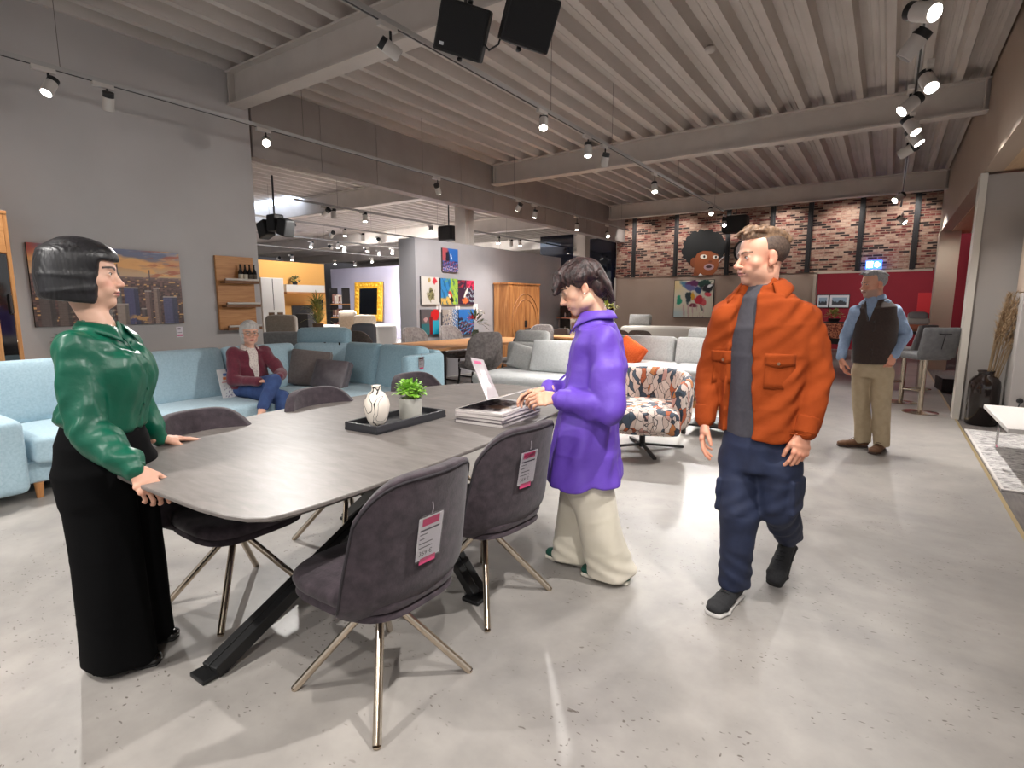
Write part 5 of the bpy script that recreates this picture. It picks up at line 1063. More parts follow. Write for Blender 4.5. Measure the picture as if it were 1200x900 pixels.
# ================================================================== PEOPLE : implicit surfaces
V = lambda *a: np.array(a, np.float32)
def unit(a): a = np.asarray(a, np.float64); return a/np.linalg.norm(a)
def smin(a, b, k):
    if k <= 0: return np.minimum(a, b)
    h = np.clip(.5+.5*(b-a)/k, 0, 1); return b+(a-b)*h-k*h*(1-h)
class SDF:
    def __init__(s): s.ops = []; s.disp = None
    def _op(s, lo, hi, f, k, mode): s.ops.append((np.asarray(lo, float), np.asarray(hi, float), f, k, mode)); return s
    def cone(s, a, b, ra, rb, k=.02, mode='u'):
        a = np.asarray(a, float); b = np.asarray(b, float); R = max(ra, rb); ab = b-a; L2 = float(ab @ ab)+1e-12
        def f(x, y, z):
            t = np.clip(((x-a[0])*ab[0]+(y-a[1])*ab[1]+(z-a[2])*ab[2])/L2, 0, 1)
            return np.sqrt((x-a[0]-t*ab[0])**2+(y-a[1]-t*ab[1])**2+(z-a[2]-t*ab[2])**2)-(ra+(rb-ra)*t)
        return s._op(np.minimum(a, b)-R, np.maximum(a, b)+R, f, k, mode)
    def merge(s, n0, k, mode):
        """fold the last ops into one by plain minimum so joints do not swell"""
        L = s.ops[n0:]; del s.ops[n0:]; fs = [o[2] for o in L]
        def f(x, y, z):
            d = fs[0](x, y, z)
            for g in fs[1:]: d = smin(d, g(x, y, z), .006)
            return d
        return s._op(np.min([o[0] for o in L], 0), np.max([o[1] for o in L], 0), f, k, mode)
    def chain(s, pts, rs, k=.02, mode='u'):
        n0 = len(s.ops)
        for i in range(len(pts)-1): s.cone(pts[i], pts[i+1], rs[i], rs[i+1], k, 'u')
        return s.merge(n0, k, mode)
    def ell(s, c, r, R=None, k=.02, mode='u'):
        c = np.asarray(c, float); r = np.asarray(r, float); m = r.max()
        Rm = np.eye(3) if R is None else np.array([list(q) for q in R], float)   # columns = local axes
        def f(x, y, z):
            dx, dy, dz = x-c[0], y-c[1], z-c[2]
            q = [(Rm[0, i]*dx+Rm[1, i]*dy+Rm[2, i]*dz) for i in range(3)]
            k0 = np.sqrt((q[0]/r[0])**2+(q[1]/r[1])**2+(q[2]/r[2])**2); k1 = np.sqrt((q[0]/r[0]**2)**2+(q[1]/r[1]**2)**2+(q[2]/r[2]**2)**2)+1e-9
            return k0*(k0-1)/k1
        return s._op(c-m, c+m, f, k, mode)
    def box(s, c, h, R=None, r=.005, k=.0, mode='u'):
        c = np.asarray(c, float); h = np.asarray(h, float); m = np.linalg.norm(h)
        Rm = np.eye(3) if R is None else np.array([list(q) for q in R], float)
        def f(x, y, z):
            dx, dy, dz = x-c[0], y-c[1], z-c[2]
            q = [np.abs(Rm[0, i]*dx+Rm[1, i]*dy+Rm[2, i]*dz)-(h[i]-r) for i in range(3)]
            return np.sqrt(np.maximum(q[0], 0)**2+np.maximum(q[1], 0)**2+np.maximum(q[2], 0)**2)+np.minimum(np.maximum(np.maximum(q[0], q[1]), q[2]), 0)-r
        return s._op(c-m, c+m, f, k, mode)
    def loft(s, secs, u, v, k=.02, n=2.0, cap=.02, mode='u'):
        """secs: (centre, half width along u, half depth along v)"""
        n0 = len(s.ops)
        for i in range(len(secs)-1):
            (a, wa, da), (b, wb, db) = secs[i], secs[i+1]; a = np.asarray(a, float); b = np.asarray(b, float); ab = b-a; L = np.linalg.norm(ab); ax = ab/L
            uu = np.asarray(u, float); uu = unit(uu-ax*(uu @ ax)); vv = np.cross(ax, uu); vv = vv*np.sign(vv @ np.asarray(v, float)+1e-9)
            R = max(wa, wb, da, db)
            def f(x, y, z, a=a, ax=ax, L=L, uu=uu, vv=vv, wa=wa, wb=wb, da=da, db=db):
                dx, dy, dz = x-a[0], y-a[1], z-a[2]; t0 = dx*ax[0]+dy*ax[1]+dz*ax[2]; t = np.clip(t0/L, 0, 1)
                w = wa+(wb-wa)*t; d = da+(db-da)*t; qx = np.abs(dx*uu[0]+dy*uu[1]+dz*uu[2]); qy = np.abs(dx*vv[0]+dy*vv[1]+dz*vv[2])
                if n == 2.0: r = np.sqrt((qx/w)**2+(qy/d)**2); 
                else: r = ((qx/w)**n+(qy/d)**n)**(1/n)
                lat = (r-1)*np.minimum(w, d); ex = t0-t*L
                return np.where(np.abs(ex) > 1e-6, np.sqrt(np.maximum(lat+cap, 0)**2+ex**2)-cap, lat)
            s._op(np.minimum(a, b)-R-cap, np.maximum(a, b)+R+cap, f, k, 'u')
        return s.merge(n0, k, mode)
    def plane(s, p, nrm, mode='i'):
        """keep the side the normal points away from"""
        p = np.asarray(p, float); nn = unit(nrm)
        f = lambda x, y, z: (x-p[0])*nn[0]+(y-p[1])*nn[1]+(z-p[2])*nn[2]
        return s._op(np.full(3, -1e3), np.full(3, 1e3), f, 0, mode)
    def bounds(s, pad=.03):
        U = [o for o in s.ops if o[4] == 'u']; return np.min([o[0] for o in U], 0)-pad, np.max([o[1] for o in U], 0)+pad
    def grid(s, h, lo=None, hi=None):
        l0, h0 = s.bounds(.02+2*h)
        lo = l0 if lo is None else np.asarray(lo, float); hi = h0 if hi is None else np.asarray(hi, float)
        N = np.maximum(np.ceil((hi-lo)/h).astype(int)+1, 4); ax = [(lo[i]+h*np.arange(N[i])).astype(np.float32) for i in range(3)]
        F = np.full(N, .5, np.float32)
        for (a, b, f, k, mode) in s.ops:
            pad = k+4*h; i0 = [max(int(math.floor((a[i]-pad-lo[i])/h)), 0) if a[i] > -100 else 0 for i in range(3)]; i1 = [min(int(math.ceil((b[i]+pad-lo[i])/h))+1, N[i]) if b[i] < 100 else N[i] for i in range(3)]
            if any(i0[i] >= i1[i] for i in range(3)): continue
            sl = tuple(slice(i0[i], i1[i]) for i in range(3))
            d = f(ax[0][sl[0]][:, None, None], ax[1][sl[1]][None, :, None], ax[2][sl[2]][None, None, :]).astype(np.float32)
            if mode == 'u': F[sl] = smin(F[sl], d, k)
            elif mode == 's': F[sl] = -smin(-F[sl], d, k)
            elif mode == 'i': F[sl] = np.maximum(F[sl], d)
        if s.disp is not None:
            X, Y, Z = np.meshgrid(*ax, indexing='ij'); near = np.abs(F) < .05; F[near] += s.disp(X[near], Y[near], Z[near]).astype(np.float32)
        return F, lo, h
def surface_nets(F, lo, h):
    ins = F < 0; nx, ny, nz = F.shape
    cnt = np.zeros((nx-1, ny-1, nz-1), np.int8); C = [(i, j, k) for i in (0, 1) for j in (0, 1) for k in (0, 1)]
    g = lambda A, c: A[c[0]:nx-1+c[0], c[1]:ny-1+c[1], c[2]:nz-1+c[2]]
    for c in C: cnt += g(ins, c)
    act = (cnt > 0) & (cnt < 8); ids = np.argwhere(act)
    if len(ids) == 0: return np.zeros((0, 3)), []
    vals = {c: F[ids[:,0]+c[0], ids[:,1]+c[1], ids[:,2]+c[2]] for c in C}
    P = np.zeros((len(ids), 3)); n = np.zeros(len(ids))
    for a in range(3):
        o = [q for q in range(3) if q != a]
        for p in (0, 1):
            for q in (0, 1):
                c0 = [0, 0, 0]; c0[o[0]] = p; c0[o[1]] = q; c1 = list(c0); c1[a] = 1
                v0 = vals[tuple(c0)]; v1 = vals[tuple(c1)]; m = (v0 < 0) != (v1 < 0); t = np.where(m, v0/(v0-v1+1e-20), 0)
                pt = np.tile(np.array(c0, float), (len(ids), 1)); pt[:, a] += t; P[m] += pt[m]; n[m] += 1
    P = (P/n[:, None]+ids)*h+lo
    idx = -np.ones(act.shape, np.int64); idx[act] = np.arange(len(ids)); faces = []
    for a in range(3):
        o = [q for q in range(3) if q != a]
        sA = [slice(None)]*3; sB = [slice(None)]*3; sA[a] = slice(0, -1); sB[a] = slice(1, None)
        for q in o: sA[q] = slice(1, -1); sB[q] = slice(1, -1)
        A = ins[tuple(sA)]; Bq = ins[tuple(sB)]; e = np.argwhere(A != Bq)
        if len(e) == 0: continue
        flip = A[tuple(e.T)]; base = e.copy(); base[:, o[0]] += 1; base[:, o[1]] += 1
        def cell(d0, d1): r = base.copy(); r[:, o[0]] -= d0; r[:, o[1]] -= d1; return idx[r[:,0], r[:,1], r[:,2]]
        q = np.stack([cell(0,0), cell(1,0), cell(1,1), cell(0,1)], 1)
        if a == 1: flip = ~flip
        q[~flip] = q[~flip][:, ::-1]; faces.append(q[(q >= 0).all(1)])
    return P, (np.concatenate(faces) if faces else np.zeros((0, 4), int))
def np_mesh(name, parts, color=None, relax=1):
    """parts: list of (P, faces, matrix or None)"""
    VS = []; FS = []; o = 0
    for P, Fc, M in parts:
        for _ in range(relax):   # light smoothing of the net
            acc = np.zeros_like(P); n = np.zeros(len(P))
            for a, b in ((0,1),(1,2),(2,3),(3,0)):
                i, j = Fc[:, a], Fc[:, b]; np.add.at(acc, i, P[j]); np.add.at(acc, j, P[i]); np.add.at(n, i, 1); np.add.at(n, j, 1)
            P = P*.5+acc/np.maximum(n, 1)[:, None]*.5
        if M is not None: Mm = np.array(M); P = P @ Mm[:3, :3].T+Mm[:3, 3]
        VS.append(P); FS.append(np.asarray(Fc)+o); o += len(P)
    P = np.concatenate(VS); Fc = np.concatenate(FS)
    me = bpy.data.meshes.new(name); me.vertices.add(len(P)); me.vertices.foreach_set('co', P.astype(np.float32).ravel()); me.loops.add(len(Fc)*4); me.loops.foreach_set('vertex_index', Fc.astype(np.int32).ravel())
    me.polygons.add(len(Fc)); me.polygons.foreach_set('loop_start', np.arange(0, len(Fc)*4, 4, dtype=np.int32)); me.update(calc_edges=True); me.validate()
    return me, P
def mesh_sdf(S, h, M=None, lo=None, hi=None):
    P, Fc = surface_nets(*S.grid(h, lo, hi)); return (P, Fc, M)
def set_cols(me, c):
    c = np.clip(c, 0, 255)/255.0; c = np.where(c <= .04045, c/12.92, ((c+.055)/1.055)**2.4); at = me.color_attributes.new('Col', 'FLOAT_COLOR', 'POINT')
    at.data.foreach_set('color', np.column_stack([c, np.ones(len(c))]).astype(np.float32).ravel())
def part_sdf(name, S, h, m, parent, relax=1, M=None):
    me, P = np_mesh(name, [mesh_sdf(S, h, M)], relax=relax); me.transform(Matrix.Translation(-parent.location))
    return link_mesh(name, me, m, parent, True)
def folds(seed, amp, freq, d=(0, 0, 1), stretch=.25):
    """cloth folds: ridges running along direction d"""
    r = np.random.default_rng(seed); d = unit(d); u = unit(np.cross(d, (.31, .77, .2))); v = np.cross(d, u); W = []
    for i in range(5):
        th = r.uniform(0, PI); W.append((math.cos(th), math.sin(th), r.uniform(-stretch, stretch), freq*r.uniform(.6, 1.6), r.uniform(0, 6.28)))
    def f(x, y, z):
        a = x*u[0]+y*u[1]+z*u[2]; b = x*v[0]+y*v[1]+z*v[2]; c = x*d[0]+y*d[1]+z*d[2]; o = 0
        wob = .25*np.sin(c*9+a*7+seed)
        for (p, q, s_, fr, ph) in W: o = o+np.sin((p*a+q*b+s_*c)*fr+ph+wob*2)
        return amp*(o/3.2-.15)
    return f
def frame(fwd, up=(0, 0, 1)):
    """columns: right, forward, up"""
    f = unit(fwd); r = unit(np.cross(f, up)); u = np.cross(r, f); return np.stack([r, f, u], 1)
def mat4(R, t, s=1.0):
    M = np.eye(4); M[:3, :3] = R*s; M[:3, 3] = t; return M
# ---- head, local frame: x right, y forward, z up, origin between the ears
def head_sdf(neck_base, male=True, age=0, smile=0, jaw=1.0, nose=1.0, mouth_open=0):
    S = SDF(); j = jaw
    S.ell((0,-.020,.045), (.074,.094,.082), k=.02); S.ell((0,.030,.045), (.064,.062,.068), k=.03)
    S.ell((0,.036,-.015), (.060*j,.058,.070), k=.02); S.ell((0,.040,-.062), (.050*j,.050,.040), k=.025); S.ell((0,.074,-.090), (.022*j,.018,.017), k=.022)
    for s in (-1, 1):
        S.ell((s*.047,.056,-.016), (.020,.020,.018), k=.02); S.ell((s*.047*j,.012,-.062), (.015,.034,.026), k=.022)
        S.ell((s*.030,.078,-.045), (.018,.016,.018), k=.02)
    S.ell((0,.086,.030), (.045,.011,.010 if not male else .012), k=.014)
    for s in (-1, 1): S.ell((s*.031,.103,.010), (.017,.016,.011), k=.010, mode='s')
    n = nose; S.cone((0,.090,.018), (0,.090+.024*n,-.022), .0075, .0105, k=.010); S.ell((0,.092+.025*n,-.025), (.0115,.011,.0095), k=.008)
    for s in (-1, 1): S.ell((s*.0125,.092+.011*n,-.028), (.0085,.011,.0075), k=.006)
    for s in (-1, 1): S.ell((s*.006,.092+.017*n,-.0355), (.0035,.006,.003), k=.003, mode='s')
    zc = -.056
    S.ell((0,.088,zc+.004), (.024,.013,.012), k=.012)
    S.ell((0,.0985,zc+.0045), (.021,.0075,.0050), k=.006); S.ell((0,.0965,zc-.0065), (.0175,.0080,.0060), k=.006)
    S.ell((0,.107,zc-.0008), (.024+.004*smile,.010,.0013+mouth_open), k=.003, mode='s')
    for s in (-1, 1): S.ell((s*(.026+.003*smile),.092,zc+.002*smile), (.004,.007,.004), k=.006, mode='s')
    # eyes : lids around the ball
    for s in (-1, 1):
        S.ell((s*.031,.0765,.0105), (.0150,.0142,.0135), k=.004); S.ell((s*.031,.093,.0100), (.0115,.010,.0042), R=None, k=.002, mode='s')
    # ears
    for s in (-1, 1):
        R = frame((s*.55,.25,0)); S.ell((s*.0765,-.010,.002), (.017,.0075,.031), R=np.array(Matrix.Rotation(s*-1.25, 3, 'Z')) @ np.eye(3), k=.005)
        S.ell((s*.074,.000,-.020), (.009,.010,.014), k=.008); S.ell((s*.087,.000,.004), (.006,.012,.017), k=.004, mode='s')
    S.cone((0,-.022,-.045), neck_base, .052 if male else .041, .060 if male else .046, k=.03)
    if male: S.ell((0,.012,-.118), (.012,.012,.012), k=.03)
    return S
def head_colors(P, skin, lip, brow, stub=None, age=0, blush=None):
    x, y, z = P[:,0], P[:,1], P[:,2]; c = np.tile(np.array(skin, float), (len(P), 1))
    bl = blush if blush is not None else np.array(skin)*np.array([1.0,.86,.84])
    for s in (-1, 1):
        c = mixc(c, bl, np.exp(-(((x-s*.042)/.02)**2+((z+.022)/.018)**2))*(y > .04)*.7)
        c = mixc(c, bl*np.array([1,.93,.92]), np.exp(-(((x-s*.078)/.02)**2+((y+.005)/.03)**2+((z-.005)/.03)**2))*.6)
    c = mixc(c, bl, np.exp(-((x/.014)**2+((z+.024)/.014)**2))*(y > .1)*.7)
    if stub is not None: c = mixc(c, stub, sm(-z, .028, .05)*sm(-z, .135, .11)*sm(y, -.01, .03)*.45)
    for s in (-1, 1):  # brows with a shape of their own
        bx = (x*s-.010)/.044; arch = .0275+.006*np.sin(np.clip(bx, 0, 1)*PI*.8); c = mixc(c, brow, sm(.0052*(1.1-.5*np.clip(bx, 0, 1))-np.abs(z-arch), -.0012, .0012)*(bx > 0)*(bx < 1)*(y > .055)*.9)
        c = mixc(c, np.array(brow)*.6, (np.sqrt(((x*s-.031)/.0135)**2+((z-.0105)/.0068)**2) < 1)*(np.sqrt(((x*s-.031)/.0118)**2+((z-.0095)/.0048)**2) > .95)*(z > .0105)*(y > .075)*.8)
    zc = -.056; lipm = sm(1-np.sqrt((x/.025)**2+((z-zc+.0005)/.0125)**2), 0, .22)*(y > .088); c = mixc(c, lip, lipm*.85); c = mixc(c, np.array(lip)*.45, (np.abs(z-zc+.0008) < .0016)*(np.abs(x) < .024)*(y > .085)*.8)
    return c
def eyes(t, M, iris=(84,70,52), look=(0,0)):
    for s in (-1, 1):
        c = np.array([s*.031,.0775,.0105]); R = .0118; b = B(); b.ball((0,0,0), R, 10)
        Mx = Matrix(M.tolist()) if not isinstance(M, Matrix) else M
        off = Matrix.Translation(-t.location)
        o = b.xf(off @ Mx @ Matrix.Translation(c.tolist())).build('eyeball', mat('eye_white', (214,206,200), .2), t, True)
        d = Vector((look[0], 1, look[1])).normalized(); bb = B(); bb.ball(tuple(d*(R-.0035)), (.0056,.0044,.0056), 7)
        bb.m(1).ball(tuple(d*(R-.0022)), (.0026,.0034,.0026), 6)
        bb.xf(off @ Mx @ Matrix.Translation(c.tolist())).build('iris', [mat('iris_%d' % iris[0], iris, .15), mat('pupil', (12,10,10), .1)], o, True)
# ---- hand, local: wrist at origin, y along the fingers, x to the thumb side, z back of the hand
def hand_sdf(curl=(.25,.25,.3,.35), spread=.06, thumb=(.6,.35), sc=1.0, side=1, wrist=.028, grip=0):
    S = SDF(); X = side
    S.loft([((0,-.03,0), wrist, wrist*.78), ((0,.012,0), .028, .0185), ((X*.001,.055,.0), .040, .0145), ((X*.0,.086,0), .040, .0115)], (1,0,0), (0,0,1), k=.012, cap=.010)
    base = ((.030,.090,.0), (.0105,.094,.001), (-.0095,.091,.0), (-.0275,.083,-.002)); Ls = ((.040,.024,.020), (.044,.028,.021), (.041,.026,.020), (.032,.019,.018)); rs = (.0088,.0090,.0086,.0075)
    for i in range(4):
        p = np.array(base[i], float); p[0] *= X; a = 0; az = spread*(1.2-i*.8)*X; r = rs[i]
        S.ell(tuple(p+np.array([0,-.004,.002])), (.010,.012,.010), k=.008)
        for q in range(3):
            a += curl[i]*(1.0, 1.25, .8)[q]; d = np.array([math.sin(az)*math.cos(a), math.cos(az)*math.cos(a), -math.sin(a)]); n = p+d*Ls[i][q]; S.cone(p, n, r, r*.92, k=.004); p = n; r *= .93
    # thumb leaves the side of the palm
    p = np.array([X*.024,.022,-.004]); d0 = unit((X*math.sin(thumb[0]), math.cos(thumb[0]), -.35)); p1 = p+d0*.042; d1 = unit(d0+np.array([-X*thumb[1], thumb[1]*.7, -.10])); p2 = p1+d1*.032; d2 = unit(d1+np.array([-X*thumb[1]*.6, .2, -.08])); p3 = p2+d2*.024
    S.cone(p, p1, .0155, .0115, k=.014); S.cone(p1, p2, .0108, .0098, k=.005); S.cone(p2, p3, .0098, .0078, k=.004)
    return S
def hand_frame(wrist, along, back):
    y = unit(along); z = np.asarray(back, float); z = unit(z-y*(z @ y)); x = np.cross(y, z); return np.stack([x, y, z], 1)
def body_mesh(t, name, S, h, extra, skin, head=None):
    """joins the world-space body with fine head and hands into one mesh with skin colours; head=(S,M,h,colour fn)"""
    parts = [mesh_sdf(S, h)]; cols = []
    parts[0] = parts[0]; cs = [np.tile(np.array(skin, float), (len(parts[0][0]), 1))]
    if head is not None:
        p = mesh_sdf(head[0], head[2], head[1], *head[4:6]); cs.append(head[3](p[0])); parts.append(p)
    for (Sx, M, hh) in extra:
        p = mesh_sdf(Sx, hh, M); Pl = p[0]; c = np.tile(np.array(skin, float)*np.array([1.0,.95,.93]), (len(Pl), 1)); kn = np.exp(-((Pl[:,1]-.092)/.008)**2)*(Pl[:,2] > 0); c = mixc(c, np.array(skin)*np.array([1,.84,.80]), kn*.5); tip = sm(Pl[:,1], .13, .18); c = mixc(c, np.array(skin)*np.array([1,.86,.84]), tip*.5); cs.append(c); parts.append(p)
    me, P = np_mesh(name, parts, relax=1); set_cols(me, np.concatenate(cs)); me.transform(Matrix.Translation(-t.location))
    return link_mesh(name, me, vcol_mat('skin', .48, (180,.06), sss=.06), t, True)
def shoe(t, heel, fwd, L=.27, W=.048, h=.085, mats=None, name='shoe', pitch=0, flat=False, stripes=None, sole=True, shaft=None):
    """heel: floor point under the heel"""
    f = unit((fwd[0], fwd[1], 0)); R = np.array(Matrix.Rotation(0, 3, 'X')); Fm = frame(f) @ np.array(Matrix.Rotation(pitch, 3, 'X')); M = mat4(Fm, heel)
    S = SDF(); z0 = .022 if sole else .012
    S.loft([((0,.015,z0+.03), W*.72, .040), ((0,.07,z0+.03), W*.80, .042), ((0,.14,z0+.018), W*.92, .030), ((0,L*.74,z0+.012), W*1.0, .026), ((0,L-.035,z0+.010), W*.80, .020)], (1,0,0), (0,0,1), k=.015, cap=.02)
    S.cone((0,.035,z0+.03), (0,.05,z0+h-.02), W*.70, W*.66, k=.02); S.plane((0,0,z0*.8), (0,0,-1)); S.plane((0,.05,z0+h), (0,-.25,1))
    o = part_sdf(name, S, .0045, mats[0], t, 1, M)
    if sole:
        S2 = SDF(); S2.loft([((0,.012,.010), W*.82, .016), ((0,.09,.010), W*.80, .016), ((0,L*.70,.010), W*1.06, .016), ((0,L-.028,.012), W*.82, .016)], (1,0,0), (0,0,1), k=.01, n=2.6, cap=.012); S2.plane((0,0,0), (0,0,-1)); S2.plane((0,0,.024), (0,0,1)); q = part_sdf('sole', S2, .0045, mats[1], t, 1, M); q.parent = o
    else:
        S2 = SDF(); S2.loft([((0,.012,.006), W*.78, .012), ((0,L*.70,.006), W*1.02, .012), ((0,L-.03,.006), W*.78, .012)], (1,0,0), (0,0,1), k=.01, cap=.01); S2.plane((0,0,0), (0,0,-1)); S2.plane((0,0,.012), (0,0,1)); q = part_sdf('sole', S2, .0045, mats[1], t, 1, M); q.parent = o
    Mt = Matrix.Translation(-t.location) @ Matrix(M.tolist())
    if stripes:
        for s in (-1, 1):
            b = B()
            for k in range(3): y = .085+.026*k; b.tube([Mt @ Vector((s*W*.98, y+.012, .036)), Mt @ Vector((s*W*.80, y+.004, .058)), Mt @ Vector((s*W*.56, y-.006, .072))], .0045, 6)
            q = b.build('side_stripe', stripes, t, True); q.parent = o
    b = B()
    for k in range(5): y = .088+.020*k; zz = z0+h-.020-.010*k; b.tube([Mt @ Vector((-.020, y, zz-.004)), Mt @ Vector((0, y+.003, zz+.003)), Mt @ Vector((.020, y, zz-.004))], .0026, 5)
    if len(mats) > 2: q = b.build('laces', mats[2], t, True); q.parent = o
    return o
def WP(px, py, base, off=0.0):
    b = np.array([base[0], base[1], 0.0]); n = -unit(np.array([base[0], base[1], 0.0])); d = _ray(px, py)
    t = ((b-_C) @ n+off)/(d @ n) if False else (((b @ n)+off-(_C @ n))/(d @ n)); return _C+d*t
def lerp(a, b, t): return np.asarray(a)*(1-t)+np.asarray(b)*t
UPZ = np.array([0, 0, 1.0])
def hidden_body(J, k=.92):
    """slim anatomical body under the clothes; J joints in world space, u lateral axis, v forward"""
    S = SDF(); u, v = J['u'], J['v']
    S.loft([(J['pelvis']-UPZ*.05*J.get('ps',1), .150*k, .105*k), (J['pelvis']+(J['chest']-J['pelvis'])*.35, .125*k, .09*k), (J['chest'], .150*k, .105*k), (J['neck']-unit(J['neck']-J['chest'])*.07, .13*k, .075*k)], u, v, k=.03)
    S.cone(J['neck']-unit(J['neck']-J['chest'])*.06, J['neck'], .066, .05, k=.04)
    for s in 'RL':
        sh, el, wr = J['sh'+s], J['el'+s], J['wr'+s]; S.ell(sh, (.052,.052,.052), k=.04); S.chain([sh, lerp(sh, el, .4), el, lerp(el, wr, .3), wr], [.046,.041,.032,.032,.024], k=.02)
        hp, kn, an = J['hp'+s], J['kn'+s], J['an'+s]; S.chain([hp, lerp(hp, kn, .4), kn, lerp(kn, an, .3), an], [.075,.068,.050,.050,.034], k=.03)
        fo = J['ft'+s]; S.cone(an, fo, .033, .024, k=.02)
    return S
def collar(t, N, F, m, w=.062, h=.04, name='collar', open_=.5, drop=.05, up=None, flare=.024):
    """standing band round the neck with two turned down points"""
    up = UPZ if up is None else unit(up); F = unit(F-up*(F @ up)); Rr = np.cross(F, up); P = lambda r, f, z: Vector((N+Rr*r+F*f+up*z).tolist())-t.location
    n = 36; g = math.radians(8+26*min(open_, 1.6)); rows = []
    for (q, z, low) in ((1.0, -.010, 1), (1.0, h*.7, 1), (1.03, h, 1), (1.10, h*.96, 1), (1+flare/w*.7, h*.40, 0), (1+flare/w, -.004, 0)):
        row = []
        for i in range(n+1):
            a = PI+g-2*PI+(2*PI-2*g)*i/n+PI*0; a = -PI+g+(2*PI-2*g)*i/n; e = abs(2*i/n-1)
            fr = max(0, (e-.45)/.55); x = w*q*math.sin(a); y = -w*1.03*q*math.cos(a); zz = z-.020*e**2-fr**1.6*(0 if low else drop)-fr**2*(.006 if low else 0)
            if not low: x += math.copysign(fr**1.5*.016, x); y += fr*.014
            row.append(P(x, y, zz))
        rows.append(row)
    b = B(); b.sheet(rows); o = b.build(name, m, t, True); md = o.modifiers.new('s', 'SOLIDIFY'); md.thickness = .0045; md.offset = 0; return o
def buttons(t, pts, r, m, nrm):
    """pts world"""
    for p in pts:
        n = Vector(unit(nrm).tolist()); q = Vector(p.tolist())-t.location; B().cyl(q-n*.001, q+n*.003, r, n=12).build('button', m, t, 40)
def surf_pt(S, p, d, h=.004, steps=160):
    """march from p along d (inwards) to the surface of S"""
    p = np.asarray(p, float); d = unit(d)
    for i in range(steps):
        q = p+d*h*i; v = .5
        for (a, b, f, k, mode) in S.ops:
            w = float(f(np.float32(q[0]), np.float32(q[1]), np.float32(q[2]))); v = float(smin(v, w, k)) if mode == 'u' else (max(v, -w) if mode == 's' else max(v, w))
        if v < 0: return q
    return p
M_HAIRB = mat('black_hair', (12,11,13), .42, c2=(24,22,26), ns=50, stretch=(1,1,.1), bmp=(160,.35,.003)); M_HAIRD = mat('dark_brown_hair', (26,18,18), .42, c2=(70,46,44), ns=120, stretch=(1,.22,.35), bmp=(260,.9,.004), lo=.4, hi=.7)
M_HAIRL = mat('light_brown_hair', (92,70,54), .5, c2=(142,112,86), ns=60, bmp=(160,.5,.004)); M_HAIRF = mat('faded_brown_hair', (66,50,42), .7, c2=(90,72,60), ns=90, bmp=(300,.4,.002)); M_HAIRG = mat('grey_hair', (112,110,112), .5, c2=(150,148,148), ns=60, bmp=(160,.5,.004)); M_HAIRW = mat('silver_hair', (176,172,168), .45, c2=(206,202,196), ns=50, stretch=(1,1,.2), bmp=(160,.4,.003))
def strands(freq, amp, cy=-.02):
    return lambda x, y, z: amp*np.sin(np.arctan2(x, y-cy)*freq+3*np.sin(z*18)+z*20)+amp*.6*np.sin(np.arctan2(x, y-cy)*freq*2.3+z*31)
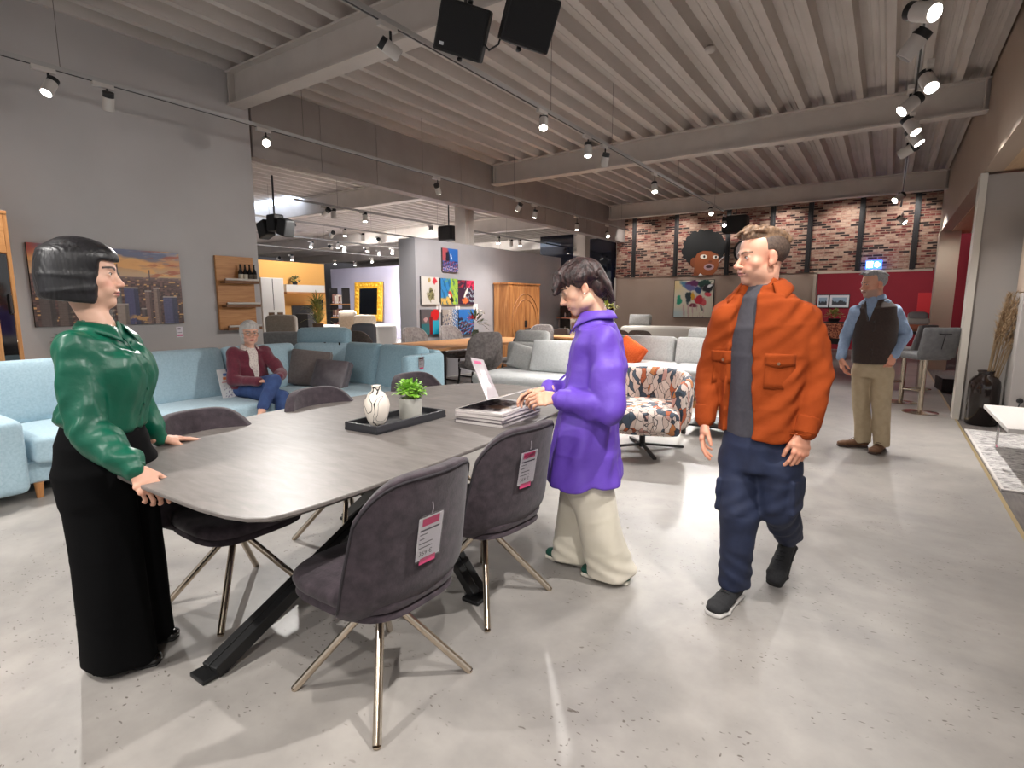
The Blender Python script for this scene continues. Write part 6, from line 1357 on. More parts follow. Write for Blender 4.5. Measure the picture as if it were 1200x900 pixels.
# ------------------------------------------------------------------ person in green blouse
def person_green():
    t = thing('person', 'person with black bob, green satin blouse and wide black trousers leaning on the table end', 'person', (-2.50, .83, 0))
    base = (-2.50, .83); F = unit((.74, .67, 0)); Rr = np.cross(F, UPZ); u, v = Rr, F
    cen = lambda z, f=0.0, r=0.0: np.array([base[0], base[1], z])+F*f+Rr*r
    N = cen(1.345, .025); shR = cen(1.275, .01, .145); shL = cen(1.275, .02, -.145)
    wrR = AZ(159, 551, .845); wrR = np.array([wrR[0]-.0, wrR[1], .845]); wrL = AZ(186, 514, .835)
    elR = WP(104, 500, base, .19); elL = lerp(shL, wrL, .5)+np.array([-.06, -.02, .02])
    hpR, hpL = cen(.86, 0, .085), cen(.86, 0, -.085); heR = AZ(120, 782); heL = AZ(146, 752); ftR, ftL = heR+F*.15, heL+F*.15
    anR, anL = heR+F*.05+UPZ*.08, heL+F*.05+UPZ*.08; knR, knL = lerp(hpR, anR, .5)+F*.01, lerp(hpL, anL, .5)+F*.01
    J = dict(u=u, v=v, pelvis=cen(.92), chest=cen(1.22, .01), neck=N, shR=shR, shL=shL, elR=elR, elL=elL, wrR=wrR, wrL=wrL, hpR=hpR, hpL=hpL, knR=knR, knL=knL, anR=anR, anL=anL, ftR=ftR+UPZ*.03, ftL=ftL+UPZ*.03)
    Hc = WP(97, 324, base, .0); Hc = np.array([Hc[0], Hc[1], Hc[2]]); hf = unit((.50, .865, -.02)); HR = frame(hf); HM = mat4(HR, Hc, 1.06)
    nb = np.linalg.inv(HM) @ np.append(N, 1); HS = head_sdf(nb[:3], False, nose=.72)
    skin = (206,164,142); hands = []
    hR = hand_frame(wrR, np.array([*(AZ(172, 566, .80)-wrR)[:2], -.05]), np.array([.25,-.3,.9])); hands.append((hand_sdf((.35,.55,.6,.65), .04, (.75,.15), side=-1), mat4(hR, wrR, .98), .0026))
    hL = hand_frame(wrL, np.array([*(AZ(222, 512, .812)-wrL)[:2], -.028]), UPZ); hands.append((hand_sdf((.04,.06,.08,.10), .07, (.55,.2), side=1), mat4(hL, wrL, .98), .0026))
    body_mesh(t, 'body', hidden_body(J, .85), .011, hands, skin, (HS, HM, .0026, lambda P: head_colors(P, skin, (170,96,92), (30,24,24)), (-.1,-.13,-.16), (.1,.13,.14)))
    eyes(t, HM, (70,60,50))
    # hair
    H = SDF(); H.ell((0,-.018,.050), (.086,.104,.089), k=.02); H.loft([((0,-.022,.07), .088, .098), ((0,-.028,.0), .100, .110), ((0,-.026,-.05), .101, .108), ((0,-.016,-.105), .094, .090)], (1,0,0), (0,1,0), k=.03, cap=.012); H.ell((0,.022,.062), (.079,.088,.064), k=.02)
    H.box((0,.170,-.10), (.16,.122,.146), R=np.array(Matrix.Rotation(-.10, 3, 'X')), r=.012, k=.010, mode='s'); H.box((0,-.02,-.23), (.2,.2,.14), R=np.array(Matrix.Rotation(-.10, 3, 'X')), r=.01, k=.006, mode='s'); H.ell((0,.05,-.14), (.066,.13,.10), k=.01, mode='s'); H.disp = strands(130, .0007)
    part_sdf('hair', H, .0035, M_HAIRB, t, 1, HM)
    # blouse
    M_GRN = mat('emerald_satin', (2,78,58), .38, c2=(3,86,64), ns=4, spec=.45, bmp=(14,.25,.02)); S = SDF()
    S.loft([(cen(1.352, .025), .058, .056), (cen(1.32, .022), .095, .068), (cen(1.265, .025), .158, .098), (cen(1.18, .04), .172, .135), (cen(1.06, .02), .165, .130), (cen(1.0, .0), .172, .138), (cen(.96, 0), .150, .118)], u, v, k=.03, cap=.03)
    S.ell(cen(1.16, .095, .07), (.07,.062,.09), k=.06); S.ell(cen(1.16, .095, -.07), (.07,.062,.09), k=.06)
    for sh, el, wr, s in ((shR, elR, wrR, 1), (shL, elL, wrL, -1)):
        c = wr-unit(wr-el)*.005; S.ell(sh, (.062,.062,.060), k=.035); S.chain([sh+UPZ*.0, lerp(sh, el, .45), el-UPZ*.012, lerp(el, wr, .35)-UPZ*.012, lerp(el, wr, .78), c], [.060,.066,.064,.062,.050,.034], k=.016)
    S.disp = lambda x, y, z: folds(3, .007, 44, (.25,.2,1), .1)(x, y, z)+folds(9, .004, 85, (.5,.3,.8), .15)(x, y, z)
    S.cone(N-F*.0-UPZ*.03, N+UPZ*.12+F*.02, .052, .056, k=.008, mode='s')
    part_sdf('blouse', S, .0055, M_GRN, t, 2); S.disp = None
    collar(t, N+F*.004-UPZ*.002, F, M_GRN, .063, .024, drop=.035)
    for sx, wr, el in ((1, wrR, elR), (-1, wrL, elL)):
        d = unit(wr-el); C_ = SDF(); C_.cone(wr-d*.075, wr-d*.002, .041, .037, k=0); C_.plane(wr+d*.004, d); C_.plane(wr-d*.075, -d); part_sdf('cuff', C_, .004, M_GRN, t, 1)
    pts = [surf_pt(S, cen(z, .40, -.01), -F) for z in (1.28,1.22,1.16,1.10,1.04)]; buttons(t, pts, .006, mat('green_button', (8,84,64), .3), F)
    b = B(); b.tube([Vector((surf_pt(S, cen(z, .40, .014), -F)+F*.001).tolist())-t.location for z in np.linspace(1.31, 1.0, 14)], .003, 6); b.build('placket', M_GRN, t, True)
    # trousers
    M_BLK = mat('black_crepe', (6,6,7), .9, c2=(8,8,9), ns=6, spec=.1); S = SDF()
    S.loft([(cen(1.045, -.002), .140, .108), (cen(1.0, -.002), .146, .114), (cen(.90, -.01), .178, .142), (cen(.80, -.01), .192, .155), (cen(.70, 0), .188, .145)], u, v, k=.03)
    for hp, kn, he in ((hpR, knR, heR), (hpL, knL, heL)):
        bt = he+F*.070+UPZ*.035; S.loft([(hp-UPZ*.06, .100, .128), (kn, .100, .118), (lerp(kn, bt, .6), .104, .122), (bt, .108, .130)], u, v, k=.035)
    S.plane((0,0,.028), (0,0,-1)); S.plane((0,0,1.045), (0,0,1)); S.disp = lambda x, y, z: folds(5, .008, 36, (0,0,1), .02)(x, y, z)*np.clip((1.0-z)*2, 0, 1)
    part_sdf('trousers', S, .0075, M_BLK, t, 2)
    for he in (heR, heL): shoe(t, he-F*.01, F, .245, .040, .075, (mat('black_patent', (12,12,13), .12, coat=.6), mat('black_sole', (18,17,17), .6)), sole=False)
    return t
# ------------------------------------------------------------------ person in purple shirt
def person_purple():
    base = (-1.20, 2.50); t = thing('person', 'person with short dark hair, purple oversized shirt and cream trousers leafing through a catalogue', 'person', (*base, 0))
    F = unit((-.93, -.30, 0)); Rr = np.cross(F, UPZ); u, v = Rr, F; L = -Rr
    W = lambda px, py, off=0: WP(px, py, base, off)
    N = W(700, 366); chest = W(700, 430); pel = W(686, 530); lean = unit(N-pel)
    shL = W(706, 401, .15); shR = W(692, 396, -.15); elL = W(714, 474, .23); elR = W(690, 462, -.16)
    wrL = np.array(AD(652, 467, DEP(AZ(650, 500, .80)) -.20)); wrR = np.array(AD(641, 457, DEP(wrL)+.10))
    heL, heR = AZ(738, 684), AZ(690, 664); FL = unit((-.98,-.15,0)); FR = unit((-.99,-.05,0))
    hpL, hpR = pel+L*.085-UPZ*.03, pel-L*.085-UPZ*.03; anL, anR = heL+FL*.05+UPZ*.08, heR+FR*.05+UPZ*.08; knL, knR = lerp(hpL, anL, .5)+F*.03, lerp(hpR, anR, .5)+F*.03
    J = dict(u=u, v=v, pelvis=pel, chest=chest, neck=N, shR=shR, shL=shL, elR=elR, elL=elL, wrR=wrR, wrL=wrL, hpR=hpR, hpL=hpL, knR=knR, knL=knL, anR=anR, anL=anL, ftR=heR+FR*.15+UPZ*.03, ftL=heL+FL*.15+UPZ*.03)
    Hc = W(683, 338, .01); hf = unit((-.80,-.40,-.42)); HR = frame(hf); HM = mat4(HR, Hc, 1.04); nb = np.linalg.inv(HM) @ np.append(N, 1); HS = head_sdf(nb[:3], False, nose=1.0, jaw=.98); skin = (212,168,142)
    hands = []
    a = np.array(AD(619, 468, DEP(wrL)+.01))-wrL; hands.append((hand_sdf((.45,.5,.55,.6), .05, (.5,.25), side=1), mat4(hand_frame(wrL, a, np.array([.10,-.75,.65])), wrL, .98), .0026))
    a = np.array(AD(611, 463, DEP(wrR)+.02))-wrR; hands.append((hand_sdf((.35,.4,.45,.5), .05, (.5,.25), side=-1), mat4(hand_frame(wrR, a, np.array([.10,.45,.80])), wrR, .98), .0026))
    body_mesh(t, 'body', hidden_body(J, .85), .011, hands, skin, (HS, HM, .0026, lambda P: head_colors(P, skin, (186,112,106), (46,34,30)), (-.1,-.13,-.17), (.1,.13,.14)))
    eyes(t, HM, (60,46,38), look=(0,-.4))
    b = B(); Mh = Matrix.Translation(-t.location) @ Matrix(HM.tolist()); b.ball(tuple(Mh @ Vector((-.083,.004,-.026))), .0042, 6); b.build('ear_stud', mat('pearl', (230,226,220), .2), t, True)
    # hair : cap, fringe locks swept forward, nape
    H = SDF(); H.ell((0,-.018,.052), (.084,.104,.086), k=.02); H.ell((0,.018,.075), (.074,.092,.058), k=.025); H.ell((0,-.068,-.02), (.066,.046,.060), k=.025)
    H.box((0,.16,-.06), (.15,.105,.088), R=np.array(Matrix.Rotation(.15, 3, 'X')), r=.02, k=.012, mode='s'); H.box((0,.05,-.115), (.14,.088,.105), r=.02, k=.01, mode='s')
    for s in (-1, 1): H.ell((s*.082,.0,-.010), (.03,.030,.040), k=.008, mode='s')
    rr = random.Random(4)
    for i in range(30):
        x0 = rr.uniform(-.05,.05); a0 = (x0*.6, rr.uniform(-.05,.02), .125+rr.uniform(-.01,.006)); m_ = (x0*1.25+rr.uniform(-.01,.01), .075+rr.uniform(-.01,.015), .098+rr.uniform(-.012,.01)); e_ = (x0*1.5+rr.uniform(-.014,.014), .118+rr.uniform(-.012,.014), .048+rr.uniform(-.020,.014)); H.chain([a0, m_, e_], [.016,.015,.006], k=.010)
    for i in range(20):
        sx = rr.choice((-1, 1)); a0 = (sx*.05, -.03+rr.uniform(-.03,.03), .10); m_ = (sx*.082, -.025+rr.uniform(-.04,.05), .05); e_ = (sx*.078, -.05+rr.uniform(-.03,.07), .016+rr.uniform(-.01,.012)); H.chain([a0, m_, e_], [.016,.013,.005], k=.010)
    for i in range(16):
        x0 = rr.uniform(-.06,.06); H.chain([(x0, -.10, .03), (x0*1.05, -.108, -.03), (x0*1.1, -.085-rr.uniform(0,.03), -.088-rr.uniform(0,.03))], [.018,.015,.004], k=.012)
    H.disp = lambda x, y, z: .0012*np.sin(x*420+y*60+np.sin(z*40)*2)+.0011*np.sin(x*760-y*160+z*90)
    part_sdf('hair', H, .0034, M_HAIRD, t, 1, HM)
    # trousers first, then the shirt over them
    M_CRM = mat('cream_twill', (206,198,180), .8, c2=(212,204,188), ns=8, sheen=.2); S = SDF(); wa = pel+UPZ*.10
    S.loft([(wa, .140, .110), (pel, .170, .140), (pel-UPZ*.10, .180, .150)], u, v, k=.03)
    for hp, kn, he, ff in ((hpL, knL, heL, FL), (hpR, knR, heR, FR)):
        bt = he+ff*.095+UPZ*.035; S.loft([(hp-UPZ*.02, .098, .125), (lerp(hp, kn, .6), .098, .112), (kn, .092, .105), (lerp(kn, bt, .55), .092, .112), (bt, .095, .120)], u, v, k=.03)
    S.plane((0,0,.030), (0,0,-1)); S.disp = lambda x, y, z: folds(12, .008, 34, (0,.1,1), .04)(x, y, z)+.004*np.exp(-((z-.10)/.06)**2)*np.sin(z*80+x*34+y*20)
    part_sdf('trousers', S, .007, M_CRM, t, 2)
    M_PUR = mat('violet_poplin', (94,62,170), .6, c2=(100,66,178), ns=6, bmp=(20,.15,.02)); S = SDF(); hem = pel-UPZ*.14
    S.loft([(N-lean*.012, .062, .060), (N-lean*.05+F*.0, .105, .074), (N-lean*.085+F*.0, .155, .095), (lerp(N, chest, .55), .185, .118), (chest, .185, .145), (lerp(chest, pel, .55)+F*.01, .185, .150), (pel+UPZ*.02, .205, .178), (hem, .218, .200)], u, v, k=.035, cap=.02)
    for sh, el, wr in ((shL, elL, wrL), (shR, elR, wrR)):
        d = unit(wr-el); S.ell(sh-UPZ*.005, (.070,.070,.070), k=.04); S.chain([sh, lerp(sh, el, .45), el-UPZ*.01, lerp(el, wr, .3)-UPZ*.012, lerp(el, wr, .72), wr-d*.02], [.070,.078,.076,.070,.056,.044], k=.018)
    S.plane(hem+F*.0, unit(-UPZ*1.0-F*.10)); S.cone(N-lean*.06, N+lean*.14, .050, .056, k=.006, mode='s')
    S.disp = lambda x, y, z: folds(21, .011, 34, (.15,.1,1), .06)(x, y, z)+folds(33, .006, 62, (.7,.2,.6), .12)(x, y, z)
    part_sdf('shirt', S, .006, M_PUR, t, 2); S.disp = None
    collar(t, N+F*.006-lean*.018, F, M_PUR, .070, .032, drop=.07, up=lean, flare=.034)
    for wr, el in ((wrL, elL), (wrR, elR)):
        d = unit(wr-el); C_ = SDF(); C_.cone(wr-d*.10, wr-d*.012, .052, .046, k=0); C_.plane(wr-d*.008, d); C_.plane(wr-d*.10, -d); part_sdf('cuff', C_, .0045, M_PUR, t, 1)
    zs = np.linspace(.06, .92, 18); b = B(); b.tube([Vector((surf_pt(S, lerp(N, hem, z)+F*.45, -F)+F*.002).tolist())-t.location for z in zs], .006, 6); b.build('placket', M_PUR, t, True)
    M_SHG = mat('green_suede', (16,66,54), .7, c2=(20,76,62), ns=40); M_SHW = mat('cream_rubber', (206,200,186), .6); M_STR = mat('white_leather', (222,220,214), .5)
    for he, ff in ((heL, FL), (heR, FR)): shoe(t, he, ff, .275, .048, .085, (M_SHG, M_SHW, M_STR), 'sneaker', stripes=M_STR)
    return t
# ------------------------------------------------------------------ walking man in orange jacket
def short_hair(t, HM, m_top, m_side, quiff=1.0, seed=2, vol=0.0):
    H = SDF(); H.ell((0,-.021,.046), (.0785,.0985,.0855), k=.01); H.box((0,.14,-.02), (.15,.10,.108), R=np.array(Matrix.Rotation(-.18, 3, 'X')), r=.012, k=.012, mode='s'); H.box((0,.02,-.135), (.14,.14,.11), R=np.array(Matrix.Rotation(.42, 3, 'X')), r=.01, k=.01, mode='s')
    for s in (-1, 1): H.ell((s*.080,-.004,.0), (.03,.026,.036), k=.006, mode='s')
    H.disp = lambda x, y, z: .0008*np.sin(x*700+z*300)*np.sin(y*600-z*500); part_sdf('side_hair', H, .0036, m_side, t, 1, HM)
    T = SDF(); T.ell((0,-.012,.088+vol*.3), (.066+vol,.088+vol,.048+vol), k=.02); T.ell((0,.050,.103), (.050,.034,.026), k=.02); rr = random.Random(seed)
    for i in range(46):
        x0 = rr.uniform(-.055,.055); y0 = rr.uniform(-.09,.05); z0 = .118-.25*x0*x0/.055-max(0, -y0-.03)*.5; T.chain([(x0*.9, y0-.02, z0-.01), (x0+rr.uniform(-.01,.01), y0+.015, z0+.014*quiff), (x0*1.05+rr.uniform(-.015,.015), y0+.05+rr.uniform(0,.014), z0+.014*quiff*rr.uniform(.3,1.2)-.012*(y0 > .02))], [.014,.012,.004], k=.008)
    T.box((0,.10,.03), (.1,.060,.045), R=np.array(Matrix.Rotation(-.1, 3, 'X')), r=.02, k=.015, mode='s'); T.disp = lambda x, y, z: .0012*np.sin(x*420+y*60)+.0008*np.sin(x*900-y*200); part_sdf('hair', T, .0034, m_top, t, 1, HM)
def person_orange():
    base = (-.47, 2.74); t = thing('person', 'person in rust orange overshirt, grey tee and navy cargo jeans walking towards the camera', 'person', (*base, 0))
    F = unit((-.20, -.98, 0)); Rr = np.cross(F, UPZ); u, v = Rr, F; L = -Rr; W = lambda px, py, off=0: WP(px, py, base, off)
    N = W(893, 334); chest = W(893, 415); pel = W(891, 520)
    shR = W(851, 372, .02); shL = W(941, 371, .0); elR = W(833, 432, -.03); elL = W(960, 440, .03); wrR = W(826, 492, .02); wrL = W(943, 508, .11)
    heR = AZ(864, 697); toeL = np.array([*AZ(908, 686)[:2], .0]); heL = toeL-F*.20+UPZ*.155; FR = unit(AZ(836, 722)-AZ(864, 697)); FL = F
    hpR, hpL = pel+Rr*.09-UPZ*.04, pel-Rr*.09-UPZ*.04; anR = heR+FR*.05+UPZ*.09; anL = heL+F*.045+UPZ*.085; knR = W(866, 602, .08); knL = W(912, 592, .04)
    J = dict(u=u, v=v, pelvis=pel, chest=chest, neck=N, shR=shR, shL=shL, elR=elR, elL=elL, wrR=wrR, wrL=wrL, hpR=hpR, hpL=hpL, knR=knR, knL=knL, anR=anR, anL=anL, ftR=heR+FR*.16+UPZ*.03, ftL=heL+FL*.14-UPZ*.06)
    Hc = W(893, 304, .0); hf = unit((-.80,-.62,-.07)); HR = frame(hf); HM = mat4(HR, Hc, 1.03); nb = np.linalg.inv(HM) @ np.append(N-F*.01, 1); HS = head_sdf(nb[:3], True, jaw=1.04); skin = (212,158,132)
    hands = [(hand_sdf((.22,.28,.34,.42), .05, (.42,.2), side=-1, sc=1), mat4(hand_frame(wrR, W(822, 520, .05)-wrR, np.array([-.95,-.25,.1])), wrR, 1.06), .0028), (hand_sdf((.35,.42,.5,.55), .05, (.42,.25), side=1), mat4(hand_frame(wrL, W(937, 534, .13)-wrL, np.array([.70,-.72,.0])), wrL, 1.06), .0028)]
    body_mesh(t, 'body', hidden_body(J, .95), .012, hands, skin, (HS, HM, .0026, lambda P: head_colors(P, skin, (176,110,100), (96,72,54), (150,116,98)), (-.1,-.14,-.17), (.1,.13,.14)))
    eyes(t, HM, (92,100,104)); short_hair(t, HM, M_HAIRL, M_HAIRF, 1.2)
    # tee
    S = SDF(); S.loft([(N-UPZ*.012, .062, .060), (N-UPZ*.06, .115, .080), (lerp(N, chest, .6), .165, .115), (chest, .165, .122), (lerp(chest, pel, .6), .152, .122), (pel+UPZ*.055, .156, .126)], u, v, k=.03); S.cone(N-UPZ*.03, N+UPZ*.1, .056, .060, k=.006, mode='s'); S.disp = folds(41, .006, 34, (.3,0,1))
    part_sdf('t_shirt', S, .006, mat('charcoal_tee', (62,60,66), .85, c2=(68,66,72), ns=60), t, 2)
    # overshirt, open at the front
    M_ORG = mat('rust_wool', (140,58,18), .9, c2=(150,64,22), ns=12, spec=.2, bmp=(200,.25,.003)); S = SDF(); hem = pel+UPZ*.055
    S.loft([(N-F*.01, .072, .068), (N-UPZ*.03, .098, .080), (N-UPZ*.058, .152, .098), (N-UPZ*.095, .186, .114), (lerp(N, chest, .6), .198, .132), (chest, .196, .142), (lerp(chest, pel, .55), .188, .146), (pel+UPZ*.1, .190, .148), (hem, .190, .148)], u, v, k=.03, cap=.02)
    for sh, el, wr in ((shR, elR, wrR), (shL, elL, wrL)):
        d = unit(wr-el); S.ell(sh-UPZ*.005, (.066,.066,.066), k=.04); S.chain([sh, lerp(sh, el, .5), el, lerp(el, wr, .4), wr-d*.01], [.066,.065,.060,.055,.046], k=.014); S.plane(wr+d*30, d)
    # front opening : wedge between the plackets, wider at the bottom
    o1 = N+F*.14+L*.0; gap = []
    S.loft([(N+F*.11+UPZ*.03+Rr*.015, .045, .10), (lerp(N, chest, .8)+F*.17+Rr*.045, .062, .12), (lerp(chest, pel, .6)+F*.17+Rr*.065, .080, .12), (hem+F*.17+Rr*.075-UPZ*.1, .092, .12)], u, v, k=.006, mode='s', cap=.005)
    S.cone(N-UPZ*.05+F*.012, N+UPZ*.12, .058, .072, k=.008, mode='s'); S.disp = lambda x, y, z: folds(51, .008, 30, (.3,0,1), .10)(x, y, z)+folds(52, .005, 66, (.8,0,.5), .1)(x, y, z)
    S.plane(hem, unit(-UPZ-F*.05)); cl = part_sdf('overshirt', S, .006, M_ORG, t, 2); S.disp = None
    collar(t, N-F*.008-UPZ*.002, F, M_ORG, .080, .034, open_=1.6, drop=.060, flare=.050)
    for wr, el in ((wrR, elR), (wrL, elL)):
        d = unit(wr-el); C_ = SDF(); C_.cone(wr-d*.075, wr-d*.0, .052, .048, k=0); C_.plane(wr+d*.002, d); C_.plane(wr-d*.075, -d); part_sdf('cuff', C_, .0045, M_ORG, t, 1)
    for z, q in ((hem[2]+.035, 0),):
        b = B(); b.tube([Vector((surf_pt(S, np.array([base[0], base[1], z])+Rr*(.30*math.sin(a))+F*(.30*math.cos(a)), -(Rr*math.sin(a)+F*math.cos(a)))+(Rr*math.sin(a)+F*math.cos(a))*.0005).tolist())-t.location for a in np.linspace(-2.0, -.45, 14)], .0028, 5); b.tube([Vector((surf_pt(S, np.array([base[0], base[1], z])+Rr*(.30*math.sin(a))+F*(.30*math.cos(a)), -(Rr*math.sin(a)+F*math.cos(a)))).tolist())-t.location for a in np.linspace(-.40, 1.1, 14)], .0012, 5) if False else None; b.build('hem_seam', M_ORG, t, True)
    # chest pockets with flaps and plackets
    def on(cx_, z, e=.004): return surf_pt(S, np.array([base[0], base[1], z])+Rr*cx_+F*.5, -F)+F*e
    for s, cxp in ((-1, -.125), (1, .125)):
        for nm, z0, z1, e in (('pocket', 1.06, 1.185, .004), ('pocket_flap', 1.165, 1.215, .009)):
            P = [[Vector(on(cxp+(i/6-.5)*.105, z0+(z1-z0)*j/5+ (0 if nm == 'pocket' or j > 0 else -.012*(1-abs(i/3-1))), e).tolist())-t.location for i in range(7)] for j in range(6)]; b = B(); b.sheet(P); q = b.build(nm, M_ORG, t, True); md = q.modifiers.new('s', 'SOLIDIFY'); md.thickness = .004; md.offset = 0
        buttons(t, [on(cxp, 1.172, .012)], .007, mat('horn_button', (120,84,60), .4), F)
    # cargo jeans
    M_NVY = mat('navy_denim', (18,26,50), .8, c2=(26,36,64), ns=10, bmp=(240,.2,.003), detail=5); S = SDF(); S.loft([(pel+UPZ*.10, .155, .115), (pel, .172, .135), (pel-UPZ*.10, .182, .140)], u, v, k=.03)
    for hp, kn, an, he in ((hpR, knR, anR, heR), (hpL, knL, anL, heL)):
        S.loft([(hp-UPZ*.03, .088, .110), (lerp(hp, kn, .55), .090, .102), (kn, .078, .086), (lerp(kn, an, .45), .076, .086), (an-UPZ*.005, .068, .078)], u, v, k=.03, cap=.012)
    for kn in (knR, knL): S.ell(kn, (.080,.084,.09), k=.03)
    for hp, kn, sx in ((hpR, knR, 1), (hpL, knL, -1)): S.box(lerp(hp, kn, .72)+Rr*sx*.078, (.014,.066,.080), R=np.stack([Rr, F, UPZ], 1), r=.010, k=.006)
    S.disp = lambda x, y, z: folds(61, .006, 40, (.3,.1,1), .1)(x, y, z)+.004*np.sin(z*85+x*45+y*30)*np.exp(-((z-.17)/.10)**2)+.003*np.sin(z*80-x*60)*np.exp(-((z-.5)/.07)**2)
    part_sdf('cargo_jeans', S, .0065, M_NVY, t, 2)
    M_SB = mat('black_mesh', (22,22,24), .8, c2=(32,32,34), ns=120); M_SW = mat('white_sole', (200,196,192), .6); M_SK = mat('black_sole', (18,17,17), .6)
    shoe(t, heR, FR, .295, .050, .10, (M_SB, M_SW, mat('black_lace', (16,16,17), .8)), 'sneaker')
    shoe(t, heL, F, .285, .048, .10, (M_SB, M_SK, mat('black_lace', (16,16,17), .8)), 'sneaker', pitch=-.62)
    return t
# ------------------------------------------------------------------ far man in a vest
def person_vest():
    base = (-.04, 6.42); t = thing('person', 'grey haired person in dark brown vest, blue shirt and beige chinos standing in the aisle', 'person', (*base, 0))
    F = unit((-.36, -.93, 0)); Rr = np.cross(F, UPZ); u, v = Rr, F; L = -Rr; W = lambda px, py, off=0: WP(px, py, base, off)
    N = W(1026, 349); chest = W(1026, 380); pel = W(1023, 425)
    shR = W(1005, 366, .04); shL = W(1049, 366, -.02); elR = W(992, 393, -.02); elL = W(1061, 392, -.05); wrR = W(985, 420, .06); wrL = W(1048, 416, .10)
    heR = AZ(1016, 524); heL = AZ(1034, 527); FR = unit((-.92,-.38,0)); FL = unit((-.30,-.95,0)); hpR, hpL = pel+Rr*.09-UPZ*.04, pel-Rr*.09-UPZ*.04; anR, anL = heR+FR*.05+UPZ*.09, heL+FL*.05+UPZ*.09; knR, knL = lerp(hpR, anR, .5)+F*.02, lerp(hpL, anL, .5)+F*.02
    J = dict(u=u, v=v, pelvis=pel, chest=chest, neck=N, shR=shR, shL=shL, elR=elR, elL=elL, wrR=wrR, wrL=wrL, hpR=hpR, hpL=hpL, knR=knR, knL=knL, anR=anR, anL=anL, ftR=heR+FR*.15+UPZ*.03, ftL=heL+FL*.15+UPZ*.03)
    Hc = W(1024, 334); hf = unit((-.80,-.60,-.10)); HM = mat4(frame(hf), Hc, 1.06); nb = np.linalg.inv(HM) @ np.append(N, 1); HS = head_sdf(nb[:3], True, jaw=1.05); skin = (206,150,124)
    hands = [(hand_sdf((.3,.35,.4,.5), .05, (.42,.2), side=-1), mat4(hand_frame(wrR, W(988, 436, .08)-wrR, np.array([-.9,-.3,.2])), wrR, 1.08), .0035), (hand_sdf((.3,.35,.4,.45), .04, (.4,.2), side=1), mat4(hand_frame(wrL, W(1040, 432, .12)-wrL, np.array([.6,-.7,.2])), wrL, 1.04), .0035)]
    body_mesh(t, 'body', hidden_body(J, .95), .012, hands, skin, (HS, HM, .0032, lambda P: head_colors(P, skin, (160,98,90), (96,92,92), (130,116,112)), (-.1,-.14,-.17), (.1,.13,.14)))
    eyes(t, HM, (80,80,84)); short_hair(t, HM, M_HAIRG, mat('silver_side_hair', (128,126,128), .7, c2=(150,148,148), ns=90, bmp=(300,.4,.002)), .8, 8)
    M_SHB = mat('pale_blue_oxford', (136,156,186), .8, c2=(146,166,194), ns=50); S = SDF()
    S.loft([(N+UPZ*.008, .064, .062), (N-UPZ*.05, .135, .086), (lerp(N, chest, .6), .165, .115), (chest, .160, .120), (pel+UPZ*.02, .155, .120)], u, v, k=.03)
    for sh, el, wr in ((shR, elR, wrR), (shL, elL, wrL)):
        d = unit(wr-el); S.ell(sh, (.062,.062,.062), k=.04); S.chain([sh, lerp(sh, el, .5), el, lerp(el, wr, .4), wr-d*.01], [.062,.060,.055,.050,.040], k=.014)
    S.cone(N-UPZ*.03+F*.01, N+UPZ*.1, .052, .06, k=.006, mode='s'); S.disp = lambda x, y, z: folds(71, .007, 40, (.3,0,1))(x, y, z)+folds(72, .004, 70, (.8,0,.4))(x, y, z); part_sdf('shirt', S, .0075, M_SHB, t, 2)
    collar(t, N+UPZ*.004, F, M_SHB, .068, .036, open_=1.0, drop=.06)
    M_VST = mat('brown_wool_vest', (50,36,32), .9, c2=(58,44,38), ns=60, sheen=.2); S = SDF(); S.loft([(N-UPZ*.035, .118, .094), (lerp(N, chest, .4), .178, .146), (chest, .190, .164), (lerp(chest, pel, .6), .188, .160), (pel+UPZ*.01, .188, .158)], u, v, k=.03, cap=.015)
    S.loft([(N+F*.13+UPZ*.05, .085, .10), (lerp(N, chest, .85)+F*.16, .008, .06)], u, v, k=.008, mode='s', cap=.004); S.cone(N-UPZ*.04, N+UPZ*.12, .066, .08, k=.01, mode='s'); S.plane(pel-UPZ*.005, -UPZ)
    part_sdf('vest', S, .006, M_VST, t, 1); S2 = S
    zs = np.linspace(chest[2]+.03, pel[2]+.05, 5); pts = [surf_pt(S2, np.array([base[0], base[1], z])+F*.5, -F)+F*.002 for z in zs]; buttons(t, pts, .008, mat('vest_button', (28,22,20), .4), F)
    b = B(); b.tube([Vector((surf_pt(S2, np.array([base[0], base[1], z])+F*.5+L*.014, -F)+F*.001).tolist())-t.location for z in np.linspace(chest[2]+.05, pel[2]+.01, 10)], .003, 6); b.build('placket', M_VST, t, True)
    M_CHN = mat('beige_chino', (168,150,122), .85, c2=(176,158,130), ns=20); S = SDF(); S.loft([(pel+UPZ*.06, .152, .115), (pel-UPZ*.03, .168, .132), (pel-UPZ*.12, .176, .132)], u, v, k=.03)
    for hp, kn, an in ((hpR, knR, anR), (hpL, knL, anL)): S.loft([(hp-UPZ*.03, .088, .108), (lerp(hp, kn, .5), .088, .100), (kn, .076, .084), (an-UPZ*.03, .066, .074)], u, v, k=.03, cap=.012)
    S.disp = lambda x, y, z: folds(81, .008, 34, (.2,0,1))(x, y, z); part_sdf('chinos', S, .008, M_CHN, t, 2)
    for he, ff in ((heR, FR), (heL, FL)): shoe(t, he, ff, .29, .050, .11, (mat('brown_suede', (104,72,50), .85, c2=(112,80,56), ns=30), mat('brown_sole', (60,42,32), .7), mat('brown_lace', (84,60,44), .8)), 'shoe')
    return t
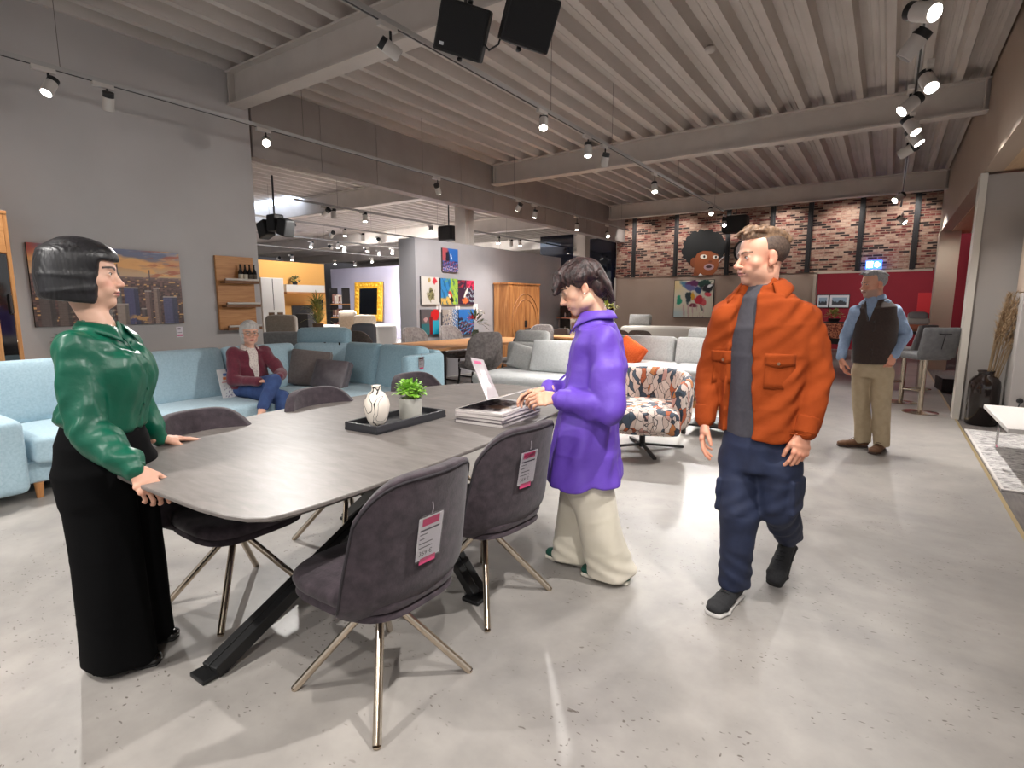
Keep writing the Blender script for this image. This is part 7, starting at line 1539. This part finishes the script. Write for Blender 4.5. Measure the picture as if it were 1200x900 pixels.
# ------------------------------------------------------------------ seated person on the sofa
def person_seated():
    base = (-5.42, 3.30); t = thing('person', 'silver haired person with glasses and burgundy cardigan sitting cross legged on the blue sofa', 'person', (*base, .46))
    F = unit((.90, -.10, 0)); Rr = np.cross(F, UPZ); u, v = Rr, F; L = -Rr; W = lambda px, py, off=0: WP(px, py, base, off)
    N = W(292, 407, -.05); pel = W(294, 462, -.02); pel[2] = .56; chest = lerp(N, pel, .48); up = unit(N-pel)
    shR = N+Rr*.155-up*.06-F*.0; shL = N-Rr*.155-up*.06; wrR = W(303, 447, .36); wrL = W(327, 441, .34); elR = W(274, 446, .16); elL = W(329, 437, .10)
    hpR, hpL = pel+Rr*.085+F*.03, pel-Rr*.085+F*.03; anL = W(307, 480, .62); anR = W(333, 505, .58); anR[2] = .12
    knR = W(331, 466, .50); knL = W(321, 447, .48)
    J = dict(u=u, v=v, pelvis=pel, chest=chest, neck=N, shR=shR, shL=shL, elR=elR, elL=elL, wrR=wrR, wrL=wrL, hpR=hpR, hpL=hpL, knR=knR, knL=knL, anR=anR, anL=anL, ftR=anR+F*.12-UPZ*.06, ftL=anL+unit(np.array([.5,-.6,-.55]))*.13, ps=0)
    Hc = W(293, 391, -.01); hf = unit((.93, -.36, -.05)); HM = mat4(frame(hf), Hc, 1.02); nb = np.linalg.inv(HM) @ np.append(N, 1); HS = head_sdf(nb[:3], False, smile=1); skin = (220,170,146)
    hands = [(hand_sdf((.3,.35,.4,.45), .05, (.5,.2), side=-1), mat4(hand_frame(wrR, W(318, 446, .44)-wrR, UPZ+F*.2), wrR, .98), .0032), (hand_sdf((.35,.4,.45,.5), .05, (.5,.2), side=1), mat4(hand_frame(wrL, W(311, 447, .46)-wrL, UPZ+F*.3), wrL, .98), .0032)]
    body_mesh(t, 'body', hidden_body(J, .9), .012, hands, skin, (HS, HM, .003, lambda P: head_colors(P, skin, (190,104,100), (120,110,104)), (-.1,-.13,-.17), (.1,.13,.14)))
    eyes(t, HM, (86,100,110))
    H = SDF(); H.ell((0,-.018,.052), (.087,.104,.088), k=.02); H.ell((0,.030,.082), (.068,.072,.045), k=.02); H.loft([((0,-.02,.06), .088, .092), ((0,-.036,-.02), .092, .080), ((0,-.040,-.07), .078, .060)], (1,0,0), (0,1,0), k=.025); H.box((0,.165,-.075), (.15,.125,.135), R=np.array(Matrix.Rotation(.12, 3, 'X')), r=.015, k=.012, mode='s'); H.ell((0,.06,-.05), (.064,.10,.10), k=.01, mode='s'); H.disp = strands(110, .0009)
    part_sdf('hair', H, .004, M_HAIRW, t, 1, HM)
    Mh = Matrix.Translation(-t.location) @ Matrix(HM.tolist()); g = B()
    for s in (-1, 1): g.tube([Mh @ Vector((s*.032+.024*math.cos(a), .108-.012*abs(.032*s+.024*math.cos(a))*10*.3, .006+.018*math.sin(a))) for a in np.linspace(0, 2*PI, 20, endpoint=False)], .0020, 6, True); g.tube([Mh @ Vector((s*.057,.098,.010)), Mh @ Vector((s*.080,.05,.012)), Mh @ Vector((s*.082,-.005,.008))], .0020, 6)
    g.tube([Mh @ Vector((-.009,.109,.010)), Mh @ Vector((0,.112,.012)), Mh @ Vector((.009,.109,.010))], .0020, 6); g.build('glasses', mat('gold_wire', (150,120,96), .3, .9), t, True)
    M_WSH = mat('white_pattern_shirt', (222,212,204), .8, c2=(196,180,176), ns=70, lo=.5, hi=.6); S = SDF(); S.loft([(N+up*.01, .058, .056), (N-up*.05, .12, .085), (chest, .150, .135), (lerp(chest, pel, .7), .155, .140)], u, v, k=.03); S.cone(N-up*.03+F*.01, N+up*.1, .050, .056, k=.006, mode='s'); part_sdf('shirt', S, .0075, M_WSH, t, 1); collar(t, N+up*.004+F*.006, F, M_WSH, .068, .034, open_=1.5, drop=.075, up=up)
    M_BUR = mat('burgundy_knit', (92,26,44), .9, c2=(104,32,50), ns=40, sheen=.3, bmp=(160,.4,.004)); S = SDF(); S.loft([(N-up*.02-F*.01, .085, .070), (N-up*.06, .150, .095), (chest, .178, .150), (lerp(chest, pel, .7), .190, .165), (pel+up*.0, .195, .165)], u, v, k=.03)
    for sh, el, wr in ((shR, elR, wrR), (shL, elL, wrL)): d = unit(wr-el); S.ell(sh, (.072,.072,.072), k=.05); S.chain([sh, lerp(sh, el, .5), el, lerp(el, wr, .5), wr-d*.01], [.068,.066,.060,.052,.042], k=.016)
    S.loft([(N+F*.10+up*.06, .062, .10), (lerp(N, chest, .9)+F*.17, .050, .10), (lerp(chest, pel, .8)+F*.2, .022, .10)], u, v, k=.006, mode='s', cap=.004); S.cone(N-up*.05+F*.01, N+up*.12, .062, .075, k=.008, mode='s'); S.disp = lambda x, y, z: folds(91, .009, 30, (.4,0,.8))(x, y, z); part_sdf('cardigan', S, .007, M_BUR, t, 2)
    M_JEA = mat('blue_denim', (38,58,104), .8, c2=(50,74,122), ns=14, bmp=(240,.2,.003)); S = SDF(); S.loft([(pel-UPZ*.04-F*.06, .165, .10), (pel+F*.04, .170, .11)], u, UPZ, k=.04)
    for hp, kn, an in ((hpR, knR, anR), (hpL, knL, anL)): d = unit(an-kn); S.chain([hp, lerp(hp, kn, .5), kn, lerp(kn, an, .5), an-d*.03], [.092,.086,.070,.062,.052], k=.03)
    S.disp = lambda x, y, z: folds(95, .006, 44, (.6,0,.5))(x, y, z); part_sdf('jeans', S, .0075, M_JEA, t, 2)
    M_LOA = mat('beige_loafer', (196,160,136), .6); d = unit(np.array([.5,-.5,-.6])); S = SDF(); S.chain([anL-UPZ*.03, anL+d*.10, anL+d*.17], [.034,.036,.022], k=.02); part_sdf('loafer', S, .005, M_LOA, t, 1); S = SDF(); S.chain([anR-UPZ*.05, anR+F*.10-UPZ*.08, anR+F*.17-UPZ*.085], [.034,.036,.024], k=.02); S.plane((0,0,.005), -UPZ); part_sdf('loafer', S, .005, M_LOA, t, 1)
    return t
PEOPLE = [person_green(), person_purple(), person_orange(), person_vest(), person_seated()]
# ================================================================== LIGHT
w = bpy.data.worlds.new('world'); SC.world = w; w.use_nodes = True
w.node_tree.nodes['Background'].inputs['Color'].default_value = (.93, .93, .95, 1); w.node_tree.nodes['Background'].inputs['Strength'].default_value = .62
vs = SC.view_settings; vs.view_transform = 'Standard'; vs.look = 'None'; vs.gamma = 1; vs.use_curve_mapping = False; vs.exposure = 0.5
for ob, p, aim, pw in LAMPS:
    zone = ((.80 if p[1] < 1.5 else .62) if p[0] < -1 and p[0] > -4 else (1.05 if p[0] < -4 else (.60 if p[1] < 1 else .20))) if (p[1] < 6.0 and p[0] > -7) else (1.8 if p[0] > -8 else 2.4)
    l = bpy.data.lights.new('lamp_beam', 'SPOT'); l.energy = pw*zone; l.spot_size = math.radians(100); l.spot_blend = .7; l.shadow_soft_size = .035; l.color = (1, .965, .925)
    o = bpy.data.objects.new('lamp_beam', l); COL.objects.link(o); o.location = p
    o.rotation_euler = Vector(aim).to_track_quat('-Z', 'Y').to_euler()
